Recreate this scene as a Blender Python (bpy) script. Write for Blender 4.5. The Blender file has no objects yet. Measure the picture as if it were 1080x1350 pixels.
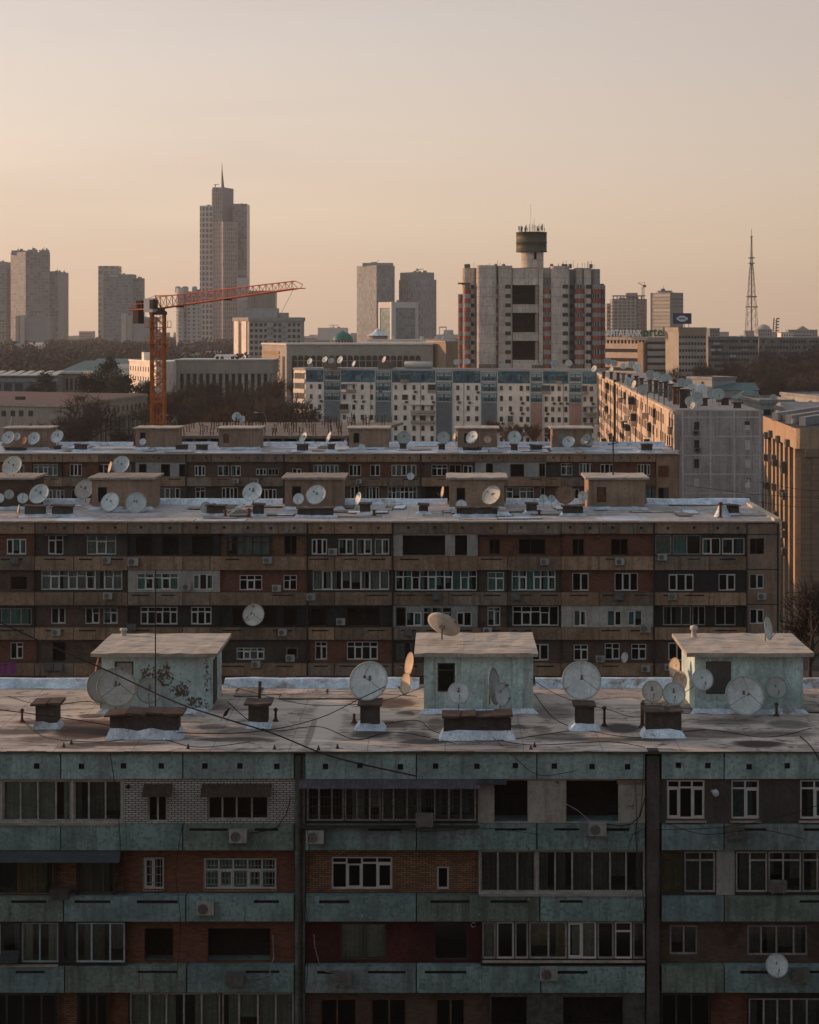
import bpy, math, random
from mathutils import Vector, Matrix
S = bpy.context.scene
COL = S.collection
RAD = math.radians
# tuning numbers for light and air
HAZE = 0.82e-4; SUN_EL = 9.0; SUN_AZ = -69.0; SUN_E = 5.0; SKYK = .25; BGS = .15 ; EXPO = 0.0
FRONT = [(0, (4.75, 3.3, 2.2)), (.04, (4.95, 3.6, 2.52)), (.10, (4.7, 3.65, 2.84)), (.19, (3.95, 3.40, 2.98)), (.45, (2.3, 2.25, 2.35)), (1, (1.6, 1.8, 2.05))]
BACK = [(0, (2.55, 2.45, 2.4)), (.2, (2.6, 2.72, 2.8)), (.5, (2.2, 2.55, 2.8)), (1, (1.6, 1.9, 2.2))]
# ------------------------------------------------------------------ camera numbers
PX, PY, F, H = 590.0, 435.0, 2250.0, 33.0      # principal point, focal length (photo pixels), eye height (m)
def X(px, Y): return (px - PX) / F * Y
def Z(py, Y): return H + (PY - py) / F * Y

# ------------------------------------------------------------------ node helpers
class N:
    def __init__(s, nt): s.nt = nt; s.n = nt.nodes; s.l = nt.links
    def new(s, t, **kw):
        n = s.n.new(t)
        for k, v in kw.items(): setattr(n, k, v)
        return n
    def put(s, n, i, v):
        if hasattr(v, 'is_output') or isinstance(v, bpy.types.NodeSocket): s.l.new(v, n.inputs[i])
        elif v is not None: n.inputs[i].default_value = v
    def math(s, op, a, b=None, c=None, clamp=False):
        n = s.new('ShaderNodeMath', operation=op, use_clamp=clamp)
        s.put(n, 0, a); s.put(n, 1, b); s.put(n, 2, c)
        return n.outputs[0]
    def mix(s, f, a, b, mode='MIX'):
        n = s.new('ShaderNodeMix', data_type='RGBA', blend_type=mode)
        s.put(n, 0, f); s.put(n, 6, a); s.put(n, 7, b)
        return n.outputs[2]
    def sstep(s, v, a, b):
        n = s.new('ShaderNodeMapRange', interpolation_type='SMOOTHSTEP')
        s.put(n, 0, v); s.put(n, 1, a); s.put(n, 2, b); n.inputs[3].default_value = 0; n.inputs[4].default_value = 1
        return n.outputs[0]
    def mapping(s, v, sc, loc=(0, 0, 0)):
        n = s.new('ShaderNodeMapping'); s.put(n, 0, v); n.inputs['Scale'].default_value = sc; n.inputs['Location'].default_value = loc
        return n.outputs[0]
    def noise(s, v, scale, detail=4, rough=.6):
        n = s.new('ShaderNodeTexNoise'); s.put(n, 'Vector', v); n.inputs['Scale'].default_value = scale
        n.inputs['Detail'].default_value = detail; n.inputs['Roughness'].default_value = rough
        return n.outputs[0]
def c4(c, k=1.0): return (c[0]*k, c[1]*k, c[2]*k, 1)
def newmat(name):
    m = bpy.data.materials.new(name); m.use_nodes = True
    g = N(m.node_tree); b = m.node_tree.nodes['Principled BSDF']
    b.inputs['Specular IOR Level'].default_value = .25
    return m, g, b
def aged(g, vec, col, var=.25, scale=.8, streak=.25, spots=None):
    n1 = g.noise(vec, scale, 5, .65)
    c = g.mix(g.sstep(n1, .3, .7), c4(col, 1 - var), c4(col, 1 + var * .7))
    n2 = g.noise(vec, scale * 9, 3, .6)
    c = g.mix(g.math('MULTIPLY', g.sstep(n2, .46, .68), min(.9, var * 1.9)), c, c4(col, .42))
    n6 = g.noise(g.mapping(vec, (1, 1, 1), (11, 5, 2)), scale * 5, 6, .75)
    c = g.mix(g.math('MULTIPLY', g.sstep(n6, .56, .66), min(.8, var * 1.5)), c, c4(col, 1.5))
    if streak:
        n3 = g.noise(g.mapping(vec, (2.6, 2.6, .18)), 1.0, 4, .7)
        c = g.mix(g.math('MULTIPLY', g.sstep(n3, .47, .66), streak), c, c4((col[0] * .40, col[1] * .34, col[2] * .30)))
        n7 = g.noise(g.mapping(vec, (9, 9, .5), (3, 1, 4)), 1.0, 3, .7)
        c = g.mix(g.math('MULTIPLY', g.sstep(n7, .52, .7), streak * .7), c, c4(col, .45))
    n5 = g.noise(vec, scale * 32, 2, .7)
    c = g.mix(g.math('MULTIPLY', g.sstep(n5, .42, .68), var * .9), c, c4(col, .4))
    for k, (sc, t0, t1, cc) in enumerate(spots or ()):
        n4 = g.noise(g.mapping(vec, (1, 1, 1), (7.3 * k + 3, 1.7, 2.2 * k)), sc, 6, .7)
        c = g.mix(g.sstep(n4, t0, t1), c, c4(cc))
    return c
def M(name, col, rough=.85, var=.25, scale=.8, streak=.25, spots=None, metal=0, bump=0):
    m, g, b = newmat(name)
    tc = g.new('ShaderNodeTexCoord').outputs['Object']
    rnd = g.new('ShaderNodeObjectInfo').outputs['Random']; vm = g.new('ShaderNodeVectorMath', operation='ADD'); cb = g.new('ShaderNodeCombineXYZ')
    for i in range(3): g.l.new(g.math('MULTIPLY', rnd, (37.0, 61.0, 0.0)[i]), cb.inputs[i])
    g.l.new(tc, vm.inputs[0]); g.l.new(cb.outputs[0], vm.inputs[1]); tc = vm.outputs[0]
    br = g.math('MULTIPLY_ADD', rnd, .26, .88)
    g.l.new(g.mix(1.0, aged(g, tc, col, var, scale, streak, spots), br, 'MULTIPLY'), b.inputs['Base Color'])
    b.inputs['Roughness'].default_value = rough; b.inputs['Metallic'].default_value = metal
    if bump:
        bn = g.new('ShaderNodeBump'); bn.inputs['Strength'].default_value = bump; bn.inputs['Distance'].default_value = .03
        g.l.new(g.noise(tc, scale * 14, 4, .7), bn.inputs['Height']); g.l.new(bn.outputs[0], b.inputs['Normal'])
    return m
def brick(name, c1, c2, mortar, bw=.25, bh=.075, var=.3, msize=.012, dirt=.5):
    m, g, b = newmat(name)
    tc = g.new('ShaderNodeTexCoord').outputs['Object']
    sp = g.new('ShaderNodeSeparateXYZ'); g.l.new(tc, sp.inputs[0])
    cb = g.new('ShaderNodeCombineXYZ'); g.l.new(sp.outputs[0], cb.inputs[0]); g.l.new(sp.outputs[2], cb.inputs[1])
    t = g.new('ShaderNodeTexBrick'); g.l.new(cb.outputs[0], t.inputs['Vector'])
    t.inputs['Color1'].default_value = c4(c1); t.inputs['Color2'].default_value = c4(c2); t.inputs['Mortar'].default_value = c4(mortar)
    t.inputs['Scale'].default_value = 1; t.inputs['Brick Width'].default_value = bw; t.inputs['Row Height'].default_value = bh
    t.inputs['Mortar Size'].default_value = msize; t.inputs['Mortar Smooth'].default_value = .2; t.inputs['Bias'].default_value = -.1
    n = g.noise(tc, .9, 5, .65)
    c = g.mix(g.math('MULTIPLY', g.sstep(n, .48, .7), dirt), t.outputs[0], c4(c1, .3))
    n2 = g.noise(tc, 3.1, 3, .6)
    c = g.mix(g.math('MULTIPLY', g.sstep(n2, .5, .8), var), c, c4(mortar, 1.1))
    g.l.new(c, b.inputs['Base Color']); b.inputs['Roughness'].default_value = .9
    return m
def facade(name, wall, glass, pu, pz, wu, wz, var=.2, off=(0, 0), grough=.25, vline=0, hline=0, blank=0):
    """wall with a regular grid of small window panes, used only on far towers (surface pattern)"""
    m, g, b = newmat(name)
    t = g.new('ShaderNodeTexCoord'); tc = t.outputs['Object']
    sp = g.new('ShaderNodeSeparateXYZ'); g.l.new(tc, sp.inputs[0])
    sn = g.new('ShaderNodeSeparateXYZ'); g.l.new(t.outputs['Normal'], sn.inputs[0])
    side = g.math('GREATER_THAN', g.math('ABSOLUTE', sn.outputs[0]), g.math('ABSOLUTE', sn.outputs[1]))
    um = g.new('ShaderNodeMix', data_type='FLOAT'); g.put(um, 0, side); g.put(um, 2, sp.outputs[0]); g.put(um, 3, sp.outputs[1])
    u = g.math('DIVIDE', g.math('ADD', um.outputs[0], 1000 + off[0]), pu)
    z = g.math('DIVIDE', g.math('ADD', sp.outputs[2], 1000 + off[1]), pz)
    fu = g.math('FRACT', u); fz = g.math('FRACT', z)
    mk = g.math('MULTIPLY', g.math('LESS_THAN', fu, wu), g.math('LESS_THAN', fz, wz))
    mk = g.math('MULTIPLY', mk, g.math('LESS_THAN', g.math('ABSOLUTE', sn.outputs[2]), .5))
    cid = g.new('ShaderNodeCombineXYZ'); g.l.new(g.math('FLOOR', u), cid.inputs[0]); g.l.new(g.math('FLOOR', z), cid.inputs[1])
    wn = g.new('ShaderNodeTexWhiteNoise', noise_dimensions='3D'); g.l.new(cid.outputs[0], wn.inputs['Vector'])
    if blank:
        mk = g.math('MULTIPLY', mk, g.math('GREATER_THAN', wn.outputs[0], blank))
    gl = g.mix(wn.outputs[0], c4(glass, .55), c4(glass, 1.6))
    wl = aged(g, tc, wall, var, .06, .15)
    g.l.new(g.mix(mk, wl, gl), b.inputs['Base Color'])
    rr = g.new('ShaderNodeMix', data_type='FLOAT'); g.put(rr, 0, mk); rr.inputs[2].default_value = .85; rr.inputs[3].default_value = grough
    g.l.new(rr.outputs[0], b.inputs['Roughness'])
    return m
def boards(name):
    """weathered, streaked sheet or board roof, streaks along x"""
    m, g, b = newmat(name); tc = g.new('ShaderNodeTexCoord').outputs['Object']
    n1 = g.noise(g.mapping(tc, (.35, 3.6, 1)), 1.0, 6, .7); n2 = g.noise(g.mapping(tc, (.9, 1.3, 1), (4, 2, 0)), 1.2, 5, .65); n3 = g.noise(tc, 14, 3, .7)
    c = g.mix(g.sstep(n1, .34, .66), c4((.32, .27, .22)), c4((.66, .59, .51)))
    c = g.mix(g.math('MULTIPLY', g.sstep(n1, .57, .62), .85), c, c4((.12, .082, .058)))
    c = g.mix(g.math('MULTIPLY', g.sstep(n2, .54, .70), .6), c, c4((.16, .115, .085))); c = g.mix(g.math('MULTIPLY', g.sstep(n3, .5, .7), .3), c, c4((.12, .1, .08)))
    g.l.new(c, b.inputs['Base Color']); b.inputs['Roughness'].default_value = .85
    bn = g.new('ShaderNodeBump'); bn.inputs['Strength'].default_value = .7; bn.inputs['Distance'].default_value = .04; g.l.new(n1, bn.inputs['Height']); g.l.new(bn.outputs[0], b.inputs['Normal'])
    return m
def flaked(name, col, flakes, under=(.10, .075, .065), seed=0):
    """limewashed wall with paint flaked off in patches (x, z, rx, rz in metres)"""
    m, g, b = newmat(name); tc = g.new('ShaderNodeTexCoord').outputs['Object']; sp = g.new('ShaderNodeSeparateXYZ'); g.l.new(tc, sp.inputs[0])
    c = aged(g, tc, col, .2, .6, .45); w = g.math('SUBTRACT', g.noise(tc, 2.6, 6, .75), .5); w2 = g.math('SUBTRACT', g.noise(tc, 9, 4, .7), .5)
    for x, z, rx, rz in flakes:
        dx = g.math('DIVIDE', g.math('SUBTRACT', sp.outputs[0], x), rx); dz = g.math('DIVIDE', g.math('SUBTRACT', sp.outputs[2], z), rz)
        d = g.math('ADD', g.math('ADD', g.math('MULTIPLY', dx, dx), g.math('MULTIPLY', dz, dz)), g.math('ADD', g.math('MULTIPLY', w, 9.0), g.math('MULTIPLY', w2, 8.0)))
        c = g.mix(g.math('SUBTRACT', 1.0, g.sstep(d, .55, .75)), c, c4(under))
    g.l.new(c, b.inputs['Base Color']); b.inputs['Roughness'].default_value = .9
    bn = g.new('ShaderNodeBump'); bn.inputs['Strength'].default_value = .35; bn.inputs['Distance'].default_value = .03; g.l.new(g.noise(tc, 8, 4, .7), bn.inputs['Height']); g.l.new(bn.outputs[0], b.inputs['Normal'])
    return m
def glassmat(name, tint=(.7, .78, .76), refl=.16, rough=.06):
    m = bpy.data.materials.new(name); m.use_nodes = True; nt = m.node_tree; nt.nodes.clear(); g = N(nt)
    o = g.new('ShaderNodeOutputMaterial'); mx = g.new('ShaderNodeMixShader')
    tr = g.new('ShaderNodeBsdfTransparent'); tr.inputs[0].default_value = c4(tint)
    gl = g.new('ShaderNodeBsdfGlossy'); gl.inputs['Roughness'].default_value = rough; gl.inputs[0].default_value = (.8, .95, 1, 1)
    lw = g.new('ShaderNodeLayerWeight'); lw.inputs[0].default_value = .35
    f = g.math('MULTIPLY_ADD', lw.outputs[0], .6, refl, clamp=True)
    g.l.new(f, mx.inputs[0]); g.l.new(tr.outputs[0], mx.inputs[1]); g.l.new(gl.outputs[0], mx.inputs[2])
    g.l.new(mx.outputs[0], o.inputs[0])
    return m

# ------------------------------------------------------------------ mesh builder
class MB:
    def __init__(s): s.v = []; s.f = []; s.m = []; s.s = []
    def add(s, vs, fs, m=0, smooth=False):
        o = len(s.v); s.v += [tuple(p) for p in vs]
        for q in fs: s.f.append([o + i for i in q]); s.m.append(m); s.s.append(smooth)
        return s
    def quad(s, a, b, c, d, m=0): return s.add([a, b, c, d], [(0, 1, 2, 3)], m)
    def box(s, x0, x1, y0, y1, z0, z1, m=0):
        vs = [(x0, y0, z0), (x1, y0, z0), (x1, y1, z0), (x0, y1, z0), (x0, y0, z1), (x1, y0, z1), (x1, y1, z1), (x0, y1, z1)]
        return s.add(vs, [(0, 3, 2, 1), (4, 5, 6, 7), (0, 1, 5, 4), (1, 2, 6, 5), (2, 3, 7, 6), (3, 0, 4, 7)], m)
    def prism(s, pts, z0, z1, m=0, mt=None):
        n = len(pts); vs = [(x, y, z0) for x, y in pts] + [(x, y, z1) for x, y in pts]
        s.add(vs, [(i, (i + 1) % n, n + (i + 1) % n, n + i) for i in range(n)], m)
        return s.add([(x, y, z1) for x, y in pts], [tuple(range(n))], m if mt is None else mt)
    def xprism(s, pts, y0, y1, m=0):
        """outline in x,z pushed along y"""
        n = len(pts); vs = [(x, y0, z) for x, z in pts] + [(x, y1, z) for x, z in pts]
        return s.add(vs, [tuple(range(n)), tuple(range(2 * n - 1, n - 1, -1))] + [(i, n + i, n + (i + 1) % n, (i + 1) % n) for i in range(n)], m)
    def tube(s, p, q, r, n=6, m=0, r2=None, cap=False):
        p = Vector(p); q = Vector(q); d = q - p
        if d.length < 1e-6: return s
        d.normalize(); a = d.orthogonal().normalized(); b = d.cross(a); r2 = r if r2 is None else r2
        vs = []
        for c, rr in ((p, r), (q, r2)):
            for i in range(n):
                t = 2 * math.pi * i / n; vs.append(c + a * math.cos(t) * rr + b * math.sin(t) * rr)
        fs = [(i, (i + 1) % n, n + (i + 1) % n, n + i) for i in range(n)]
        if cap: fs += [tuple(range(n - 1, -1, -1)), tuple(range(n, 2 * n))]
        return s.add(vs, fs, m, n > 4)
    def path(s, pts, r, n=5, m=0):
        for a, b in zip(pts, pts[1:]): s.tube(a, b, r, n, m)
        return s
    def lathe(s, prof, n=24, c=(0, 0, 0), m=0, a0=0, a1=2 * math.pi, axis='z', smooth=True):
        full = abs(a1 - a0 - 2 * math.pi) < 1e-6; k = n if full else n + 1; vs = []
        for r, h in prof:
            for i in range(k):
                t = a0 + (a1 - a0) * i / n
                if axis == 'z': vs.append((c[0] + r * math.cos(t), c[1] + r * math.sin(t), c[2] + h))
                else: vs.append((c[0] + r * math.cos(t), c[1] + h, c[2] + r * math.sin(t)))
        fs = []
        for j in range(len(prof) - 1):
            for i in range(n):
                i2 = (i + 1) % k
                fs.append((j * k + i, j * k + i2, (j + 1) * k + i2, (j + 1) * k + i))
        return s.add(vs, fs, m, smooth)
    def holed(s, x0, x1, z0, z1, y, holes, dep=.14, m=0, mr=None):
        """wall sheet facing -y with real openings and reveals"""
        mr = m if mr is None else mr
        hs = [(max(a, x0), min(b, x1), max(c, z0), min(d, z1)) for a, b, c, d in holes]
        xs = sorted({x0, x1} | {h[0] for h in hs} | {h[1] for h in hs}); zs = sorted({z0, z1} | {h[2] for h in hs} | {h[3] for h in hs})
        for xa, xb in zip(xs, xs[1:]):
            for za, zb in zip(zs, zs[1:]):
                cx, cz = (xa + xb) / 2, (za + zb) / 2
                if any(h[0] < cx < h[1] and h[2] < cz < h[3] for h in hs): continue
                s.quad((xa, y, za), (xb, y, za), (xb, y, zb), (xa, y, zb), m)
        for a, b, c, d in hs:
            e = y + dep
            s.quad((a, y, c), (a, e, c), (b, e, c), (b, y, c), mr); s.quad((a, y, d), (b, y, d), (b, e, d), (a, e, d), mr)
            s.quad((a, y, c), (a, y, d), (a, e, d), (a, e, c), mr); s.quad((b, y, c), (b, e, c), (b, e, d), (b, y, d), mr)
        return s
    def mesh(s, name, mats):
        me = bpy.data.meshes.new(name); me.from_pydata(s.v, [], s.f)
        for m in (mats if isinstance(mats, (list, tuple)) else [mats]): me.materials.append(m)
        me.polygons.foreach_set('material_index', s.m); me.polygons.foreach_set('use_smooth', s.s); me.update()
        return me
    def build(s, name, mats, parent=None): return link(name, s.mesh(name, mats), parent)
def link(name, data, parent=None):
    o = bpy.data.objects.new(name, data); COL.objects.link(o)
    if parent is not None: o.parent = parent
    return o
def tag(o, label=None, cat=None, group=None, kind=None):
    if label: o['label'] = label
    if cat: o['category'] = cat
    if group: o['group'] = group
    if kind: o['kind'] = kind
    return o
def thing(name, label, cat, loc=(0, 0, 0), rz=0, group=None):
    o = link(name, None); o.location = loc; o.rotation_euler = (0, 0, rz); o.empty_display_size = .3
    return tag(o, label, cat, group)
KIDS = {}
def dup(o, parent=None):
    c = o.copy(); COL.objects.link(c)
    if parent is not None: c.parent = parent
    for ch in KIDS.get(o.name, o.children): dup(ch, c)
    return c
ORD = ['zeroth', 'first', 'second', 'third', 'fourth', 'fifth', 'sixth', 'seventh', 'eighth', 'ninth', 'tenth', 'eleventh', 'twelfth', 'thirteenth', 'fourteenth', 'fifteenth',
       'sixteenth', 'seventeenth', 'eighteenth', 'nineteenth', 'twentieth', 'twenty first', 'twenty second', 'twenty third', 'twenty fourth', 'twenty fifth', 'twenty sixth',
       'twenty seventh', 'twenty eighth', 'twenty ninth', 'thirtieth']

# ------------------------------------------------------------------ materials
m = {}
m['teal'] = M('teal_panel', (.18, .262, .262), .9, .38, .7, .5, [(1.6, .66, .74, (.05, .055, .05)), (3.4, .70, .76, (.22, .25, .23))], bump=.25)
m['teal2'] = M('teal_panel_faded', (.185, .245, .246), .9, .32, .5, .6, [(1.2, .64, .74, (.06, .06, .055)), (2.6, .66, .72, (.24, .25, .23))], bump=.25)
m['hutteal2'] = M('pale_limewash', (.42, .55, .55), .9, .28, .6, .6, [(1.1, .68, .73, (.13, .11, .1)), (2.4, .66, .72, (.25, .27, .26))], bump=.3)
m['tealtop'] = M('toplit_teal_panel', (.265, .36, .358), .9, .34, .8, .5, [(1.9, .62, .72, (.07, .085, .075)), (3.6, .66, .74, (.30, .33, .30)), (.9, .66, .72, (.12, .16, .10))], bump=.3)  # some weathering, plus brighter light at the facade's top painted into the colour
m['brown'] = M('brown_panel', (.285, .19, .125), .9, .28, .5, .6, [(.9, .66, .76, (.06, .045, .035))], bump=.2)
m['teal3'] = M('repainted_blue_teal_panel', (.165, .235, .245), .9, .3, .4, .5, [(.8, .60, .66, (.20, .25, .24)), (3.0, .68, .74, (.05, .05, .045))], bump=.25)
m['teal4'] = M('rust_run_teal_panel', (.15, .20, .18), .9, .34, .9, .7, [(1.0, .58, .70, (.11, .085, .06)), (2.8, .64, .70, (.27, .28, .26))], bump=.3)
m['brown3'] = M('greyed_brown_panel', (.215, .165, .128), .9, .3, .7, .7, [(.8, .6, .7, (.10, .07, .05))], bump=.2)
m['brown2'] = M('brown_panel_dull', (.195, .135, .095), .9, .34, .6, .6, [(.7, .62, .74, (.05, .04, .03))], bump=.2)
m['hutbrown'] = M('brown_render', (.275, .195, .14), .9, .22, .6, .45, [(1.2, .70, .76, (.09, .065, .05))], bump=.2)
m['olive'] = M('olive_plaster', (.055, .049, .038), .9, .35, .7, .5)
m['char'] = M('charred_plaster', (.028, .028, .027), .95, .4, .6, .4)
m['greyplaster'] = M('grey_plaster', (.07, .063, .06), .9, .25, .8, .4)
m['whiteboard'] = M('white_board', (.34, .32, .285), .8, .2, .7, .4, [(1.3, .62, .68, (.12, .1, .08))])
m['palepanel'] = M('pale_panel', (.25, .255, .245), .8, .2, .7, .4)
m['maroon'] = M('maroon_paint', (.06, .015, .013), .85, .45, .6, .25)
m['stone'] = M('rough_stone', (.1, .1, .095), .95, .5, 4, .3, bump=.8)
m['redbrick'] = brick('red_brick', (.18, .058, .030), (.085, .032, .022), (.085, .062, .05), dirt=.75, var=.5)
m['orangebrick'] = brick('orange_brick', (.26, .14, .075), (.12, .066, .042), (.035, .028, .024), dirt=.7, msize=.014)
m['whitebrick'] = brick('white_brick', (.42, .41, .39), (.34, .33, .32), (.03, .03, .03), .26, .088, .15, .016, .3)
m['brownbrick'] = brick('brown_brick', (.10, .058, .040), (.055, .034, .027), (.075, .062, .05), dirt=.75, var=.5)
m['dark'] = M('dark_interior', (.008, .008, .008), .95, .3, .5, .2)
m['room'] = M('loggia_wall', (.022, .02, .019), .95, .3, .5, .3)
m['joint'] = M('bitumen_joint', (.03, .03, .03), .95, .3, 1, .1)
m['glass'] = glassmat('window_glass', (.66, .76, .74), .035)
m['glassdk'] = glassmat('dark_window_glass', (.3, .36, .36), .012)
m['fwhite'] = M('white_frame', (.50, .50, .49), .6, .1, 2, .2)
m['fwood'] = M('grey_wood_frame', (.32, .31, .29), .8, .3, 2, .4)
m['fblue'] = M('pale_blue_frame', (.28, .36, .37), .7, .2, 2, .3)
m['fdark'] = M('dark_frame', (.05, .045, .04), .7, .3, 2, .3)
m['fbrown'] = M('brown_frame', (.13, .07, .04), .7, .3, 2, .3)
m['cgrey'] = M('grey_curtain', (.34, .33, .30), .95, .25, 1.5, .3)
m['cdark'] = M('dusky_curtain', (.13, .125, .115), .95, .25, 1.5, .3)
m['cteal'] = M('teal_curtain', (.17, .36, .34), .95, .25, 1.5, .3)
m['cblue'] = M('blue_blind', (.07, .12, .15), .9, .3, 6, .1)
m['cgold'] = M('golden_curtain', (.24, .18, .09), .95, .3, 3, .4)
m['silver'] = M('silver_coating', (.62, .73, .84), .5, .3, 1.2, .3, [(.5, .56, .68, (.24, .2, .17)), (2.2, .60, .70, (.20, .18, .16))], metal=.1, bump=.3)
m['tar'] = M('tar_paper_roof', (.16, .135, .12), .9, .35, .7, 0, [(.5, .60, .72, (.06, .05, .045))], bump=.3)
m['hutroof'] = boards('weathered_hut_roof')
m['slabedge'] = M('slab_edge', (.36, .31, .265), .9, .3, 1.5, .3)
m['stackdark'] = M('sooty_metal', (.075, .064, .055), .85, .4, 2, .5)
m['stackcap'] = M('rusty_cap', (.085, .06, .048), .85, .45, 2.5, .3)
m['rust'] = M('rusty_metal', (.15, .062, .035), .85, .4, 3, .3)
m['dish'] = M('dish_paint', (.50, .56, .57), .55, .2, 1.3, .25, [(1.6, .64, .76, (.34, .27, .21))])
m['dishdull'] = M('dull_dish_paint', (.33, .37, .36), .6, .14, 1.2, 0)
m['dishold'] = M('weathered_dish_paint', (.46, .45, .41), .6, .2, 1.5, 0, [(1.5, .60, .66, (.2, .1, .06))])
m['dishrust'] = M('rusted_dish', (.21, .125, .085), .75, .4, 1.6, 0)
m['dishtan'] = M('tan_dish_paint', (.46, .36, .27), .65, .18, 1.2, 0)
m['steel'] = M('grey_steel', (.14, .135, .13), .6, .2, 3, .2)
m['acwhite'] = M('air_conditioner_shell', (.32, .32, .30), .6, .15, 3, .4)
m['acold'] = M('grimy_air_conditioner_shell', (.13, .13, .12), .7, .3, 3, .5)
m['black'] = M('black_rubber', (.012, .012, .012), .7, .2, 4, 0)
m['awning'] = M('corrugated_awning', (.085, .082, .10), .6, .3, 2.5, .4)
m['awnred'] = M('brown_tile_awning', (.06, .038, .03), .8, .3, 4, .3)
m['tarp'] = M('grey_tarpaulin', (.045, .058, .062), .7, .25, 1, .3)
m['purple'] = M('purple_cloth', (.2, .055, .16), .9, .2, 2, .1)
# ------------------------------------------------------------------ windows, air conditioners, dishes
def window(par, x0, x1, z0, z1, y, kind='white', n=2, transom=None, curtain=None, rnd=random, bar=.055, dep=.06, seed=0):
    r = random.Random(int(x0 * 1000) * 7 + int(z0 * 100) + seed)
    fm = {'white': 'fwhite', 'wood': 'fwood', 'blue': 'fblue', 'dark': 'fdark', 'brown': 'fbrown'}[kind]
    b = MB(); w = x1 - x0
    b.box(x0, x1, y, y + dep, z0, z0 + bar); b.box(x0, x1, y, y + dep, z1 - bar, z1)
    cuts = [x0] + [x0 + w * (i / n) + (r.uniform(-.12, .12) * w / n if 0 < i < n and kind != 'white' else 0) for i in range(1, n)] + [x1]
    for i, cx in enumerate(cuts):
        a = cx if i == 0 else (cx - bar if i == n else cx - bar / 2)
        b.box(a, a + bar, y + .002, y + dep - .002, z0 + bar, z1 - bar)
    zt = z1 - bar
    if transom:
        zt = z0 + (z1 - z0) * transom
        for ca, cb in zip(cuts, cuts[1:]):
            if r.random() < .85: b.box(ca + bar / 2, cb - bar / 2, y + .004, y + dep - .004, zt - bar / 2, zt + bar / 2)
    if kind == 'white' and n >= 2:           # opening sashes carry a second thin frame
        for i, (ca, cb) in enumerate(zip(cuts, cuts[1:])):
            if (i + int(x0 * 3)) % 2 == 0:
                t = bar * .8; a0, a1, c0, c1 = ca + bar * .55, cb - bar * .55, z0 + bar + .002, (zt - bar / 2 if transom else z1 - bar) - .002
                b.box(a0, a0 + t, y - .012, y + dep - .02, c0, c1); b.box(a1 - t, a1, y - .012, y + dep - .02, c0, c1)
                b.box(a0 + t, a1 - t, y - .010, y + dep - .02, c0, c0 + t); b.box(a0 + t, a1 - t, y - .010, y + dep - .02, c1 - t, c1)
    o = b.build('window', m[fm], par)
    p = MB(); p.quad((x0 + bar, y + dep * .6, z0 + bar), (x1 - bar, y + dep * .6, z0 + bar), (x1 - bar, y + dep * .6, z1 - bar), (x0 + bar, y + dep * .6, z1 - bar))
    p.build('pane', m['glassdk' if curtain is None else 'glass'], o)
    if curtain:
        c = MB(); yy = y + dep + .10
        segs = cuts if n > 1 else [x0, x1]
        for ca, cb in zip(segs, segs[1:]):
            f = r.random() + (.22 if curtain in ('cgrey', 'cdark') else 0)
            if f < .18: continue
            a0, a1 = ca, cb
            if f < .42: a1 = ca + (cb - ca) * r.uniform(.35, .7)
            elif f < .6: a0 = cb - (cb - ca) * r.uniform(.35, .7)
            k = max(4, int((a1 - a0) / .06)); pts = []
            for i in range(k + 1):
                t = i / k; pts.append((a0 + (a1 - a0) * t, yy + .025 * math.sin(i * 1.9 + r.random()) + r.uniform(-.01, .01)))
            drop = z0 + .02 if r.random() < .8 else z0 + (z1 - z0) * r.uniform(.2, .5)
            for (xa, ya), (xb, yb) in zip(pts, pts[1:]): c.quad((xa, ya, drop), (xb, yb, drop), (xb, yb, z1 - .04), (xa, ya, z1 - .04))
        if c.v: c.build('curtain', m[curtain], o)
    return o

def make_ac():
    t = thing('air_conditioner', 'air conditioner', 'air conditioner')
    b = MB(); b.box(-.40, .40, -.15, .15, -.28, .28); b.box(-.41, .41, -.16, .16, .262, .288)
    b.box(.255, .262, -.156, -.15, -.25, .25)
    b.build('casing', m['acwhite'], t)
    g = MB(); g.lathe([(.235, 0), (.235, -.02), (.215, -.02), (.215, 0)], 20, (-.10, -.15, 0), axis='y')
    g.lathe([(0.001, -.004), (.214, -.004)], 20, (-.10, -.15, 0), axis='y')
    for k in range(6):
        a = k * math.pi / 6; d = .21
        g.tube((-.10 - d * math.cos(a), -.165, -d * math.sin(a)), (-.10 + d * math.cos(a), -.165, d * math.sin(a)), .006, 4)
    g.build('fan_grille', [m['steel'], m['black']], t)
    k = MB()
    for s in (-.28, .28): k.box(s - .02, s + .02, -.14, .22, -.325, -.282); k.box(s - .018, s + .018, .18, .21, -.55, -.325)
    k.build('bracket', m['steel'], t)
    return t
AC0 = make_ac(); AC_USED = [0]
def ac(px, py, Y, label, group, old=False, sc=1.0, proud=.22):
    o = AC0 if not AC_USED[0] else dup(AC0); AC_USED[0] += 1
    o.location = (X(px, Y), Y - proud, Z(py, Y)); o.scale = (sc * .86,) * 3; tag(o, label, 'air conditioner', group)
    if old:
        for c in o.children:
            if c.name.startswith('casing'): c.material_slots[0].link = 'OBJECT'; c.material_slots[0].material = m['acold']
    return o

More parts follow.
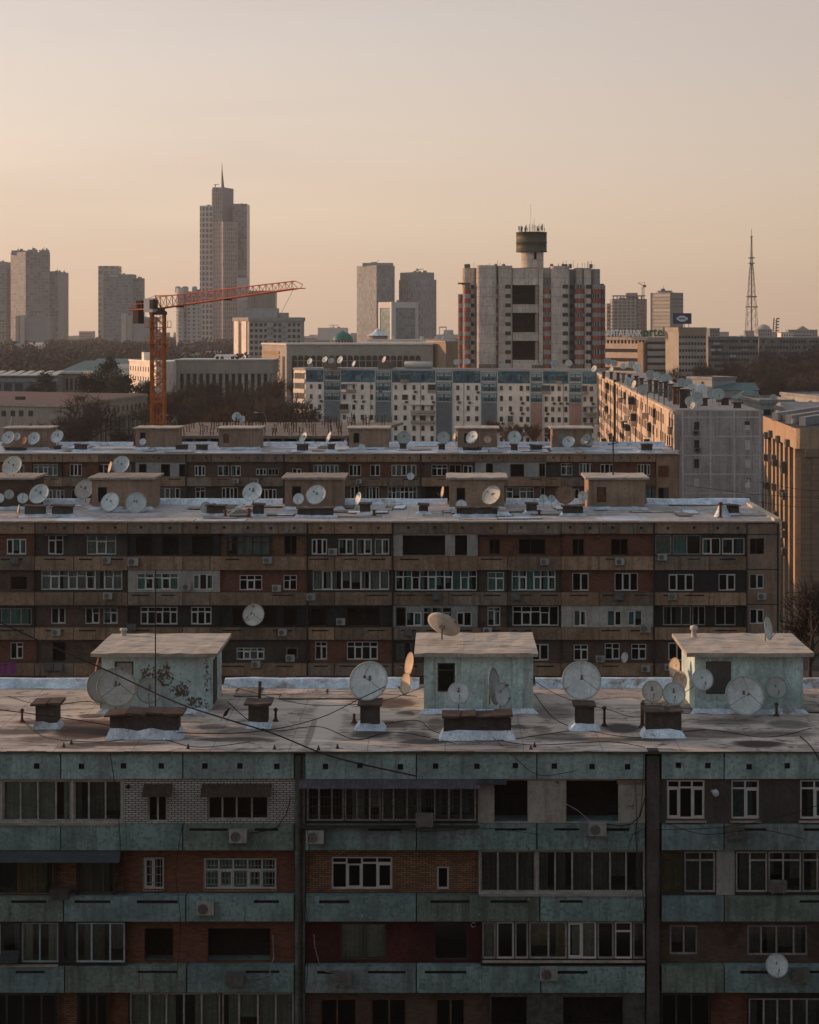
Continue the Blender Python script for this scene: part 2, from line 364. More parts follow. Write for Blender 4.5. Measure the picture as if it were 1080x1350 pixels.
def dish_meshes():
    prof = [(.001, 0)] + [(k / 7, -.19 * (k / 7) ** 2) for k in range(1, 8)]
    back = [(1.0, -.19), (1.02, -.185), (1.02, -.16)] + [(k / 7, -.19 * (k / 7) ** 2 + .03) for k in range(6, 0, -1)] + [(.001, .03)]
    b = MB(); b.lathe(prof + back, 32, axis='y')
    out = {}
    for k in ('dish', 'dishdull', 'dishold', 'dishrust', 'dishtan'): out[k] = b.mesh('reflector', m[k])
    a = MB()
    for k in range(3):
        t = RAD(90 + 120 * k); a.tube((.96 * math.cos(t), -.18, .96 * math.sin(t)), (.05 * math.cos(t), -.92, .05 * math.sin(t)), .014, 4)
    h = MB(); h.lathe([(.001, -1.0), (.05, -1.0), (.05, -.86), (.085, -.85), (.085, -.82), (.001, -.82)], 10, axis='y')
    a2 = MB(); a2.tube((0, -.12, -.92), (0, -.80, -.42), .022, 5); a2.tube((.30, -.17, -.93), (.02, -.80, -.42), .010, 4); a2.tube((-.30, -.17, -.93), (-.02, -.80, -.42), .010, 4)
    h2 = MB(); h2.lathe([(.001, -.90), (.055, -.90), (.06, -.78), (.05, -.66), (.001, -.66)], 10, (0, 0, -.36), axis='y'); h2.box(-.04, .04, -.78, -.66, -.46, -.40)
    p = MB(); p.tube((0, .12, -.05), (0, .12, -1), .05, 8); p.box(-.16, .16, .04, .17, -.12, .12); p.box(-.05, .05, .02, .12, -.3, .3)
    return out, a.mesh('feed_arm', m['steel']), h.mesh('feed_horn', m['steel']), a2.mesh('feed_arm', m['steel']), h2.mesh('feed_horn', m['steel']), p.mesh('mount', m['steel'])
DM = dish_meshes()
def make_dish(kind, paint):
    t = thing('satellite_dish', 'dish', 'satellite dish')
    r = link('reflector', DM[0][paint], t)
    link('feed_arm', DM[1 if kind == 'prime' else 3], r); link('feed_horn', DM[2 if kind == 'prime' else 4], r)
    link('mount', DM[5], t)
    return t
DPROTO = {}
def dish(px, py, rp, Y, yaw, tilt, label, group=None, kind='offset', paint='dish', pole=1.6, lean=0):
    key = (kind, paint)
    if key not in DPROTO: o = DPROTO[key] = make_dish(kind, paint)
    else: o = dup(DPROTO[key])
    R = rp / F * Y
    o.location = (X(px, Y), Y, Z(py, Y)); o.scale = (R, R, R); o.rotation_euler = (0, lean, RAD(yaw)); tag(o, label, 'satellite dish', group)
    for c in o.children:
        if c.name.startswith('reflector'): c.rotation_euler = (RAD(-tilt), 0, 0)
        else: c.scale = (1, 1, pole)
    return o

RECESSED = {'redbrick', 'orangebrick', 'brownbrick', 'olive', 'char', 'maroon'}
# ------------------------------------------------------------------ panel blocks
class Block:
    def __init__(s, name, label, Y, pxl, pxr, depth, ytop):
        s.Y = Y; s.x0 = X(pxl, Y); s.x1 = X(pxr, Y); s.D = depth; s.zt = Z(ytop, Y)
        s.t = thing(name, label, 'apartment block', (0, Y, 0)); s.rnd = random.Random(int(Y))
    def x(s, p): return X(p, s.Y)
    def z(s, p): return Z(p, s.Y)
    def roofY(s, py): return F * (H - s.zt) / (py - PY)      # depth of a roof pixel
    def body(s, wallm, roofm, edge):
        b = MB(); d = 1.35
        b.box(s.x0, s.x1, d, s.D, 0, s.zt - .25); b.build('wall', m[wallm], s.t)
        r = MB(); r.box(s.x0 - .1, s.x1 + .1, -.10, s.D + .05, s.zt - .16, s.zt, 0); r.build('roof', [roofm], s.t)
        e = MB(); e.box(s.x0 - .12, s.x1 + .12, -.13, -.102, s.zt - .17, s.zt + .02); e.build('roof_edging', m[edge], s.t)
    def panels(s, name, ya, yb, joints, mats, y=0, dep=1.3, holes=None, slots=True, rnd=None):
        r = rnd or s.rnd; za, zb = s.z(yb), s.z(ya)
        for pa, pb in zip(joints, joints[1:]):
            xa, xb = s.x(pa) + .025, s.x(pb) - .025; mt = m[r.choice(mats)]
            jit = r.uniform(-.012, .012); hs = []
            if holes:
                k = max(1, round((pb - pa) / holes)); hw = .11 if s.Y < 100 else .10
                for i in range(k):
                    cx = xa + (xb - xa) * ((i + .5) / k + r.uniform(-.03, .03)); cz = (za + zb) / 2 - .02 + r.uniform(-.03, .03); hs.append((cx - hw, cx + hw, cz - hw, cz + hw))
            elif slots:
                w = xb - xa; k = 2 if w > 3.5 else 1
                for i in range(k):
                    if r.random() < .4: continue
                    cx = xa + w * (i + .5) / k + r.uniform(-.2, .2); hw = min(w / k * .38, .95) * r.uniform(.55, 1); hs.append((cx - hw, cx + hw, zb - .27 + r.uniform(0, .03), zb - .15))
            b = MB(); b.holed(xa, xb, za, zb, y + jit, hs, .12, 0, 1)
            for h in hs: b.quad((h[0], y + jit + .12, h[2]), (h[1], y + jit + .12, h[2]), (h[1], y + jit + .12, h[3]), (h[0], y + jit + .12, h[3]), 1)
            b.quad((xa, y + jit, zb), (xb, y + jit, zb), (xb, y + dep, zb), (xa, y + dep, zb), 0)
            b.quad((xa, y + jit, za), (xa, y + dep, za), (xb, y + dep, za), (xb, y + jit, za), 0)
            b.quad((xa, y + jit, za), (xa, y + jit, zb), (xa, y + dep, zb), (xa, y + dep, za), 0); b.quad((xb, y + jit, za), (xb, y + dep, za), (xb, y + dep, zb), (xb, y + jit, zb), 0)
            b.build(name, [mt, m['joint']], s.t)
        bk = MB(); bk.box(s.x(joints[0]), s.x(joints[-1]), y + .16, y + dep - .05, za + .03, zb - .03); bk.build('floor_slab', m['joint'], s.t)
    def row(s, ya, yb, segs, y=.12):
        za, zb = s.z(yb), s.z(ya)
        for seg in segs:
            pa, pb, mat, ops = seg[:4]
            xa, xb = s.x(pa), s.x(pb); hs = []
            y0 = y; yw = (.42 if s.Y < 100 else .36) if mat in RECESSED else y0
            wins = []
            for o in ops:
                kind = o[4]; hx = (s.x(o[0]), s.x(o[1]), s.z(o[3]), s.z(o[2])); hs.append(hx)
                if kind != 'open': wins.append((hx, kind, o[5] if len(o) > 5 else 2, o[6] if len(o) > 6 else None, o[7] if len(o) > 7 else None))
            if mat:
                b = MB(); b.holed(xa, xb, za, zb, yw, hs, .16)
                if yw > y0:
                    b.quad((xa + .002, yw, za), (xa + .002, y0, za), (xa + .002, y0, zb), (xa + .002, yw, zb)); b.quad((xb - .002, y0, za), (xb - .002, yw, za), (xb - .002, yw, zb), (xb - .002, y0, zb))
                b.build('infill_wall', m[mat], s.t)
                for q in (xa, xb):
                    pass
            else:
                [MB().box(q, q + .08, y, y + 1.2, za, zb).build('partition', m['room'], s.t) for q in (xa, xb - .08)]
            for hx, kind, n, tr, cu in wins:
                window(s.t, hx[0] + .004, hx[1] - .004, max(hx[2], za) + .004, min(hx[3], zb) - .004, yw + .05, kind, n, tr, cu, bar=.065)
    def hut(s, pxa, pxb, yf, yb, h, wallm, roofm, over=(.4, .4, .4, .35), front=(), sider=None, sidel=None, slab=.16, label=None):
        """stairwell head: walls, roof slab, openings on the front given in px (x0,x1,y0,y1,material)"""
        xa, xb = X(pxa, yf), X(pxb, yf); Y0 = yf - s.Y; Y1 = yb - s.Y; z0 = s.zt + .002; z1 = s.zt + h
        b = MB(); hs = []
        for o in front: hs.append((X(o[0], yf), X(o[1], yf), max(Z(o[3], yf), z0 + .02), Z(o[2], yf)))
        b.holed(xa, xb, z0, z1, Y0, hs, .14)
        b.quad((xb, Y0, z0), (xb, Y1, z0), (xb, Y1, z1), (xb, Y0, z1)); b.quad((xa, Y1, z0), (xa, Y0, z0), (xa, Y0, z1), (xa, Y1, z1)); b.quad((xb, Y1, z0), (xa, Y1, z0), (xa, Y1, z1), (xb, Y1, z1))
        hut = b.build('stairwell_hut', m[wallm], s.t)
        r = random.Random(int(pxa)); k = 10; t = MB(); x_a, x_b, y_a, y_b = xa - over[0], xb + over[1], Y0 - over[2], Y1 + over[3]
        top = []
        for j in range(5):
            for i in range(k + 1):
                top.append((x_a + (x_b - x_a) * i / k, y_a + (y_b - y_a) * j / 4, z1 + slab + r.uniform(-.025, .025)))
        t.add(top, [(j * (k + 1) + i, j * (k + 1) + i + 1, (j + 1) * (k + 1) + i + 1, (j + 1) * (k + 1) + i) for j in range(4) for i in range(k)], 0)
        base = [(x_a, y_a, z1 + .001), (x_b, y_a, z1 + .001), (x_b, y_b, z1 + .001), (x_a, y_b, z1 + .001)]
        t.add(base, [(3, 2, 1, 0)], 1)
        def skirt(idx, a, c): 
            pts = [top[i] for i in idx]; n = len(pts); lo = [(p[0], p[1], z1 + .001) for p in pts]
            t.add(pts + lo, [(i, n + i, n + i + 1, i + 1) for i in range(n - 1)], 1)
        skirt(list(range(k + 1)), 0, 0); skirt([j * (k + 1) + k for j in range(5)], 0, 0); skirt([4 * (k + 1) + i for i in range(k, -1, -1)], 0, 0); skirt([j * (k + 1) for j in range(4, -1, -1)], 0, 0)
        t.build('hut_roof', [m[roofm], m['slabedge']], hut)
        for o, hx in zip(front, hs):
            f = MB(); a, c, d, e = hx
            f.box(a, a + .06, Y0 + .02, Y0 + .1, d, e); f.box(c - .06, c, Y0 + .02, Y0 + .1, d, e); f.box(a + .06, c - .06, Y0 + .022, Y0 + .098, e - .06, e); f.box(a + .06, c - .06, Y0 + .022, Y0 + .098, d, d + .06)
            if len(o) > 5: f.box(a + .06, c - .06, Y0 + .024, Y0 + .096, d + (e - d) * .72, d + (e - d) * .72 + .05)
            fo = f.build('hut_window', m['fdark'], hut)
            q = MB(); q.quad((a + .06, Y0 + .09, d), (c - .06, Y0 + .09, d), (c - .06, Y0 + .09, e), (a + .06, Y0 + .09, e)); q.build('hut_opening', m[o[4]], hut)
        if sider:
            q = MB(); q.box(xb + .002, xb + .05, Y0 + sider[0], Y0 + sider[1], z0 + .1, z0 + 2.05); q.build('hut_door', m['stackdark'], hut)
        return hut
    def stack(s, px, wpx, hpx, ybase, cap=.18, body='stackdark', flash='silver', dep=.7, flare=.28, capover=.16, fh=.22):
        """ventilation stack standing on the roof: px centre, width px, height px"""
        Y = s.roofY(ybase); k = Y / F; w = wpx * k / 2; h = hpx * k * 1.15; x = X(px, Y); y = Y - s.Y; z = s.zt + .002
        b = MB(); b.box(x - w, x + w, y, y + dep, z, z + h)
        n = max(1, int(w / .45))
        for i in range(n + 1):
            cx = x - w + 2 * w * i / n; b.box(cx - .035, cx + .035, y - .02, y - .001, z + .02, z + h - .02)
        o = b.build('vent_stack', m[body], s.t)
        r = random.Random(int(px)); c = MB(); a = r.uniform(-.05, .05)
        xl, xr = x - w - capover, x + w + capover; nn = max(1, round((xr - xl) / .75)); q0 = xl
        for j in range(nn):
            q1 = xl + (xr - xl) * (j + 1) / nn + (r.uniform(-.12, .12) if j < nn - 1 else 0); d0, d1, u, v = r.uniform(.08, .3), r.uniform(.08, .25), r.uniform(0, .06), r.uniform(-.04, .04); th = r.uniform(.06, .12)
            P = [(q0, y - d0), (q1 - .01, y - d0 + r.uniform(-.05, .05)), (q1 - .01, y + dep + d1), (q0, y + dep + d1)]; Z0 = [z + h + .004 + u - v, z + h + .004 + u + v, z + h + .03 + u + v, z + h + .03 + u - v]; Z0 = [max(zz, z + h + .003) for zz in Z0]
            c.add([(p[0], p[1], zz) for p, zz in zip(P, Z0)] + [(p[0], p[1], zz + th) for p, zz in zip(P, Z0)], [(0, 3, 2, 1), (4, 5, 6, 7), (0, 1, 5, 4), (1, 2, 6, 5), (2, 3, 7, 6), (3, 0, 4, 7)]); q0 = q1
        c.build('stack_cap', m['stackcap'], o)
        if flash: s.flash(x - w, x + w, y, y + dep, flare, o, fh)
        return o
    def flash(s, xa, xb, ya, yb, fl, par, hh, mat='silver', sides=True):
        """coated upstand sloping from the roof onto a wall foot"""
        r = random.Random(int(xa * 100)); z = s.zt + .004; b = MB(); k = max(3, int((xb - xa) / .5))
        o = [(xa - fl + (xb - xa + 2 * fl) * i / k, ya - fl * r.uniform(.7, 1.25), z + .001) for i in range(k + 1)]
        c = [(xa - .02 + (xb - xa + .04) * i / k, ya - .025, z + hh * r.uniform(.75, 1.1)) for i in range(k + 1)]
        b.add(o + c, [(i, i + 1, k + 2 + i, k + 1 + i) for i in range(k)])
        if sides:
            b.quad(o[-1], (xb + fl, yb, z), (xb + .02, yb, z + hh), c[-1]); b.quad((xa - fl, yb, z), o[0], c[0], (xa - .02, yb, z + hh))
        return b.build('flashing', m[mat], par)
    def curb(s, pa, pb, h=.34, mat='silver', name='roof_curb', yb=None):
        xa, xb = pa, pb; y = s.D - .35 if yb is None else yb; z = s.zt + .002; b = MB(); r = random.Random(int(xa * 10)); k = max(4, int((xb - xa) / 1.2))
        lo = [(xa + (xb - xa) * i / k, y - .55 + r.uniform(-.12, .12), z + .002) for i in range(k + 1)]
        hi = [(p[0], y, z + h + r.uniform(-.03, .03)) for p in lo]; bk = [(p[0], y + .3, q[2] + .01) for p, q in zip(lo, hi)]; dn = [(p[0], y + .3, z) for p in lo]
        n = k + 1; b.add(lo + hi + bk + dn, [(j * n + i, j * n + i + 1, (j + 1) * n + i + 1, (j + 1) * n + i) for j in range(3) for i in range(k)])
        return b.build(name, m[mat], s.t)
    def pipe(s, px, ytop, ybase, r=.06, mat='rust', cap=True):
        Y = s.roofY(ybase); x = X(px, Y); y = Y - s.Y; z1 = s.zt + (ybase - ytop) / F * Y
        b = MB(); b.tube((x, y, s.zt + .003), (x, y, z1), r, 8, cap=True)
        if cap: b.lathe([(r * 1.7, 0), (r * 1.7, .08), (.001, .14)], 8, (x, y, z1))
        b.lathe([(r * 2.6, 0), (r * 1.2, .12)], 10, (x, y, s.zt + .003))
        return b.build('vent_pipe', m[mat], s.t)

def roofmat(name, Y, stains, base='tar'):
    """weathered sheet roof; stains are (x,y,rx,ry,colour,amount) in metres on the roof"""
    mm, g, b = newmat(name)
    tc = g.new('ShaderNodeTexCoord').outputs['Object']
    sp = g.new('ShaderNodeSeparateXYZ'); g.l.new(tc, sp.inputs[0])
    n1 = g.noise(g.mapping(tc, (.12, .5, 1)), 1, 6, .65)
    n2 = g.noise(g.mapping(tc, (.5, 2.2, 1), (3, 9, 1)), 1, 6, .7)
    n3 = g.noise(g.mapping(tc, (1.6, 2.4, 1), (5, 2, 1)), 1, 5, .7)
    c0, c1, c2, c3 = base
    c = g.mix(g.sstep(n1, .35, .65), c4(c0), c4(c1))
    c = g.mix(g.math('MULTIPLY', g.sstep(n2, .47, .66), .85), c, c4(c2)); n9 = g.noise(g.mapping(tc, (2.2, 7, 1)), 1.3, 5, .75); c = g.mix(g.math('MULTIPLY', g.sstep(n9, .46, .68), .45), c, c4(c3))
    c = g.mix(g.math('MULTIPLY', g.sstep(n3, .54, .66), .8), c, c4(c3))
    w = g.math('ADD', g.math('MULTIPLY', g.math('SUBTRACT', n2, .5), .8), g.math('MULTIPLY', g.math('SUBTRACT', n3, .5), .6))
    for (x, y, rx, ry, col, am) in stains:
        dx = g.math('DIVIDE', g.math('SUBTRACT', sp.outputs[0], x), rx); dy = g.math('DIVIDE', g.math('SUBTRACT', sp.outputs[1], y), ry)
        d = g.math('ADD', g.math('MULTIPLY', dx, dx), g.math('MULTIPLY', dy, dy)); d = g.math('ADD', d, g.math('MULTIPLY', w, 2.0))
        k = g.math('SUBTRACT', 1.0, g.sstep(d, .45, 1.25))
        c = g.mix(g.math('MULTIPLY', k, am), c, c4(col))
    # lap seams of the roofing sheets
    f = g.math('FRACT', g.math('DIVIDE', g.math('ADD', sp.outputs[0], g.math('MULTIPLY', n1, .2)), 3.1))
    c = g.mix(g.math('MULTIPLY', g.math('LESS_THAN', f, .012), .5), c, c4((.05, .045, .04)))
    f = g.math('FRACT', g.math('DIVIDE', g.math('ADD', sp.outputs[1], g.math('MULTIPLY', n1, .25)), 1.05))
    c = g.mix(g.math('MULTIPLY', g.math('LESS_THAN', f, .03), .35), c, c4((.07, .06, .05)))
    g.l.new(c, b.inputs['Base Color']); b.inputs['Roughness'].default_value = .75
    bn = g.new('ShaderNodeBump'); bn.inputs['Strength'].default_value = .5; bn.inputs['Distance'].default_value = .05
    g.l.new(n2, bn.inputs['Height']); g.l.new(bn.outputs[0], b.inputs['Normal'])
    return mm
# ================================================================== BLOCK A : dark teal block in the foreground
A = Block('apartment_block', 'dark teal panel apartment block in the foreground with a stained flat roof', 67.4, -190, 1290, 12.6, 990)
def rs(px, py, rxp, ryp, col, am, B):
    Y = B.roofY(py); return (X(px, Y), Y - B.Y, rxp / F * Y, ryp * Y / (py - PY), col, am)
RUST = (.06, .026, .016); BLK = (.022, .02, .02); GRY = (.055, .05, .046); PALE = (.56, .49, .43)
m['roofA'] = roofmat('stained_tar_roof', 67.4, [rs(115, 966, 45, 9, BLK, .9, A), rs(120, 960, 48, 12, RUST, .8, A), rs(120, 944, 18, 3, BLK, .8, A), rs(520, 927, 30, 7, RUST, .85, A), rs(535, 941, 14, 4, RUST, .85, A),
    rs(490, 968, 30, 6, BLK, .85, A), rs(545, 970, 25, 7, BLK, .7, A), rs(820, 960, 26, 7, BLK, .95, A), rs(1000, 981, 38, 5, (.03, .016, .013), .95, A), rs(640, 985, 60, 8, GRY, .5, A), rs(330, 965, 60, 9, GRY, .5, A),
    rs(940, 968, 60, 6, GRY, .7, A), rs(730, 940, 30, 9, GRY, .6, A), rs(735, 972, 40, 6, BLK, .5, A), rs(432, 945, 22, 42, PALE, .95, A), rs(280, 930, 26, 6, BLK, .4, A), rs(1040, 955, 30, 6, GRY, .7, A), rs(60, 975, 40, 5, GRY, .6, A), rs(150, 981, 70, 3, BLK, .8, A), rs(75, 952, 60, 4, RUST, .8, A), rs(20, 965, 50, 4, GRY, .8, A), rs(310, 975, 55, 3, BLK, .8, A), rs(505, 955, 45, 5, RUST, .8, A), rs(560, 978, 35, 4, BLK, .85, A), rs(690, 958, 25, 3, BLK, .8, A), rs(800, 975, 60, 3, GRY, .8, A), rs(1030, 968, 50, 4, BLK, .7, A), rs(905, 962, 30, 3, RUST, .7, A), rs(380, 930, 40, 4, PALE, .8, A), rs(520, 945, 30, 4, PALE, .7, A), rs(650, 922, 30, 3, PALE, .7, A), rs(820, 925, 40, 4, PALE, .7, A), rs(300, 945, 30, 7, PALE, .7, A), rs(470, 980, 40, 4, PALE, .7, A), rs(240, 984, 60, 3, PALE, .8, A), rs(620, 985, 50, 3, PALE, .7, A), rs(900, 985, 40, 3, PALE, .6, A), rs(700, 950, 16, 9, PALE, .6, A), rs(25, 925, 40, 5, PALE, .7, A), rs(100, 985, 30, 3, BLK, .6, A), rs(410, 965, 5, 22, BLK, .5, A), rs(575, 955, 12, 9, RUST, .6, A), rs(715, 962, 12, 5, RUST, .6, A), rs(280, 958, 22, 4, BLK, .7, A), rs(860, 975, 35, 3, BLK, .7, A), rs(960, 952, 50, 4, BLK, .6, A), rs(600, 932, 20, 2.5, BLK, .8, A)],
    ((.62, .53, .46), (.39, .335, .29), (.16, .135, .115), (.07, .055, .048)))
A.body('room', 'roofA', 'stackdark') if False else None
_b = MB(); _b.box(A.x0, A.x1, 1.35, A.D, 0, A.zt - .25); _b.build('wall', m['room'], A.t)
_r = MB(); _r.box(A.x0, A.x1, -.10, A.D, A.zt - .045, A.zt); _r.build('roof', m['roofA'], A.t)
_e = MB(); _rr = random.Random(4); _xx = A.x0
while _xx < A.x1:
    _w = _rr.uniform(1.2, 3.4); _e.box(_xx, min(_xx + _w, A.x1), -.12 - _rr.uniform(0, .02), -.102, A.zt - .05 - _rr.uniform(0, .04), A.zt + _rr.uniform(-.02, .02)); _xx += _w + .01
_e.build('roof_edging', m['stackdark'], A.t)
TE = ['teal', 'teal2', 'teal3', 'teal4', 'teal']
Ljo = [-190, -80, 80, 241, 388]; Mjo = [402, 549, 708, 851]; Rjo = [872, 955, 1122, 1290]
for jo in (Ljo, Mjo, Rjo):
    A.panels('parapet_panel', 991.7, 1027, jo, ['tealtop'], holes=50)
    for ya, yb, o in ((1087, 1121, 0), (1182, 1215, 4), (1275, 1309, 5), (1368, 1402, 5)):
        jj = [jo[0]] + [q + (o if 0 < i else 0) for i, q in enumerate(jo[1:-1])] + [jo[-1]]
        A.panels('balcony_panel', ya, yb, jj, TE)
# section joint with its cables, pilaster at the right
_b = MB(); _b.box(A.x(388.5), A.x(401.5), .10, 1.3, 0, A.zt - .2); _b.build('joint_wall', m['teal4'], A.t)
_b = MB(); _b.tube((A.x(395), .0, 0), (A.x(395), .0, A.zt - .2), .06, 8); _b.tube((A.x(399), .05, 0), (A.x(398), .05, A.zt - .2), .03, 6)
for k in range(12): _b.box(A.x(392.5), A.x(398), .03, .098, 1.2 + k * 1.25, 1.34 + k * 1.25)
_b.build('drainpipe', m['stackdark'], A.t)
_b = MB(); _b.box(A.x(853), A.x(869.5), -.02, 1.3, 0, A.zt - .21); _b.build('pilaster', m['greyplaster'], A.t)
_b = MB(); _b.box(A.x(854), A.x(868), -.06, -.022, A.zt - .36, A.zt - .20); _b.box(A.x(854), A.x(868), -.16, .30, A.zt - .0, A.zt + .05); _b.build('pilaster_cap', m['tarp'], A.t)
W = 'white'; OP = 'open'
R1 = (1027.5, 1086.5); R2 = (1121.5, 1181.5); R3 = (1215.5, 1274.5); R4 = (1309.5, 1367.5)
A.row(*R1, [(-190, 162, 'fwood', [(-187, 0, 1030, 1084, 'wood', 8, None, 'cdark'), (2, 93, 1030, 1084, 'wood', 4, None, 'cgrey'), (96, 160, 1030, 1084, 'wood', 3, None, 'cdark')]),
    (162.3, 388, 'whitebrick', [(194, 220, 1044, 1085, 'wood', 2), (273, 354, 1044, 1082, 'wood', 4)])])
A.row(*R2, [(-190, 72, None, [(-100, 70, 1131, 1181, 'brown', 7, None, 'cgold')]), (72, 100, 'orangebrick', []), (100.3, 151, None, [(101, 150, 1131, 1180, 'dark', 3, None, 'cdark')]),
    (151.3, 162, 'orangebrick', []), (162.3, 388, 'redbrick', [(187, 214, 1135, 1177, W, 2), (267, 363, 1136, 1177, W, 5, .62, 'cteal')])])
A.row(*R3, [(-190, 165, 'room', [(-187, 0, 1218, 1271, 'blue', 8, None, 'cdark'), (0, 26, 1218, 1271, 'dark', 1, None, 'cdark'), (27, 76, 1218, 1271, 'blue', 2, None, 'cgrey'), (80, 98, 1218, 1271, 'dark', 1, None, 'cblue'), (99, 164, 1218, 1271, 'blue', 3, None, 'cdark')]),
    (166, 388, 'redbrick', [(188, 226, 1229, 1273, OP), (272, 355, 1229, 1273, OP)])])
A.row(*R4, [(-190, 75, None, [(-60, 74, 1312, 1366, 'dark', 6)]), (75, 101, 'orangebrick', []), (101.3, 142, None, [(102, 141, 1312, 1366, 'dark', 3)]), (142, 168, 'redbrick', []),
    (168.3, 388, 'room', [(170, 290, 1311, 1366, 'wood', 5, None, 'cgrey'), (292, 387, 1311, 1366, 'wood', 4, None, 'cgrey')])])
A.row(*R1, [(402, 630, 'room', [(404, 453, 1036, 1084, 'wood', 3), (454, 502, 1036, 1084, 'wood', 3, None, 'cgrey'), (503, 552, 1036, 1084, 'wood', 3, None, 'cdark'), (553, 628, 1036, 1084, 'wood', 4, None, 'cblue')]),
    (630.3, 851, 'whiteboard', [(652, 696, 1030, 1085, OP), (747, 816, 1030, 1085, OP)])])
A.row(*R2, [(402, 631, 'orangebrick', [(436, 517, 1134, 1177, W, 4, .80), (576, 592, 1147, 1177, W, 1)]), (631.3, 851, 'fwood', [(633, 707, 1123, 1178, 'wood', 3, None, 'cdark'), (709, 851, 1123, 1178, 'wood', 6, None, 'cdark')])])
A.row(*R3, [(402, 634, 'maroon', [(447, 509, 1222, 1271, 'dark', 2, None, 'cgrey'), (572, 618, 1222, 1271, 'dark', 1)]), (634.3, 851, 'room', [(636, 654, 1217, 1266, 'wood', 1, None, 'cgrey'), (655, 678, 1217, 1266, W, 1, .74), (679, 697, 1217, 1266, 'wood', 1),
    (698, 748, 1217, 1266, 'wood', 2, None, 'cgold'), (749, 787, 1217, 1266, W, 2, None, 'cgrey'), (788, 810, 1217, 1266, 'wood', 1), (811, 834, 1217, 1266, W, 1, .74), (835, 851, 1217, 1266, 'wood', 1, None, 'cdark')])])
A.row(*R4, [(402, 646, 'brownbrick', [(421, 470, 1322, 1366, 'brown', 2), (488, 536, 1322, 1366, 'brown', 2), (574, 614, 1322, 1366, 'brown', 2)]), (646.3, 851, 'stone', [(648, 695, 1316, 1367, OP), (743, 822, 1316, 1367, OP)])])
A.row(*R1, [(870, 1290, 'greyplaster', [(880, 930, 1029.5, 1081, W, 3, .8), (965, 1002, 1029.5, 1081, W, 2, .78, 'cblue'), (1056, 1094, 1029.5, 1081, W, 2, .78, 'cblue'), (1150, 1200, 1030, 1081, W, 3, .8)])])
A.row(*R2, [(870, 945, 'joint', [(872, 902, 1124, 1178, 'dark', 2, .78, 'cgold'), (903, 944, 1124, 1178, 'wood', 2, .78, 'cdark')]), (945.3, 969.5, 'palepanel', []), (969.8, 1290, 'joint', [(971, 1013, 1124, 1178, 'wood', 2, .78, 'cdark'), (1014, 1058, 1124, 1178, 'wood', 2, .78, 'cdark'), (1059, 1150, 1124, 1178, 'wood', 4, .78, 'cgold')])])
A.row(*R3, [(870, 1290, 'brownbrick', [(885, 922, 1225, 1264, 'wood', 2, None, 'cdark'), (988, 1068, 1225, 1265, 'wood', 4, None, 'cdark'), (1130, 1180, 1225, 1265, 'wood', 3)])])
A.row(*R4, [(870, 938, None, [(872, 937, 1312, 1366, 'dark', 3)]), (938, 985, 'redbrick', []), (985.3, 1290, 'room', [(988, 1085, 1318, 1366, 'wood', 5, None, 'cdark'), (1100, 1200, 1318, 1366, 'wood', 5)])])
# awnings, grilles, sills and other fittings of block A
def awning(pa, pb, ya, yb, mat, out, name='awning', corr=True):
    xa, xb = A.x(pa), A.x(pb); za, zb = A.z(yb), A.z(ya); k = max(4, int((xb - xa) / .09)); b = MB()
    pts = [(xa + (xb - xa) * i / k, (.02 if corr and i % 2 else 0)) for i in range(k + 1)]
    for (x0, d0), (x1, d1) in zip(pts, pts[1:]):
        b.quad((x0, -out, za + d0), (x1, -out, za + d1), (x1, .10, zb + d1), (x0, .10, zb + d0))
        b.quad((x0, -out, za + d0 - .015), (x0, .10, zb + d0 - .015), (x1, .10, zb + d1 - .015), (x1, -out, za + d1 - .015))
    return b.build(name, m[mat], A.t)
awning(395, 470, 1026, 1036, 'awning', .45); awning(470.5, 633, 1026, 1036, 'awning', .45); awning(628, 668, 1027, 1032, 'tarp', .3)
awning(189, 227, 1035, 1047, 'awnred', .4); awning(266, 358, 1035, 1047, 'awnred', .45)
awning(-120, 160, 1121, 1132, 'tarp', .5, corr=False)
def grille(pa, pb, ya, yb, nx, nz, mat='fdark', y=-.02):
    b = MB(); xa, xb, za, zb = A.x(pa), A.x(pb), A.z(yb), A.z(ya)
    for i in range(nx + 1): c = xa + (xb - xa) * i / nx; b.tube((c, y, za), (c, y, zb), .011, 4)
    for i in range(nz + 1): c = za + (zb - za) * i / nz; b.tube((xa, y - .02, c), (xb, y - .02, c), .013, 4)
    return b.build('window_grille', m[mat], A.t)
grille(403, 628, 1038, 1088, 46, 4); grille(267, 363, 1136, 1178, 20, 5, 'fwood', .34); grille(187, 214, 1135, 1178, 6, 4, 'fwood', .34)
_b = MB(); _b.box(A.x(395), A.x(632), -.26, .1, A.z(1090), A.z(1088)); _b.build('window_sill', m['fdark'], A.t)
for pa, pb, y in ((633, 851, 1180), (0, 76, 1273), (0, 161, 1086.5), (878, 932, 1083), (963, 1004, 1083), (1054, 1096, 1083), (636, 851, 1267.5)):
    _b = MB(); _b.box(A.x(pa), A.x(pb), -.05, .13, A.z(y + 1.6), A.z(y)); _b.build('window_sill', m['palepanel' if y == 1180 else 'slabedge'], A.t)
_b = MB(); _b.box(A.x(814), A.x(852), .06, .118, A.z(1034), A.z(1028.5)); _b.build('lintel', m['brown2'], A.t)
_b = MB(); _b.xprism([(A.x(0), A.z(1268)), (A.x(24), A.z(1268)), (A.x(27), A.z(1252)), (A.x(3), A.z(1252))], -.18, -.06); _b.build('sill_box', m['tarp'], A.t)
_b = MB(); _b.box(A.x(70), A.x(92), -.30, .1, A.z(1183), A.z(1172)); _b.box(A.x(68), A.x(94), -.33, .1, A.z(1172), A.z(1170)); _b.build('sill_box', m['stackdark'], A.t)
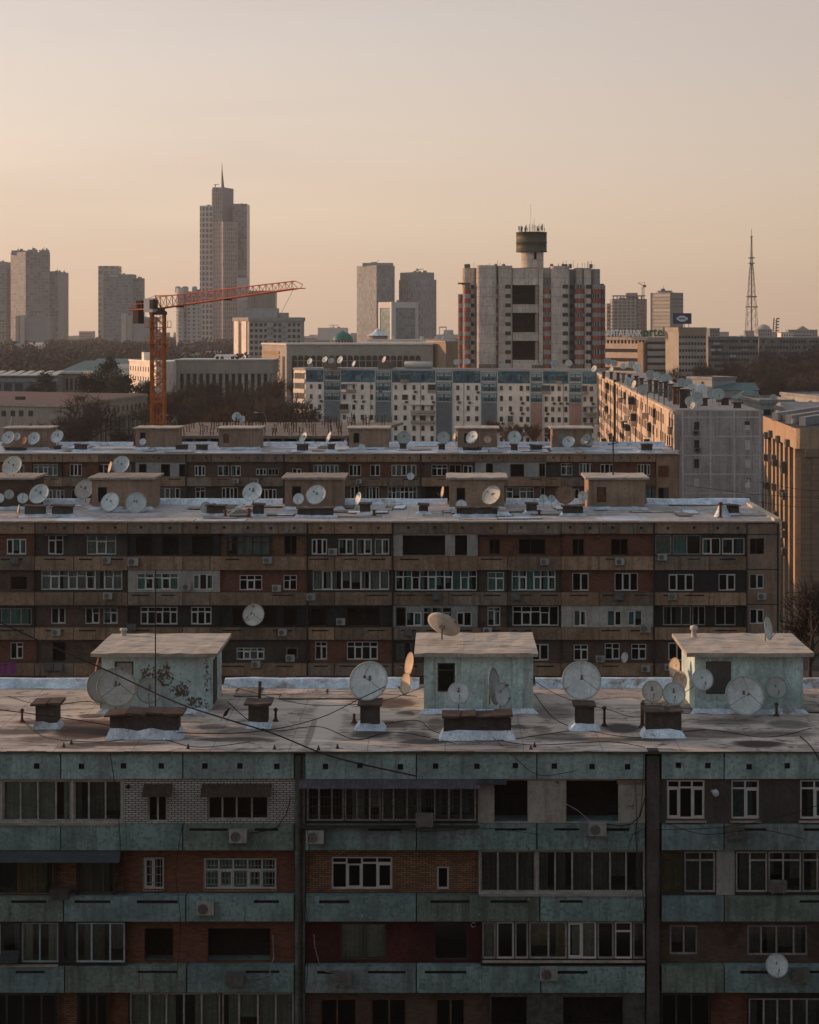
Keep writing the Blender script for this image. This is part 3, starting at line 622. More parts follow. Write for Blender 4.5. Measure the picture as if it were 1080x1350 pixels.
# outlet hood on the grey plaster, black vent on the white brick
_b = MB(); _b.lathe([(.001, -.16), (.13, -.16), (.13, 0)], 12, (A.x(944), .12, A.z(1046)), axis='y'); _b.tube((A.x(944), -.03, A.z(1046)), (A.x(938), -.05, A.z(1042)), .05, 8); _b.build('vent_hood', m['dish'], A.t)
_b = MB(); _b.lathe([(.001, -.05), (.085, -.05), (.085, 0)], 10, (A.x(168.5), .12, A.z(1038)), axis='y'); _b.build('wall_vent', m['black'], A.t)
# red painted mark on the maroon panel
_b = MB()
for k in range(10):
    a0 = RAD(40 + 30 * k); a1 = RAD(40 + 30 * (k + 1)); cx, cz = A.x(624.5), A.z(1224.3); 
    if k in (3, 8): continue
    for r0, r1 in ((.07, .105),): _b.quad((cx + r0 * math.cos(a0), .414, cz + r0 * math.sin(a0)), (cx + r0 * math.cos(a1), .414, cz + r0 * math.sin(a1)), (cx + r1 * math.cos(a1), .414, cz + r1 * math.sin(a1)), (cx + r1 * math.cos(a0), .414, cz + r1 * math.sin(a0)))
_b.build('painted_mark', m['fwhite'], A.t)
# conduits on the facade
def conduit(pts, r=.018, mat='black', name='conduit', y=-.06):
    b = MB(); b.path([(A.x(px), y, A.z(py)) for px, py in pts], r, 5); return b.build(name, m[mat], A.t)
conduit([(384, 1050), (378, 1072), (366, 1090), (350, 1095), (330, 1098)]); conduit([(414, 1231), (415, 1246), (421, 1270), (430, 1280), (445, 1282)], .016, 'fwood')
conduit([(850, 1052), (844, 1075), (832, 1086), (818, 1088), (800, 1086)], .022); conduit([(852, 1180), (849, 1215)], .02); conduit([(853, 1090), (834, 1100), (828, 1120)], .012)
conduit([(360, 1232), (361, 1262), (355, 1285), (340, 1289), (325, 1288)], .016, 'fwood'); conduit([(838, 1030), (840, 1120)], .012)
conduit([(744, 1058), (762, 1068), (780, 1084)], .014, 'fwood')
# stairwell heads
m['hutteal'] = flaked('teal_limewash', (.43, .57, .58), [(X(207, 74.1), Z(892, 74.1), .75, .42), (X(236, 74.1), Z(909, 74.1), .42, .40), (X(256, 74.1), Z(926, 74.1), .32, .24), (X(272, 74.1), Z(905, 74.1), .12, 1.0), (X(187, 74.1), Z(905, 74.1), .15, .3)])
A.hut_l = A.hut(134, 276, 74.1, 78.2, 2.5, 'hutteal', 'hutroof', front=[(151, 176, 872, 898, 'palepanel')], sider=(1.2, 2.2))
A.hut_m = A.hut(559, 703, 74.1, 78.4, 2.5, 'hutteal2', 'hutroof', over=(.42, .2, .4, .4), front=[(577, 600, 874, 912, 'dark', 1)])
A.hut_r = A.hut(916, 1059, 74.1, 78.2, 2.5, 'hutteal2', 'hutroof', front=[(931, 964, 872, 915, 'steel')])
for hh, a, b in ((A.hut_l, 134, 276), (A.hut_m, 559, 703), (A.hut_r, 916, 1059)):
    A.flash(X(a, 74.1), X(b, 74.1), 74.1 - A.Y - .02, 78.2 - A.Y, .24, hh, .20, sides=False)
_b = MB()
for k in range(12): xx = X(931, 74.1) + .06 + k * .085; _b.box(xx, xx + .05, 74.1 - A.Y - .01, 74.1 - A.Y + .03, Z(914, 74.1), Z(873, 74.1))
_b.build('shutter', m['steel'], A.hut_r)
# rooftop vents on the left and right huts
def rvent(px, Y, z, parent, h=.35):
    b = MB(); x = X(px, Y); y = Y - A.Y; b.lathe([(.13, 0), (.11, h * .6), (.17, h * .62), (.17, h * .9), (.001, h)], 12, (x, y, z)); return b.build('roof_vent', m['dishold'], parent)
rvent(163, 78, A.zt + 2.66, A.hut_l); rvent(915, 77.6, A.zt + 2.66, A.hut_r, .55)
# stacks: (centre px, width px, height px, base y, flashing flare)
A.stack(61.5, 27, 27, 961, capover=.2, fh=.3, flare=.16); A.stack(340.5, 24, 26, 960, capover=.2, fh=.28, flare=.16); A.stack(190.5, 89, 26, 974, capover=.22, flare=.2, fh=.42); A.stack(488, 24, 27, 962, capover=.14, flare=.28, fh=.3)
A.stack(629.5, 87, 25, 975, capover=.1, flare=.22, fh=.38); A.stack(771, 23, 26, 962, capover=.12, flare=.3, fh=.3); A.stack(875, 45, 28, 972, capover=.1, flare=.22, fh=.32)
for px, ya, yb in ((29, 938, 952), (467, 941, 953), (363.5, 937, 951), (797, 935, 957), (847, 926, 959), (1024, 930, 944)): A.pipe(px, ya, yb, .055 if px != 847 else .075, 'rust' if px in (467, 847, 29) else 'stackdark', px not in (467, 847))
_b = MB(); _Y = A.roofY(950); _b.tube((X(341, _Y), _Y - A.Y + .3, A.zt + .8), (X(342, _Y), _Y - A.Y + .3, A.zt + 1.6), .07, 8, cap=True); _b.build('vent_pipe', m['rust'], A.t)
_xs = [A.x0, X(120, 80)]
for pa, pb in ((-200, 122), (296, 553), (706, 902), (1052, 1300)):
    A.curb(max(X(pa, 79.6), A.x0 + .1), min(X(pb, 79.6), A.x1 - .1))
# lighter patch of roofing felt and little upstands by the edge
for k, (px, py) in enumerate(((84, 984), (248, 986), (362, 987), (94, 980), (420, 988), (445, 986), (700, 987), (705, 984))):
    A.pipe(px, py - 5, py + 1, .03, 'stackdark', False)

# felt strips and coated patches laid over each other on the roof
m['palefelt'] = M('pale_felt', (.54, .47, .41), .85, .45, .9, 0, [(1.2, .54, .62, (.16, .13, .11)), (2.5, .6, .7, (.07, .055, .05))]); m['midfelt'] = M('worn_felt', (.33, .285, .25), .85, .5, 1.1, .3, [(1.2, .54, .62, (.12, .1, .085)), (2.2, .58, .68, (.5, .43, .37))]); m['darkfelt'] = M('dark_felt', (.11, .092, .08), .85, .4, 1.0, 0, [(1.4, .58, .68, (.3, .26, .22))]); m['tarline'] = M('tar_seam', (.03, .026, .024), .7, .3, 2, 0)
def patches(Bk, n, seed, keep=None):
    r = random.Random(seed); mats = ['palefelt', 'palefelt', 'midfelt', 'silver', 'midfelt', 'palefelt', 'midfelt', 'midfelt'] if Bk.Y < 100 else ['palefelt', 'silver', 'darkfelt', 'silver', 'midfelt']
    for i in range(n):
        w, l = (r.uniform(.8, 1.3), r.uniform(2.2, 6)) if r.random() < .5 else (r.uniform(1.5, 4.5), r.uniform(.8, 1.6)); cx = Bk.x0 * .75 + (Bk.x1 - Bk.x0 * .75) * r.random(); cy = r.uniform(.8, Bk.D - 1.2); z = Bk.zt + .004 + .0025 * i; k = 8
        if Bk.Y < 100 and (cy < 5.6 or i in (5, 8)): continue
        a = r.uniform(-.05, .05); b = MB(); mt = r.choice(mats); e = r.uniform(.03, .09)
        def ring(ww, ll, zz):
            P = []
            for (sx, sy, dx, dy) in ((-1, -1, 1, 0), (1, -1, 0, 1), (1, 1, -1, 0), (-1, 1, 0, -1)):
                for j in range(k): t = j / k * 2; x = (sx + dx * t) * ww / 2 + r.uniform(-.05, .05); y = (sy + dy * t) * ll / 2 + r.uniform(-.05, .05); P.append((cx + x - a * y, max(.02, min(Bk.D - .1, cy + y + a * x)), zz))
            return P
        b.add(ring(w + e * 2, l + e * 2, z), [tuple(range(4 * k))], 1); b.add(ring(w, l, z + .0012), [tuple(range(4 * k))], 0); b.build('roof_patch', [m[mt], m['tarline']], Bk.t)
patches(A, 24, 5)
GA = 'air conditioners on the teal block'
ac(315, 1100, 67.4, 'pale air conditioner under the white brick wall of the teal block', GA); ac(272, 1195, 67.4, 'air conditioner with round fan on the teal panel below the barred white window', GA)
ac(311, 1288, 67.4, 'grimy air conditioner on the teal panel below the wide dark brick opening', GA, True); ac(416, 1101, 67.4, 'air conditioner hung beside the section joint below the corrugated awning', GA)
ac(560, 1077, 67.4, 'dark air conditioner standing behind bars in the long glazed loggia', GA, True, 1, .42); ac(453, 1287, 67.4, 'dark grimy air conditioner below the maroon painted wall', GA, True)
ac(723, 1281, 67.4, 'clean pale air conditioner below the glazed loggia right of the maroon wall', GA); ac(787, 1091, 67.4, 'air conditioner below the dark opening between stained white boards', GA)
ac(968, 1095, 67.4, 'grey air conditioner below the blue curtained window on grey plaster', GA, True); ac(1054, 1283, 67.4, 'dim air conditioner right of the dish on the teal facade', GA, True)
ac(1025, 1166, 67.4, 'dark air conditioner inside the glazed loggia right of the pale panel', GA, True, .9, .25)

GD = 'satellite dishes on the teal block'
dish(153, 907, 26, 72.0, 22, 24, 'big pale dish with a rust stained rim before the left teal hut', GD, 'prime', 'dishold', 1.1)
dish(134, 906, 22, 73.4, 35, 20, 'dull dish half hidden behind the big rust stained dish', GD, 'offset', 'dishdull', 1.3)
dish(197, 911, 17, 73.2, 8, 22, 'grey green dish before the peeling wall of the left hut', GD, 'offset', 'dishdull', 1.6)
dish(129, 884, 17, 74.9, -78, 12, 'reddish edge-on dish leaning at the left corner of the left hut', GD, 'offset', 'dishrust', 1.0)
dish(487, 899, 26, 71.8, -16, 28, 'big clean dish standing alone on the chimney left of the middle hut', GD, 'prime', 'dish', .95)
dish(542, 876, 15.5, 74.6, -70, 12, 'upper rust coloured edge-on dish on the left side of the middle hut', GD, 'offset', 'dishtan', .4)
dish(537, 902, 14.5, 74.2, -64, 12, 'lower rust coloured edge-on dish on the left side of the middle hut', GD, 'offset', 'dishtan', .4)
dish(605, 914, 14.5, 71.6, 4, 24, 'small dish on the stack below the window of the middle hut', GD, 'offset', 'dish', 1.7)
dish(648, 905, 24, 71.9, 72, 8, 'tall dish turned edge-on beside its small neighbour before the middle hut', GD, 'prime', 'dishdull', 1.0)
dish(661, 916, 16, 71.6, 52, 14, 'narrow dish turned right on the stack before the middle hut', GD, 'offset', 'dish', 1.3)
dish(767, 898, 25.5, 71.8, -6, 22, 'big dish with a dark centre on the chimney between middle and right huts', GD, 'prime', 'dish', 1.0)
dish(860, 912, 14, 71.6, 4, 22, 'plain small dish at left on the stack before the right hut', GD, 'offset', 'dishold', 1.6)
dish(888.5, 915, 15, 71.6, 0, 22, 'small dish with a dark smudge at right on the stack before the right hut', GD, 'offset', 'dish', 1.6)
dish(891, 881, 13.5, 75.5, -66, 12, 'upper warm lit edge-on dish beside the left wall of the right hut', GD, 'offset', 'dishtan', 1.2)
dish(898, 899, 14, 74.8, -58, 12, 'lower warm lit edge-on dish beside the left wall of the right hut', GD, 'offset', 'dishtan', 1.2)
dish(926, 896, 14.5, 73.6, 12, 20, 'small dish in front of the shutter of the right hut', GD, 'offset', 'dish', .8)
dish(981, 918, 26, 73.0, 6, 20, 'biggest dish leaning on the front wall of the right hut', GD, 'prime', 'dish', .9)
dish(1023, 907, 14.5, 73.6, 8, 20, 'small dull dish on the right part of the right hut wall', GD, 'offset', 'dishdull', .8)
dish(1024, 1273, 15, 67.0, 4, 20, 'single dish hung on the teal facade beside an air conditioner', GD, 'offset', 'dish', .9)
# dishes standing on the hut roofs
dish(584, 826, 22.5, 76.2, 152, 40, 'big beige dish seen from behind on the roof of the middle hut', GD, 'prime', 'dishold', .75)
dish(1011, 829, 15, 76.2, 62, 10, 'white dish turned right on the roof of the right hut', GD, 'offset', 'dish', 1.1)
# ================================================================== BLOCK B : brown block in the middle distance
B = Block('apartment_block', 'brown five storey block with brick infills behind the teal block', 134.0, -160, 1029, 13.4, 687)
LR = (.6, .66, .74)
m['roofB'] = roofmat('silvered_tar_roof', 134, [rs(250, 680, 30, 6, PALE, .6, B), rs(540, 678, 30, 5, PALE, .7, B), rs(880, 678, 60, 5, PALE, .7, B), rs(640, 683, 20, 3, LR, .8, B), rs(820, 683, 40, 3, LR, .8, B), rs(100, 684, 30, 3, LR, .8, B)],
    ((.50, .45, .41), (.26, .23, .21), (.10, .085, .075), (.62, .68, .76)))
_b = MB(); _b.box(B.x0, B.x1 - .05, 1.35, B.D, 0, B.zt - .25); _b.build('wall', m['room'], B.t)
_b = MB(); _b.box(B.x0, B.x1, -.12, B.D, B.zt - .06, B.zt); _b.build('roof', m['roofB'], B.t)
_b = MB(); _b.box(B.x0, B.x1 + .02, -.15, -.122, B.zt - .10, B.zt + .01); _b.build('roof_edging', m['slabedge'], B.t)
BR = ['brown', 'brown', 'brown2', 'brown3']
jo = [-160, -80, 45.5, 97, 168, 241, 277, 405]; jo2 = [406, 441, 517]; jo3 = [518.5, 592, 669, 740, 790, 862]; jo4 = [863, 935, 985]
for J in (jo, jo2, jo3, jo4):
    B.panels('parapet_panel', 687.6, 703.5, J, BR, holes=33)
    for ya, yb in ((734, 751.5), (781.5, 798), (828, 843.5), (875, 891), (922, 938)):
        B.panels('balcony_panel', ya, yb, J, BR)
r1, r2, r3, r4, r5 = (704, 733.5), (752, 781), (798.5, 827.5), (844, 874.5), (891.5, 921.5)
B.row(*r1, [(-160, 45, 'redbrick', [(7, 33, 711, 732, W, 3, None, 'cteal'), (-60, -30, 711, 732, W, 2)]), (45.3, 168, 'olive', [(62, 82, 706.5, 732, W, 2, .75), (113, 152, 706.5, 732, W, 3, .7, 'cgrey')]),
    (168.3, 290, 'char', [(178, 200, 708, 732, OP), (213, 235, 708, 732, OP), (252, 280, 708, 732, OP)]), (290.3, 299, 'orangebrick', []), (299.3, 357, 'joint', [(300, 356, 706, 732.5, 'dark', 5, .65, 'cgrey')]),
    (357.3, 405, 'orangebrick', [(374, 391, 706.5, 732, 'dark', 2)])])
B.row(*r2, [(-160, 45, 'brownbrick', [(12, 35, 760, 779, 'brown', 1)]), (45.3, 168, 'olive', [(53, 160, 752.5, 778.5, W, 9, .70, 'cgrey')]), (168.3, 290, 'whiteboard', [(180, 235, 756, 778, W, 5, .72, 'cteal'), (254, 281, 757, 778, W, 3, None, 'cteal')]),
    (290.3, 405, 'redbrick', [(315, 345, 759, 779, W, 3, .68), (373, 391, 759, 779, W, 2, .68)])])
B.row(*r3, [(-160, 45, 'olive', [(-40, 40, 803, 825, 'wood', 6, None, 'cteal')]), (45.3, 168, 'brownbrick', [(66, 85, 801, 823.5, W, 2), (111, 130, 802, 823.5, W, 2, .7), (135, 154, 802, 823.5, W, 2, .7, 'cteal')]),
    (168.3, 290, 'char', [(184, 233, 801, 824.5, W, 5, .72), (251, 278, 801, 824.5, W, 3, .72)]), (290.3, 405, 'char', [(306, 364, 803, 826, OP), (374, 391, 803, 826, OP)])])
B.row(*r4, [(-160, 48, 'redbrick', [(12, 29, 848, 870, W, 2, .75)]), (48.3, 168, 'brownbrick', [(68, 85, 848, 873, OP)]), (168.3, 290, 'redbrick', [(230, 262, 850, 871, W, 3, .7)]), (290.3, 405, 'olive', [(311, 348, 855, 871, W, 4, .7, 'cgrey'), (377, 392, 855, 869, 'wood', 1)])])
B.row(*r5, [(-160, 405, 'brownbrick', [(60, 123, 893, 915, W, 6, .7), (330, 390, 893, 915, W, 5)])])
B.row(*r1, [(405.5, 517, 'olive', [(410.5, 431, 711, 732, W, 3), (446, 466, 711, 732, W, 2, None, 'cteal'), (470, 490, 711, 732, W, 2, None, 'cgrey'), (494, 513, 711, 732, W, 2, None, 'cgrey')])])
B.row(*r2, [(405.5, 517, 'olive', [(412, 513, 752.5, 779, W, 8, None, 'cgrey')])])
B.row(*r3, [(405.5, 517, 'char', [(410, 430, 803, 827, OP), (458, 500, 803, 827, OP)])])
B.row(*r4, [(405.5, 517, 'redbrick', [(415, 431, 847, 871, W, 2, .75), (457, 498, 847, 871, W, 4, .72)])])
B.row(*r5, [(405.5, 517, 'brownbrick', [(408, 462, 896, 915, W, 5, None, 'cteal')])])
B.row(*r1, [(517.5, 630, 'whiteboard', [(531, 587, 706, 733, OP), (600, 616, 706, 733, OP)]), (630.3, 740, 'redbrick', [(645, 660, 711, 732, 'dark', 2), (684, 720, 711, 732, 'dark', 2)]),
    (740.3, 862, 'redbrick', [(755, 771, 711, 734, 'dark', 2), (806, 829, 711, 733, 'dark', 2)])])
B.row(*r2, [(517.5, 630, 'olive', [(521, 629, 752.5, 779.5, W, 10, .68, 'cteal')]), (630.3, 669, 'olive', [(643, 665, 755, 780, W, 2, .68, 'cteal')]), (669.3, 740, 'olive', [(675, 733, 752.5, 779.5, W, 6, .68, 'cteal')]),
    (740.3, 862, 'redbrick', [(755, 777, 756, 780, W, 2), (811, 842, 756, 780, W, 3)])])
B.row(*r3, [(517.5, 630, 'palepanel', [(522, 535, 801, 826, 'dark', 1), (535.5, 556, 807, 826, W, 2, None, 'cteal'), (558, 596, 801, 826, 'wood', 3, .72, 'cteal'), (602, 622, 807, 826, W, 2)]), (630.3, 669, 'brownbrick', [(643, 660, 801, 826.5, W, 2, .8, 'cgrey')]),
    (669.3, 740, 'olive', [(676, 737, 800, 826, W, 5, .70)]), (740.3, 862, 'whiteboard', [(757, 773, 805, 826, W, 2, None, 'cgrey'), (801, 820, 805, 826, W, 2, None, 'cteal'), (828, 847, 805, 826, W, 2, None, 'cteal')])])
B.row(*r4, [(517.5, 630, 'olive', [(520, 546, 848, 872, 'dark', 2, None, 'cgrey'), (556, 600, 848, 872, 'dark', 3)]), (630.3, 740, 'brownbrick', [(700, 724, 850, 872, W, 2)]), (740.3, 862, 'brownbrick', [(757, 776, 851, 872, W, 2, .7), (798, 818, 849, 871, W, 2, .7), (833, 853, 850, 871, W, 2, .7)])])
B.row(*r5, [(517.5, 862, 'brownbrick', [(864, 880, 896, 915, W, 2)])])
B.row(*r1, [(862.5, 985, 'olive', [(865, 886, 706, 732, 'wood', 1, None, 'cgrey'), (888, 925, 706, 732, 'wood', 2, None, 'cteal'), (927, 951, 710, 732, W, 2, None, 'cteal'), (953, 983, 710, 732, W, 2, None, 'cblue')])])
B.row(*r2, [(862.5, 985, 'joint', [(882, 915, 757, 779.5, W, 3), (948, 970, 757, 779, W, 2)])])
B.row(*r3, [(862.5, 985, 'char', [(875, 912, 800, 825.5, 'wood', 3, None, 'cdark'), (914, 931, 800, 825.5, 'wood', 2), (944, 971, 800, 825.5, 'wood', 2)])])
B.row(*r4, [(862.5, 985, 'brownbrick', [(882, 906, 848, 872, W, 2)])])
B.row(*r5, [(862.5, 985, 'brownbrick', [(880, 900, 896, 915, W, 2)])])
# end bay: plain beige wall
_b = MB(); hs = [(B.x(a), B.x(b), B.z(d), B.z(c)) for a, b, c, d in ((989, 1008, 710, 731), (988.5, 1008, 757, 777), (989, 1008, 803, 823), (989, 1008, 850, 872))]
_b.holed(B.x(985.5), B.x1, 0, B.zt - .2, .10, hs, .2); _b.quad((B.x1, .1, 0), (B.x1, 1.4, 0), (B.x1, 1.4, B.zt - .2), (B.x1, .1, B.zt - .2)); _b.build('infill_wall', m['hutbrown'], B.t)
for i, h in enumerate(hs): window(B.t, h[0] + .004, h[1] - .004, h[2] + .004, h[3] - .004, .18, 'dark' if i == 0 else W, 2, None, 'cteal' if i == 1 else None, bar=.065)
_b = MB()
for zz in (705, 751, 797, 843): _b.box(B.x(985.5), B.x1 - .03, .085, .098, B.z(zz) - .04, B.z(zz) + .04)
_b.box(B.x(984), B.x(985.4), -.05, .3, 0, B.zt - .2); _b.box(B.x1 - .25, B.x1 - .12, .06, .099, 0, B.zt - .3); _b.build('panel_joint', m['joint'], B.t)
for px in (517.8, 862.2, 405.2): _b = MB(); _b.tube((B.x(px), -.05, 0), (B.x(px), -.05, B.zt - .1), .06, 6); _b.build('drainpipe', m['joint'], B.t)
for pa, pb, y in ((375, 406, 702.5), (630, 738, 703), (60, 90, 704.5), (112, 155, 704.5), (298, 358, 704), (64, 88, 800), (110, 156, 800)):
    _b = MB(); _b.box(B.x(pa), B.x(pb), -.35, .1, B.z(y + 1.6), B.z(y + .3)); _b.build('awning', m['awning' if y == 703 else 'tarp'], B.t)
# huts
YB = B.roofY(671.5)
FB = []
for pa, pb, wmat, fr in ((-50, 42, 'brownbrick', []), (121, 200, 'hutbrown', [(129, 141, 642, 662, 'dark')]), (375.5, 451, 'hutbrown', [(385, 397, 641, 660, 'dark')]), (592.5, 665, 'hutbrown', [(602, 613.5, 643, 661, 'dark')]), (776, 851, 'hutbrown', [(787, 799.5, 642, 662, 'rust')])):
    hh = B.hut(pa, pb, YB, YB + 4.2, 2.52, wmat, 'hutroof' if pa > 500 else 'slabedge', over=(.28, .3, .35, .3), front=fr, slab=.17)
    B.flash(X(pa, YB), X(pb, YB), YB - B.Y - .02, YB - B.Y + 4, .35, hh, .25, sides=False)
for px, w, h, yb in ((45.5, 25, 11, 681), (81.5, 25, 11, 681), (284.5, 23, 10.5, 680), (340.5, 13, 12, 680.5), (481.5, 13, 11, 678), (558.5, 11, 9, 677.5), (629, 53, 9, 681), (416, 46, 9, 682), (701, 13, 10, 677), (755.5, 26, 10, 680), (962, 24, 10, 679.5)):
    B.stack(px, w, h, yb, capover=.15, flare=.35)
for px, ya, yb, mt in ((950, 664, 682, 'rust'), (328, 672, 682, 'rust'), (297, 674, 681, 'rust'), (493, 674, 680, 'stackdark'), (711, 674, 679, 'stackdark')): B.pipe(px, ya, yb, .11, mt)
_b = MB(); _b.lathe([(.7, 0), (.45, .5), (.3, .9)], 9, (X(953, 137), 3.2, B.zt)); _b.build('flashing', m['silver'], B.t)
for pa, pb in ((-160, -48), (43, 119), (207, 373), (453, 590), (667, 774), (853, 1026)): B.curb(max(X(pa, 147), B.x0 + .1), min(X(pb, 147), B.x1 - .1), .45)
_b = MB(); _b.box(B.x1 - .5, B.x1 + .02, -.1, B.D, B.zt + .003, B.zt + .22); _b.build('roof_curb', m['hutroof'], B.t)

patches(B, 44, 6)
GB = 'air conditioners on the brown block'
for px, py, o, lb in ((84, 454, 0, ''), ):
    pass
for px, py, old, lb in ((20, 739, 1, 'grimy air conditioner below the teal curtained window at far left'), (141, 738, 0, 'air conditioner below the wide window on olive plaster, top storey'), (176, 740, 0, 'large pale air conditioner at the corner of the charred loggia'),
    (353, 738, 0, 'air conditioner below the black glazed loggia, top storey'), (246.5, 773, 0, 'air conditioner between two teal windows on white boards'), (143, 785, 0, 'air conditioner below the long nine pane loggia'), (75, 833, 0, 'air conditioner below the left window of the brown brick bay'),
    (174, 826, 1, 'grimy air conditioner on the floor of the charred third storey loggia'), (65.5, 879, 1, 'left one of two adjoining air conditioners above the roof edge at left'), (78, 879, 1, 'right one of two adjoining air conditioners above the roof edge at left'), (338, 875, 0, 'air conditioner below the low four pane window, fourth storey'),
    (365, 775, 0, 'air conditioner on red brick left of the narrow window'), (439, 727, 0, 'air conditioner between the windows on olive plaster, top storey'), (410.5, 786.5, 0, 'air conditioner below the left end of the pale curtained loggia'), (449.5, 819, 0, 'air conditioner between two black openings of the burnt loggia'),
    (373, 833, 0, 'air conditioner left of the section joint below the dark loggia'), (538, 833, 1, 'grimy air conditioner below the pale panelled loggia behind the beige dish'), (643, 831, 0, 'air conditioner below the narrow white window right of the beige dish'), (687, 832, 1, 'grimy air conditioner below the five pane loggia, third storey'),
    (576, 786, 1, 'grimy air conditioner below the ten pane loggia'), (680, 786, 1, 'dark air conditioner below the six pane loggia'), (718, 740, 0, 'air conditioner below the wide dark window on red brick, left of the joint'), (817, 740, 0, 'air conditioner below the right dark window on red brick'),
    (873, 734, 0, 'air conditioner at the left end of the grey glazed top loggia'), (816, 786, 1, 'grimy air conditioner below the three pane window on red brick'), (886.5, 786, 0, 'air conditioner below the three pane window in the dark bay'), (850.5, 828, 0, 'large clean air conditioner at the right end of the white boards'),
    (851, 881, 0, 'air conditioner under the last of the cross barred windows, fourth storey'), (791, 868, 0, 'dim air conditioner between the cross barred windows'), (1004, 785.5, 0, 'air conditioner on the plain beige end wall'), (383, 867, 0, 'air conditioner hung in the bay left of the red brick, fourth storey'), (882, 879, 0, 'air conditioner behind the upper edge-on dish of the right teal hut')):
    ac(px, py, 134, lb, GB, bool(old), 1.0 if px not in (176, 850.5) else 1.2)
GE = 'satellite dishes on the brown block'
YD = 138.5
for px, py, rp, Y, yaw, tilt, kind, paint, pole, lb in (
    (17, 615, 14, 144, -18, 30, 'prime', 'dishold', .9, 'large scratched dish on the roof of the dark brick hut at far left'), (12, 652, 6.5, 141.8, 10, 20, 'offset', 'dishdull', 1.2, 'small dull dish on the front of the dark brick hut'), (30, 657, 7, 140.6, 15, 20, 'offset', 'dish', 1.2, 'small clean dish right of the dark brick hut wall'),
    (52.5, 652, 14, 140, -18, 32, 'prime', 'dish', 1.1, 'large white dish tilted left between the dark brick hut and the brown hut'), (25, 671, 6, 140, -70, 10, 'offset', 'dishtan', .8, 'small edge-on tan dish low at the dark brick hut'), (-1, 657, 6.5, 140.5, 10, 20, 'offset', 'dish', 1.2, 'small dish cut by the left picture edge'),
    (160, 613.5, 12.5, 145, -18, 30, 'prime', 'dish', .8, 'white dish on the roof of the brown hut at left'), (146, 616, 7.5, 144.6, -66, 14, 'offset', 'dishtan', .9, 'sunlit edge-on dish beside the white one on the brown hut roof'), (112, 646, 13.5, 146, -18, 26, 'prime', 'dishold', 1.2, 'large dish partly hidden by the left corner of the brown hut'),
    (146, 662.5, 13, 140.5, -18, 26, 'prime', 'dish', .9, 'left one of two large dishes before the brown hut door'), (180, 663.5, 14, 140.5, -4, 20, 'prime', 'dish', .9, 'right rounder one of two large dishes before the brown hut'), (333.5, 649.5, 13.5, 140.5, -18, 30, 'prime', 'dish', 1.6, 'large tilted dish standing alone over the stack between two huts'),
    (271.5, 669, 7.5, 138.5, -8, 15, 'offset', 'dishdull', 1.2, 'small grey dish beside the wide roof stack'), (394, 658, 7.5, 140.6, -12, 20, 'offset', 'dish', 1.2, 'small dish left of its large neighbour before the second brown hut'), (417.5, 653, 13.5, 140.4, -18, 30, 'prime', 'dish', 1.0, 'large tilted dish before the second brown hut'),
    (473.5, 657, 8, 140, -62, 14, 'offset', 'dish', 1.3, 'narrow dish right of the second brown hut'), (584.5, 649, 8, 141, -78, 10, 'offset', 'dishtan', 1.4, 'sunlit edge-on dish left of the third brown hut'), (608.5, 666.5, 7.5, 140, 0, 18, 'offset', 'dish', 1.1, 'small round dish below the door of the third brown hut'),
    (649, 653.5, 13.5, 141, -36, 30, 'prime', 'dishold', .9, 'large speckled dish on the front of the third brown hut'), (716.5, 657.5, 5.5, 143, 0, 18, 'offset', 'dish', 2.0, 'left one of two tiny dishes beside the rusted dish'), (727.5, 657.5, 5, 143, 6, 18, 'offset', 'dish', 2.2, 'right one of two tiny dishes beside the rusted dish'),
    (745.5, 652, 13, 142, -8, 20, 'prime', 'dishrust', 1.2, 'rusted brown mesh dish left of the fourth brown hut'), (768.5, 654, 6.5, 141.5, -6, 18, 'offset', 'dishold', 1.8, 'small pale dish between the rusted dish and the fourth brown hut'),
    (335, 811, 14.5, 133.4, -10, 20, 'prime', 'dishold', .5, 'large patchy dish hung on the facade before the burnt loggia'), (824.5, 867, 7, 133.4, -58, 14, 'offset', 'dish', .6, 'narrow small dish hung between cross barred windows')):
    dish(px, py, rp, Y, yaw, tilt, lb, GE, kind, paint, pole)
_t = thing('antenna_mast', 'thin dark antenna pole with a cross arm on the fourth brown hut', 'antenna', (X(808.5, YB + 2), YB + 2, B.zt + 2.7))
_b = MB(); _b.tube((0, 0, 0), (0, 0, 3.3), .06, 6); _b.build('pole', m['black'], _t); _b = MB(); _b.tube((-.45, 0, 2.6), (.45, 0, 2.75), .05, 5); _b.tube((-.3, 0, 2.9), (.3, 0, 2.85), .05, 5); _b.tube((0, -.4, 2.3), (0, .4, 2.3), .04, 5); _b.build('cross_arm', m['black'], _t)
_t = thing('laundry', 'purple cloth drying on a line before the brown block at far left', 'laundry', (X(6, 132.6), 132.6, 0)); _b = MB(); k = 14
for i in range(k):
    xa = -.9 + i * .13; f = lambda i: .05 * math.sin(i * 1.7); _b.quad((xa, f(i), Z(889, 132.6)), (xa + .13, f(i + 1), Z(889, 132.6) + .01), (xa + .13, f(i + 1) * .4, Z(873, 132.6)), (xa, f(i) * .4, Z(873, 132.6)))
_b.build('cloth', m['purple'], _t); _b = MB(); _b.tube((-3, .0, Z(872.6, 132.6)), (1.5, 0, Z(872.6, 132.6)), .012, 4); _b.build('line', m['black'], _t)

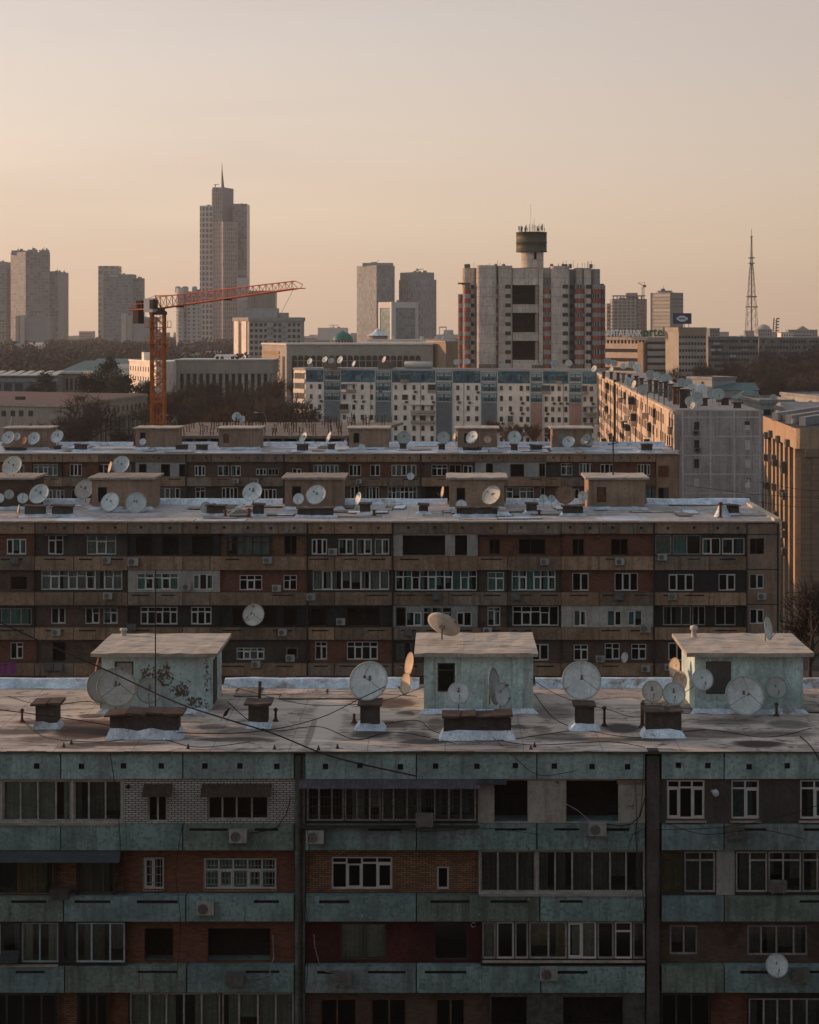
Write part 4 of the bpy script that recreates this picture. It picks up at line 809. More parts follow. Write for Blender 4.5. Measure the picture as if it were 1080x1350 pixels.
# ================================================================== BLOCK C : third brown block
C_ = Block('apartment_block', 'farther brown panel block between the middle block and the construction slab', 203.0, -120, 896, 13, 597.5)
m['roofC'] = roofmat('patched_roof', 203, [rs(100, 595, 60, 2, LR, .8, C_), rs(300, 595, 60, 2, LR, .8, C_), rs(560, 594, 90, 3, LR, .8, C_), rs(820, 594, 60, 3, LR, .8, C_)], ((.34, .31, .29), (.54, .54, .55), (.12, .10, .09), (.62, .68, .76)))
_b = MB(); _b.box(C_.x0, C_.x1 - .05, 1.35, C_.D, 0, C_.zt - .25); _b.build('wall', m['room'], C_.t)
_b = MB(); _b.box(C_.x0, C_.x1, -.12, C_.D, C_.zt - .07, C_.zt); _b.build('roof', m['roofC'], C_.t)
_b = MB(); _b.box(C_.x0, C_.x1 + .02, -.15, -.122, C_.zt - .12, C_.zt + .01); _b.build('roof_edging', m['slabedge'], C_.t)
J1 = [-120, -40, 42, 82, 130, 178, 245]; J2 = [246, 279, 328, 374]; J3 = [374.5, 408, 456, 505, 554]; J4 = [555.5, 596, 626, 669, 720, 740, 782, 832, 865]
for J in (J1, J2, J3, J4):
    C_.panels('parapet_panel', 598, 609, J, BR, holes=22)
    for ya, yb in ((629.5, 641), (661, 672)): C_.panels('balcony_panel', ya, yb, J, BR)
q1, q2, q3 = (609.5, 629), (641.5, 660.5), (672.5, 692)
C_.row(*q1, [(-120, 42, 'redbrick', [(12, 31, 613, 628, W, 3, None, 'cteal'), (-40, -20, 613, 628, W, 2)]), (42.3, 82, 'olive', [(43, 75, 612, 628, W, 5, .75, 'cgrey')]), (82.3, 130, 'redbrick', [(91, 107, 612, 628, W, 3)]), (130.3, 178, 'olive', [(128, 143, 612, 628, W, 2), (146, 172, 612, 628, 'wood', 3, None, 'cgrey')]),
    (178.3, 245, 'palepanel', [(183, 193, 612, 628.5, OP), (212, 224, 612, 628.5, OP), (236, 244, 612, 628.5, OP)])])
C_.row(*q2, [(-120, 130, 'brownbrick', [(63, 84, 646, 659, W, 4, None, 'cgrey'), (93, 112, 646, 659, 'wood', 2), (6, 24, 646, 659, W, 2)]), (130.3, 178, 'olive', [(140, 160, 646, 659, W, 2)]), (178.3, 245, 'brownbrick', [(203, 237, 643.5, 658, W, 5, None, 'cgrey')])])
C_.row(*q1, [(246, 374, 'brownbrick', [(256, 270, 614, 628, W, 3), (286.5, 301, 614, 628, W, 2, None, 'cteal'), (304, 317, 614, 628, W, 2, None, 'cteal'), (337, 351, 618, 627, W, 3), (353, 367, 618, 627, 'wood', 3)])])
C_.row(*q2, [(246, 374, 'olive', [(257, 270, 643, 658, W, 2, .7), (292, 313, 643, 658, W, 4), (338, 364, 645, 659, W, 5)])])
C_.row(*q1, [(374.5, 408, 'brownbrick', [(385, 397, 618, 627, W, 2)]), (408.3, 456, 'olive', [(413, 446, 613, 628, W, 6, None, 'cgrey')]), (456.3, 554, 'redbrick', [(460, 476, 613, 628, W, 3), (488, 501, 613, 628, W, 2), (516, 549, 613, 628, W, 5, None, 'cgrey')])])
C_.row(*q2, [(374.5, 554, 'brownbrick', [(462, 473, 641.5, 659, W, 2), (482, 500, 642, 659, W, 4), (511, 550, 642, 659, W, 7, .6, 'cteal'), (400, 420, 643, 658, W, 3)])])
C_.row(*q1, [(555.5, 626, 'brownbrick', [(569, 590, 613, 628, W, 3, .7), (592, 608, 613, 628, 'wood', 2), (611, 623, 614, 628, W, 2)]), (626.3, 720, 'palepanel', [(641, 650, 611, 628.5, OP), (673, 691, 612, 628.5, OP), (711, 719, 611, 628.5, 'dark', 2)]), (720.3, 782, 'olive', [(740, 755, 611, 627, W, 2, .75, 'cgrey'), (764, 783, 611, 627, W, 4, None, 'cgrey')]),
    (782.3, 865, 'redbrick', [(792, 810, 612, 627, W, 3), (841, 858, 612, 627, W, 4)])])
C_.row(*q2, [(555.5, 626, 'joint', [(560, 592, 642, 660, OP), (596, 624, 642, 660, OP)]), (626.3, 720, 'brownbrick', [(667, 704, 643, 658, W, 4, .65, 'cgrey'), (713, 719, 643, 658, W, 1)]), (720.3, 865, 'brownbrick', [(753, 764, 645, 660, W, 2), (795, 812, 645, 660, W, 3), (852, 865, 642, 660, 'wood', 2, None, 'cteal')])])
_b = MB(); hs = [(C_.x(868), C_.x(882), C_.z(660), C_.z(643))]; _b.holed(C_.x(865.5), C_.x1, 0, C_.zt - .2, .1, hs, .2); _b.build('infill_wall', m['hutbrown'], C_.t); h = hs[0]; window(C_.t, h[0], h[1], h[2], h[3], .18, 'dark', 2, None, 'cteal', bar=.065)
_b = MB(); _b.box(C_.x(868), C_.x(882), .04, .098, C_.z(629), C_.z(614)); _b.build('boarded_window', m['rust'], C_.t)
for px in (245.5, 554.7, 374.2): _b = MB(); _b.box(C_.x(px) - .1, C_.x(px) + .1, -.05, .1, 0, C_.zt - .1); _b.build('drainpipe', m['joint'], C_.t)
YC = C_.roofY(592.3)
for pa, pb, fr in ((5, 63.5, []), (178.5, 233, [(184.5, 192, 570, 583, 'dark')]), (288.5, 342.5, [(294.5, 302, 572, 584, 'rust')]), (460, 511.5, [(466, 474, 571, 584, 'dark')]), (603.5, 655.5, [(612, 618, 571, 584, 'dark')]), (728.5, 780.5, [])):
    hh = C_.hut(pa, pb, YC, YC + 4.2, 2.5, 'hutbrown', 'hutroof', over=(.28, .3, .35, .3), front=fr, slab=.17); C_.flash(X(pa, YC), X(pb, YC), YC - C_.Y - .02, YC - C_.Y + 4, .4, hh, .28, sides=False)
    if pa == 728.5:
        _b = MB(); _b.box(X(736, YC), X(744, YC), YC - C_.Y - .06, YC - C_.Y - .003, Z(585, YC), Z(572, YC)); _b.build('hut_window', m['palepanel'], hh)
for px, w, h, yb in ((20, 27, 4.5, 596), (75, 8, 5, 595), (106, 15, 6.5, 595), (239.5, 15, 7, 595), (266, 14, 7, 595.5), (399, 14, 8, 596), (437, 8, 7, 595), (531.5, 8, 7, 594), (582.5, 8, 7, 595), (623, 24, 4.5, 596), (678, 8, 8, 596), (707, 15, 6, 595), (853, 14, 8, 596)): C_.stack(px, w, h, yb, capover=.15, flare=.5)
for pa, pb in ((-120, 3), (65, 176), (235, 287), (344, 458), (513, 602), (657, 727), (782, 894)): C_.curb(max(X(pa, 215.5), C_.x0 + .1), min(X(pb, 215.5), C_.x1 - .1), .5)
patches(C_, 40, 7)
GC = 'air conditioners on the farther brown block'
for px, py, lb in ((311.5, 634, 'air conditioner below the two teal curtained windows of the farther block'), (338, 634, 'air conditioner below the low windows of the farther block'), (473.5, 634.5, 'air conditioner left of the small wall dish of the farther block'), (83, 661, 'air conditioner below the four pane window, second storey of the farther block')):
    ac(px, py, 203, lb, GC)
GF = 'satellite dishes on the farther brown block'
for px, py, rp, yaw, tilt, kind, paint, pole, lb in (
    (11.5, 577.5, 9, -18, 28, 'prime', 'dish', 1.1, 'large dish at the left of the first farther hut'), (22.5, 576, 5.5, -20, 20, 'offset', 'dish', 1.4, 'small dish tucked behind the first large one at far left'), (32.5, 581, 5.5, -40, 20, 'offset', 'dishrust', 1.3, 'small rusty dish on the first farther hut'),
    (45, 578.5, 9, -18, 28, 'prime', 'dish', 1.0, 'large dish at the right of the first farther hut'), (76, 576, 9, -18, 28, 'prime', 'dish', 1.7, 'large dish standing free right of the first farther hut'), (188.5, 582.5, 4.5, -10, 18, 'offset', 'dish', 1.3, 'small dish below the opening of the second farther hut'),
    (400.5, 577.5, 8, -56, 28, 'prime', 'dish', 1.6, 'tilted dish above the stack left of the fourth farther hut'), (434.5, 577, 8, -72, 22, 'prime', 'dish', 1.6, 'nearly edge-on slanted dish left of the fourth farther hut'), (477, 590, 4.7, 0, 18, 'offset', 'dish', 1.0, 'small dish low before the fourth farther hut'),
    (532.5, 577.5, 9, 0, 20, 'prime', 'dishdull', 1.5, 'round dull dish right of the fourth farther hut'), (585, 577.5, 8.5, 0, 20, 'prime', 'dishdull', 1.6, 'round dull dish left of the fifth farther hut'), (600, 577, 6.5, -76, 10, 'offset', 'dishtan', 1.4, 'sunlit edge-on dish at the corner of the fifth farther hut'),
    (623, 577, 9, -38, 28, 'prime', 'dish', 1.0, 'large dish on the front of the fifth farther hut'), (643, 579.5, 5, 0, 18, 'offset', 'dishtan', 1.4, 'small tan dish right on the fifth farther hut'), (678.5, 577, 9, 0, 20, 'prime', 'dish', 1.6, 'round dish between the fifth and sixth farther huts'),
    (750, 583, 8.5, -18, 34, 'prime', 'dish', .8, 'large dish before the sixth farther hut'), (771, 581, 5.5, -30, 20, 'offset', 'dishold', 1.6, 'left one of the clustered dishes at the sixth farther hut corner'), (777, 583, 5.5, -10, 20, 'offset', 'dishdull', 1.4, 'right one of the clustered dishes at the sixth farther hut corner'), (774, 577, 5, 10, 20, 'offset', 'dishdull', 1.4, 'topmost one of the clustered dishes at the sixth farther hut corner')):
    dish(px, py, rp, YC - 1.6 if (px, py) not in ((22.5, 576),) else YC - .8, yaw, tilt, lb, GF, kind, paint, pole)
dish(15, 555.5, 6.5, YC + 1.5, -76, 10, 'white edge-on dish on the roof of the first farther hut', GF, 'offset', 'dish', 1.0)
dish(541.5, 628, 5, 202.6, -4, 18, 'small dish hung on the facade of the farther brown block', GF, 'offset', 'dish', .9)
# ================================================================== middle distance
class Site:
    """building whose visible face runs from photo column a at depth Ya to column b at depth Yb; local x along the face, y behind it"""
    def __init__(s, name, label, cat, a, Ya, b, Yb, ytop=None, zt=None, z0=0, group=None):
        s.p = Vector((X(a, Ya), Ya)); q = Vector((X(b, Yb), Yb)); d = q - s.p; s.w = d.length; s.d = d.normalized()
        s.zt = zt if zt is not None else Z(ytop, Ya)
        s.t = thing(name, label, cat, (s.p.x, s.p.y, z0), math.atan2(d.y, d.x), group); s.z0 = z0; s.h = s.zt - z0
    def x(s, px):
        k = (px - PX) / F; return (k * s.p.y - s.p.x) / (s.d.x - k * s.d.y)
    def z(s, px, py):
        Y = s.p.y + s.d.y * s.x(px); return Z(py, Y) - s.z0
    def loc(s, px, Y):
        v = Vector((X(px, Y), Y)) - s.p; return (v.dot(s.d), -v.x * s.d.y + v.y * s.d.x)
    def box(s, name, mat, x0, x1, y0, y1, z0, z1, par=None):
        b = MB(); b.box(x0, x1, y0, y1, z0, z1); return b.build(name, mat, par or s.t)
GRID = {}
def winmesh(w, h, fm, gm, bar=.09, cross=True, dep=.05):
    k = (round(w, 2), round(h, 2), fm, gm, cross)
    if k not in GRID:
        b = MB(); b.box(-w / 2, -w / 2 + bar, -dep, .01, -h / 2, h / 2); b.box(w / 2 - bar, w / 2, -dep, .01, -h / 2, h / 2)
        b.box(-w / 2 + bar, w / 2 - bar, -dep, .01, h / 2 - bar, h / 2); b.box(-w / 2 + bar, w / 2 - bar, -dep, .01, -h / 2, -h / 2 + bar)
        if cross: b.box(-bar / 2, bar / 2, -dep + .005, .01, -h / 2 + bar, h / 2 - bar)
        b.quad((-w / 2 + bar, -.012, -h / 2 + bar), (w / 2 - bar, -.012, -h / 2 + bar), (w / 2 - bar, -.012, h / 2 - bar), (-w / 2 + bar, -.012, h / 2 - bar), 1)
        GRID[k] = b.mesh('window', [m[fm], m[gm]])
    return GRID[k]
def wins(par, spots, w, h, fm='fdark', gm='pane', y=0, rot=0, cross=True, limit=100):
    """window parts at (x,z) local spots; past the limit the rest are one mesh"""
    me = winmesh(w, h, fm, gm, cross=cross)
    for x, z in spots[:limit]: o = link('window', me, par); o.location = (x, y - .002, z); o.rotation_euler = (0, 0, rot)
    if len(spots) > limit:
        b = MB()
        for x, z in spots[limit:]: b.box(x - w / 2, x + w / 2, y - .05, y - .003, z - h / 2, z + h / 2)
        o = b.build('window', m[gm], par); o['kind'] = 'stuff'
m['pane'] = M('dark_panes', (.035, .04, .042), .25, .4, .6, 0)
m['panebl'] = M('bluish_panes', (.07, .10, .11), .2, .4, .3, 0)
m['whitewall'] = M('cream_render', (.86, .77, .66), .85, .14, .3, .3)
m['parapetgrey'] = M('grey_render', (.40, .38, .36), .85, .15, .3, .3)
m['bluepaint'] = M('blue_paint', (.035, .145, .20), .8, .45, .12, .3, [(.35, .52, .60, (.11, .21, .23))])
m['tealpanel'] = M('ornament_teal', (.07, .15, .17), .8, .2, .4, .2)
m['bluegrey'] = M('blue_grey_render', (.15, .185, .205), .85, .15, .3, .3)
m['pinkish'] = M('faded_pink_render', (.38, .24, .19), .85, .2, .3, .3)
m['ornament'] = M('ornament_white', (.55, .58, .56), .8, .15, .5, .1)
m['gable'] = M('grey_gable_panel', (.36, .315, .295), .9, .18, .3, .5)
m['gableline'] = M('pale_joint_filler', (.56, .54, .53), .9, .2, .5, .1)
m['longwall'] = M('long_wall_render', (.55, .44, .35), .9, .25, .3, .5, [(.25, .55, .63, (.36, .28, .22))])
m['tan'] = M('tan_stone', (.35, .25, .17), .85, .15, .3, .3)
m['tanblock'] = brick('tan_block', (.24, .165, .115), (.20, .14, .10), (.15, .105, .075), 1.2, .55, .2, .03, .3)
m['darkroof'] = M('dark_sheet_roof', (.035, .036, .04), .7, .3, .3, .2)
m['greenroof'] = M('green_sheet_roof', (.10, .17, .16), .6, .2, .4, .3)
m['greyroof'] = M('grey_flat_roof', (.25, .25, .25), .85, .25, .3, 0)
m['greywall'] = M('grey_concrete_wall', (.34, .34, .33), .9, .18, .2, .4)
m['stonegrey'] = M('grey_stone', (.33, .30, .26), .9, .14, .15, .3)
m['conc'] = M('raw_concrete', (.21, .175, .145), .9, .4, .4, .4)
m['towerw'] = M('tower_render', (.56, .48, .41), .9, .22, .12, .55)
m['towerred'] = M('red_balcony_paint', (.31, .10, .068), .85, .2, .4, .3)
m['tankgreen'] = M('olive_tank', (.085, .088, .05), .6, .3, .25, .5)
m['craneorange'] = M('orange_crane_paint', (.50, .15, .028), .6, .25, .6, .2)
m['cranered'] = M('red_crane_paint', (.62, .15, .06), .6, .2, .6, .1)
m['counterwt'] = M('dark_counterweight', (.07, .05, .045), .8, .3, .6, .2)
m['purpleroof'] = M('faded_maroon_roof', (.105, .058, .054), .8, .2, .15, .1)
m['beige'] = M('beige_render', (.36, .315, .26), .9, .15, .2, .35)
m['lightroof'] = M('pale_metal_roof', (.55, .52, .47), .6, .15, .3, .1)

# ---- blue banded block
BL = Site('residential_block', 'long cream block with a blue top storey band and ornament panels', 'apartment block', 403, 490, 787, 470, zt=22.1)
b = MB(); ch = BL.loc(387.5, 494.5); b.prism([(0, 0), (BL.w, 0), (BL.w + .5, 12), (ch[0] - .5, 12), ch], 0, BL.h - .6, 0); b.build('wall', m['whitewall'], BL.t)
b = MB(); b.prism([(-.2, -.15), (BL.w, -.15), (BL.w + .5, 12.2), (ch[0] - .6, 12.2), (ch[0] - .2, ch[1] - .2)], BL.h - .59, BL.h, 0, 1); b.build('roof', [m['parapetgrey'], m['greyroof']], BL.t)
cols = [410.5, 421.8, 454.3, 466.6, 477.8, 490, 522, 534.2, 546, 557.8, 569.8, 603.8, 617.5, 628.7, 661.3, 673.1, 687.4, 696, 720.3, 728.9, 737.5, 746.2, 771.3, 780]
dec = [(428, 449), (495.7, 516), (575.5, 596.3), (635, 655.6), (700, 715.3), (751, 767)]
rz = [BL.h - (496.7 - 485.3 + 13.5 * k) / F * 480 for k in range(7)]
edges = [403.3] + [v for d in dec for v in d] + [787]
for i in range(0, len(edges), 2):
    a, c = BL.x(edges[i]) + .05, BL.x(edges[i + 1]) - .05
    BL.box('blue_band', m['bluepaint'], a, c, -.08, .2, BL.h - 3.95, BL.h - .62)
for k, (a, c) in enumerate(dec):
    xa, xb = BL.x(a), BL.x(c); low = 'bluegrey' if k < 4 else 'pinkish'
    BL.box('stair_bay', m[low], xa, xb, -.22, .2, 0, BL.h - 9.4)
    BL.box('stair_bay_rim', m['ornament'], xa - .22, xa, -.28, .15, 0, BL.h - .62); BL.box('stair_bay_rim', m['ornament'], xb, xb + .22, -.28, .15, 0, BL.h - .62)
    for j in range(3):
        zt = BL.h - .75 - j * 2.92; zb = zt - 2.65; b = MB(); b.box(xa + .01, xb - .01, -.20, .2, zb, zt, 0)
        w = xb - xa; t = .17; yo = -.26
        def bar(x0, x1, z0, z1): b.box(xa + x0 * w, xa + x1 * w, yo, -.201, zb + z0 * 2.65, zb + z1 * 2.65, 1)
        bar(.03, .97, .955, .995); bar(.03, .97, .005, .035)
        tz, tx = .06, .035
        bar(.08, .92, .82, .82 + tz)                      # angular fret: two facing hooks
        for sx in (0, 1):
            f = (lambda u, v: (u, v)) if sx == 0 else (lambda u, v: (1 - v, 1 - u))
            for (u0, u1, z0, z1) in ((.08, .115, .52, .819), (.1155, .42, .52, .58), (.385, .42, .5805, .72), (.22, .3845, .66, .72)): bar(*f(u0, u1), z0, z1)
        for u in (.2, .42, .64): b.box(xa + u * w, xa + (u + .15) * w, yo + .02, -.201, zb + .3, zb + .95, 2)
        b.build('ornament_panel', [m['tealpanel'], m['ornament'], m['pane']], BL.t)
spots = [(BL.x(c), z) for z in rz for c in cols]
rb = random.Random(8)
for q in range(3): wins(BL.t, [p for i, p in enumerate(spots[:100]) if (i * 7 + i // 24 * 5) % 3 == q], (.84, .92, .76)[q], (1.45, 1.38, 1.25)[q], ('fdark', 'parapetgrey', 'beige')[q], ('pane', 'dark', 'pane')[q], -.085)
wins(BL.t, spots[100:], .9, 1.4, 'fdark', 'pane', -.085, limit=0)
b = MB(); rb = random.Random(8)
dirv = Vector((ch[0], ch[1])); L = dirv.length; an = math.atan2(-ch[1], -ch[0])
eb = link('end_bay', None, BL.t); eb.location = (ch[0], ch[1], 0); eb.rotation_euler = (0, 0, an)
b = MB()
for k in range(7):
    z = rz[k]; b.box(.2, L - .2, -.35, -.003, z - 1.75, z - .75); b.box(.15, L - .15, -.38, -.003, z + .95, z + 1.1)
b.build('balcony_front', m['whitewall'], eb)
b = MB()
for k in range(7):
    for j in range(3): b.box(.35 + j * (L - .6) / 3, .35 + (j + .82) * (L - .6) / 3, -.1, -.004, rz[k] - .7, rz[k] + .9)
b.build('balcony_glazing', m['pane'], eb)
for i in range(11):
    px = rb.choice(cols); k = rb.randrange(0, 6); w = rb.choice((1.4, 1.7, 2.4)); d = rb.choice((.25, .5, .9)); xx = BL.x(px); b = MB()
    if any(abs(px - (a + c) / 2) < 12 for a, c in dec): continue
    b.box(xx - w / 2, xx + w / 2, -d - .09, -.09, rz[k] - 1.5, rz[k] - .7, 0); b.box(xx - w / 2 + .05, xx + w / 2 - .05, -d - .04, -.09, rz[k] - .699, rz[k] + .8, 1); b.box(xx - w / 2 - .06, xx + w / 2 + .06, -d - .15, -.09, rz[k] + .801, rz[k] + .93, 0); b.build('balcony', [m[rb.choice(('beige', 'whitewall', 'parapetgrey', 'stonegrey'))], m[rb.choice(('pane', 'panebl'))]], BL.t)
for px in (480.5, 546, 603, 693, 734): b = MB(); xx = BL.x(px) + 1.9; b.box(xx - .06, xx + .06, -.12, -.09, 0, BL.h - .7); b.build('downpipe', m['steel'], BL.t)
for a, c, k in ((452, 470, 1), (542, 574, 3), (542, 574, 4), (770, 787, 3), (770, 787, 4), (687, 700, 5)):
    b = MB(); b.box(BL.x(a), BL.x(c), -.9, -.09, rz[k] + .78, rz[k] + .9); b.build('canopy', m['parapetgrey'], BL.t)
    b = MB(); b.box(BL.x(a) + .1, BL.x(c) - .1, -.8, -.09, rz[k] - 1.5, rz[k] - .75); b.build('balcony', m['beige'], BL.t)
acm = MB(); acm.box(-.42, .42, -.35, 0, -.3, .3, 0); acm.lathe([(.001, -.36), (.22, -.36), (.22, -.351)], 10, (-.1, 0, 0), 1, axis='y'); acm = acm.mesh('air_conditioner', [m['acold'], m['black']])
for px, k in ((460, 1), (477.8, 2), (466.6, 2), (500, 1), (534.2, 2), (546, 1), (569.8, 2), (603.8, 2), (617.5, 2), (628.7, 1), (673.1, 3), (661.3, 4), (687.4, 3), (687.4, 2), (728.9, 2), (737.5, 2), (746.2, 2), (780, 2), (720.3, 3), (557.8, 3), (421.8, 2)):
    o = link('air_conditioner', acm); lx = BL.x(px) + .5; v = BL.p + BL.d * lx; o.location = (v.x - .05, v.y - .13, rz[k] - 1.25); o.rotation_euler = (0, 0, BL.t.rotation_euler.z)
    tag(o, 'small air conditioner under a window of the blue banded block', 'air conditioner', 'air conditioners dotted over the blue banded block')
for px, w, y0 in ((434, 15, 478), (507, 18, 477), (642, 22, 480), (708, 14, 481), (759, 13, 481)):
    Y = 484; v = BL.loc(px, Y); BL.box('roof_hut', m['conc'], v[0] - w / F * Y / 2, v[0] + w / F * Y / 2, v[1], v[1] + 3, BL.h + .002, Z(y0, Y))
v = BL.loc(552, 484); b = MB(); b.lathe([(.001, -4), (.9, -4), (1.0, -3.8), (1.0, 3.8), (.9, 4), (.001, 4)], 14, (0, 0, 0), axis='y'); o = b.build('roof_tank', m['lightroof'], BL.t); o.location = (v[0], v[1], BL.h + 1.0); o.rotation_euler = (0, 0, RAD(90))
SM = MB(); SM.lathe([(.001, 0)] + [(k / 4, -.19 * (k / 4) ** 2) for k in range(1, 5)] + [(1.02, -.16), (.5, -.02), (.001, .04)], 18, axis='y', m=0); SM.tube((0, -.14, -.9), (0, -.75, -.35), .04, 4, 1); SM.tube((0, .05, 0), (0, .1, -1.9), .05, 5, 1); SM.box(-.09, .09, -.85, -.65, -.42, -.28, 1)
SMM = {k: SM.mesh('satellite_dish', [m[k], m['steel']]) for k in ('dish', 'dishdull', 'dishold', 'dishtan')}
def sdish(px, py, rp, Y, yaw, tilt, label, group, paint='dish'):
    o = link('satellite_dish', SMM[paint]); R = rp / F * Y; o.scale = (R, R, R); o.location = (X(px, Y), Y, Z(py, Y)); o.rotation_euler = (RAD(-tilt), 0, RAD(yaw)); return tag(o, label, 'satellite dish', group)
for i, (px, py, r, yw, pt) in enumerate(((409, 476.5, 4.3, -40, 'dish'), (409.5, 481.5, 3.6, -10, 'dishdull'), (429, 474, 4.3, -40, 'dish'), (437, 475.5, 3.8, -20, 'dishold'), (449, 474.5, 5, -45, 'dish'), (467, 480, 4.6, -65, 'dish'), (507, 474, 4.4, -60, 'dishold'), (602, 477.5, 4, 0, 'dish'), (615.5, 476.5, 4.3, 10, 'dish'), (731, 479.5, 5.2, 0, 'dishdull'), (750, 479, 4.6, 0, 'dishold'), (662, 482, 3, 20, 'dishdull'))):
    sdish(px, py, r, 482, yw, 22, f'{ORD[i + 1]} satellite dish from the left along the roof of the blue banded block', 'dishes on the blue banded block', pt)

# ---- long sunlit block and its grey gable
LG = Site('residential_block', 'long block with a sunlit side wall running away and a grey gable end', 'apartment block', 788, 470, 889, 248, zt=21.3)
gw = X(1005, 248) - X(889, 248)
ge = LG.loc(1005, 248); gf = LG.loc(788 + 57, 470)
b = MB(); b.prism([(0, 0), (LG.w, 0), ge, (0, ge[1])], 0, LG.h - .5); b.build('wall', m['longwall'], LG.t)
b = MB(); b.prism([(-.2, -.25), (LG.w + .02, -.25), (ge[0] + .02, ge[1] + .2), (-.2, ge[1] + .2)], LG.h - .499, LG.h - .1, 0); b.prism([(0, .1), (LG.w - .3, .1), (ge[0] - .3, ge[1] - .1), (0, ge[1] - .1)], LG.h - .099, LG.h, 1); b.build('roof', [m['longwall'], m['greyroof']], LG.t)
sp = []; r = random.Random(21); n = 58
zs = [LG.h - 2.1 - 2.86 * k for k in range(7)]
for i in range(n - 1, -1, -1):
    x = 3 + (LG.w - 6) * i / (n - 1)
    for k in range(7):
        if r.random() < .86: sp.append((x + r.uniform(-.3, .3), zs[k] + r.uniform(-.05, .05)))
wins(LG.t, sp, 1.5, 1.5, 'fdark', 'pane', 0)
for i in range(70):
    x = LG.w - 2 - (LG.w - 6) * (r.random() ** 1.3); k = r.randrange(7); w = r.choice((1.6, 2.4, 3.4)); d = r.choice((.5, .8, 1.1)); b = MB()
    b.box(x - w / 2, x + w / 2, -d, -.06, zs[k] - 1.6, zs[k] - .55, 0)
    if r.random() < .7: b.box(x - w / 2, x + w / 2, -d + .05, -.06, zs[k] - .549, zs[k] + .85, 1); b.box(x - w / 2 - .05, x + w / 2 + .05, -d - .05, -.06, zs[k] + .851, zs[k] + 1.0, 0)
    b.build('balcony', [m[r.choice(('longwall', 'whitewall', 'beige', 'tan'))], m['pane']], LG.t)
for i in range(16):
    x = LG.w * (i + .5) / 16; b = MB(); b.box(x - .1, x + .1, -.14, -.003, 0, LG.h - .6); b.build('downpipe', m['steel'], LG.t)
for px in (812,): b = MB(); xx = LG.x(px); b.box(xx - .6, xx + .6, -.5, .1, 0, LG.h + .4); b.build('joint_wall', m['joint'], LG.t)
# gable end as its own frame: local axes gx to the right, facing the camera
gb = link('gable', None, LG.t); gb.location = (LG.w, 0, 0); gb.rotation_euler = (0, 0, -LG.t.rotation_euler.z)
gx = lambda px: X(px, 248) - X(889, 248); gz = lambda py: Z(py, 248)
b = MB(); b.box(gx(899), gx(1004), -.12, .3, 0, LG.h - .05); b.build('gable_wall', m['gable'], gb)
b = MB(); b.box(gx(889.5), gx(896.5), -.10, .3, 0, LG.h - .6); b.build('corner_bay', m['gable'], gb)
b = MB()
for px in (936.8, 968.2, 1002): b.box(gx(px) - .11, gx(px) + .11, -.15, -.121, 0, LG.h - .06)
xs = [901, 936.8, 968.2, 1002]
for py in (550, 575.2, 600, 625, 650, 675):
    for a, c in zip(xs, xs[1:]): b.box(gx(a) + .115, gx(c) - .115, -.146, -.121, gz(py) - .09, gz(py) + .09)
b.box(gx(899), gx(901), -.16, -.121, 0, LG.h - .06)
b.build('panel_joint', m['gableline'], gb)
for px, ya, yb, mt in ((918.5, 556, 566.5, 'pane'), (918.5, 580, 591, 'pane'), (918.5, 605, 617, 'pane'), (918.5, 631, 642, 'gableline'), (919.5, 656, 667, 'pane'), (985.5, 560.5, 567, 'gableline'), (985, 555.5, 560, 'pane'), (985.8, 580.5, 593, 'gableline'), (985.8, 606, 617, 'gableline'), (985.8, 632, 643, 'gableline'), (985.8, 655.5, 668, 'pane')):
    o = link('gable_window', winmesh(6.6 / F * 248, (yb - ya) / F * 248, 'fdark' if mt == 'pane' else 'gableline', mt, cross=mt == 'pane'), gb); o.location = (gx(px), -.125, gz((ya + yb) / 2))
b = MB()
for (x0, z0, x1, z1) in ((0, 1, .5, 1), (.5, 1, .5, .55), (.5, .55, .05, 0), (.05, 0, .55, 0), (.75, 1, 1.2, 1), (1.2, 1, 1.2, 0), (1.2, .5, .85, .5), (1.2, 0, .75, 0)):
    b.tube((gx(983) + x0 * .6, -.16, gz(634.5) + z0 * .5), (gx(983) + x1 * .6, -.16, gz(634.5) + z1 * .5), .035, 4)
b.build('painted_number', m['black'], gb)
GL = 'air conditioners on the grey gable'
for px, py, lb in ((918, 570.5, 'upper small air conditioner on the grey gable end wall'), (920, 593, 'lower small air conditioner on the grey gable end wall')):
    o = link('air_conditioner', acm); o.location = (X(px, 247.8), 247.86, Z(py, 247.8)); tag(o, lb, 'air conditioner', GL)
# roof clutter of the long block
rk = random.Random(5)
for px, py, h in ((796, 499, 9), (806, 500, 10), (815, 503, 12), (822, 505, 13), (830, 507, 14), (839, 510, 15), (846, 513, 15), (857, 517, 17), (865, 519, 18), (871, 522, 19), (878, 524, 22), (884, 528, 23), (892, 533, 24), (901, 538, 26), (905, 532, 18), (928, 535, 10), (948, 530, 8), (956, 534, 9), (972, 538, 7)):
    Y = 11.7 * F / (py - PY); v = LG.loc(px, Y); w = .35 if py < 530 else .55; b = MB(); b.box(v[0] - w * .7, v[0] + w * .7, v[1] - w, v[1] + w, LG.h + .002, LG.h + .9 * h / F * Y)
    o = b.build('vent_stack', m[rk.choice(('rust', 'stackdark', 'stackdark', 'conc'))], LG.t); b = MB(); b.box(v[0] - w, v[0] + w, v[1] - w * 1.6, v[1] + w * 1.6, LG.h + .003 + .9 * h / F * Y, LG.h + .2 + .9 * h / F * Y); b.build('stack_cap', m['stackcap'], o)
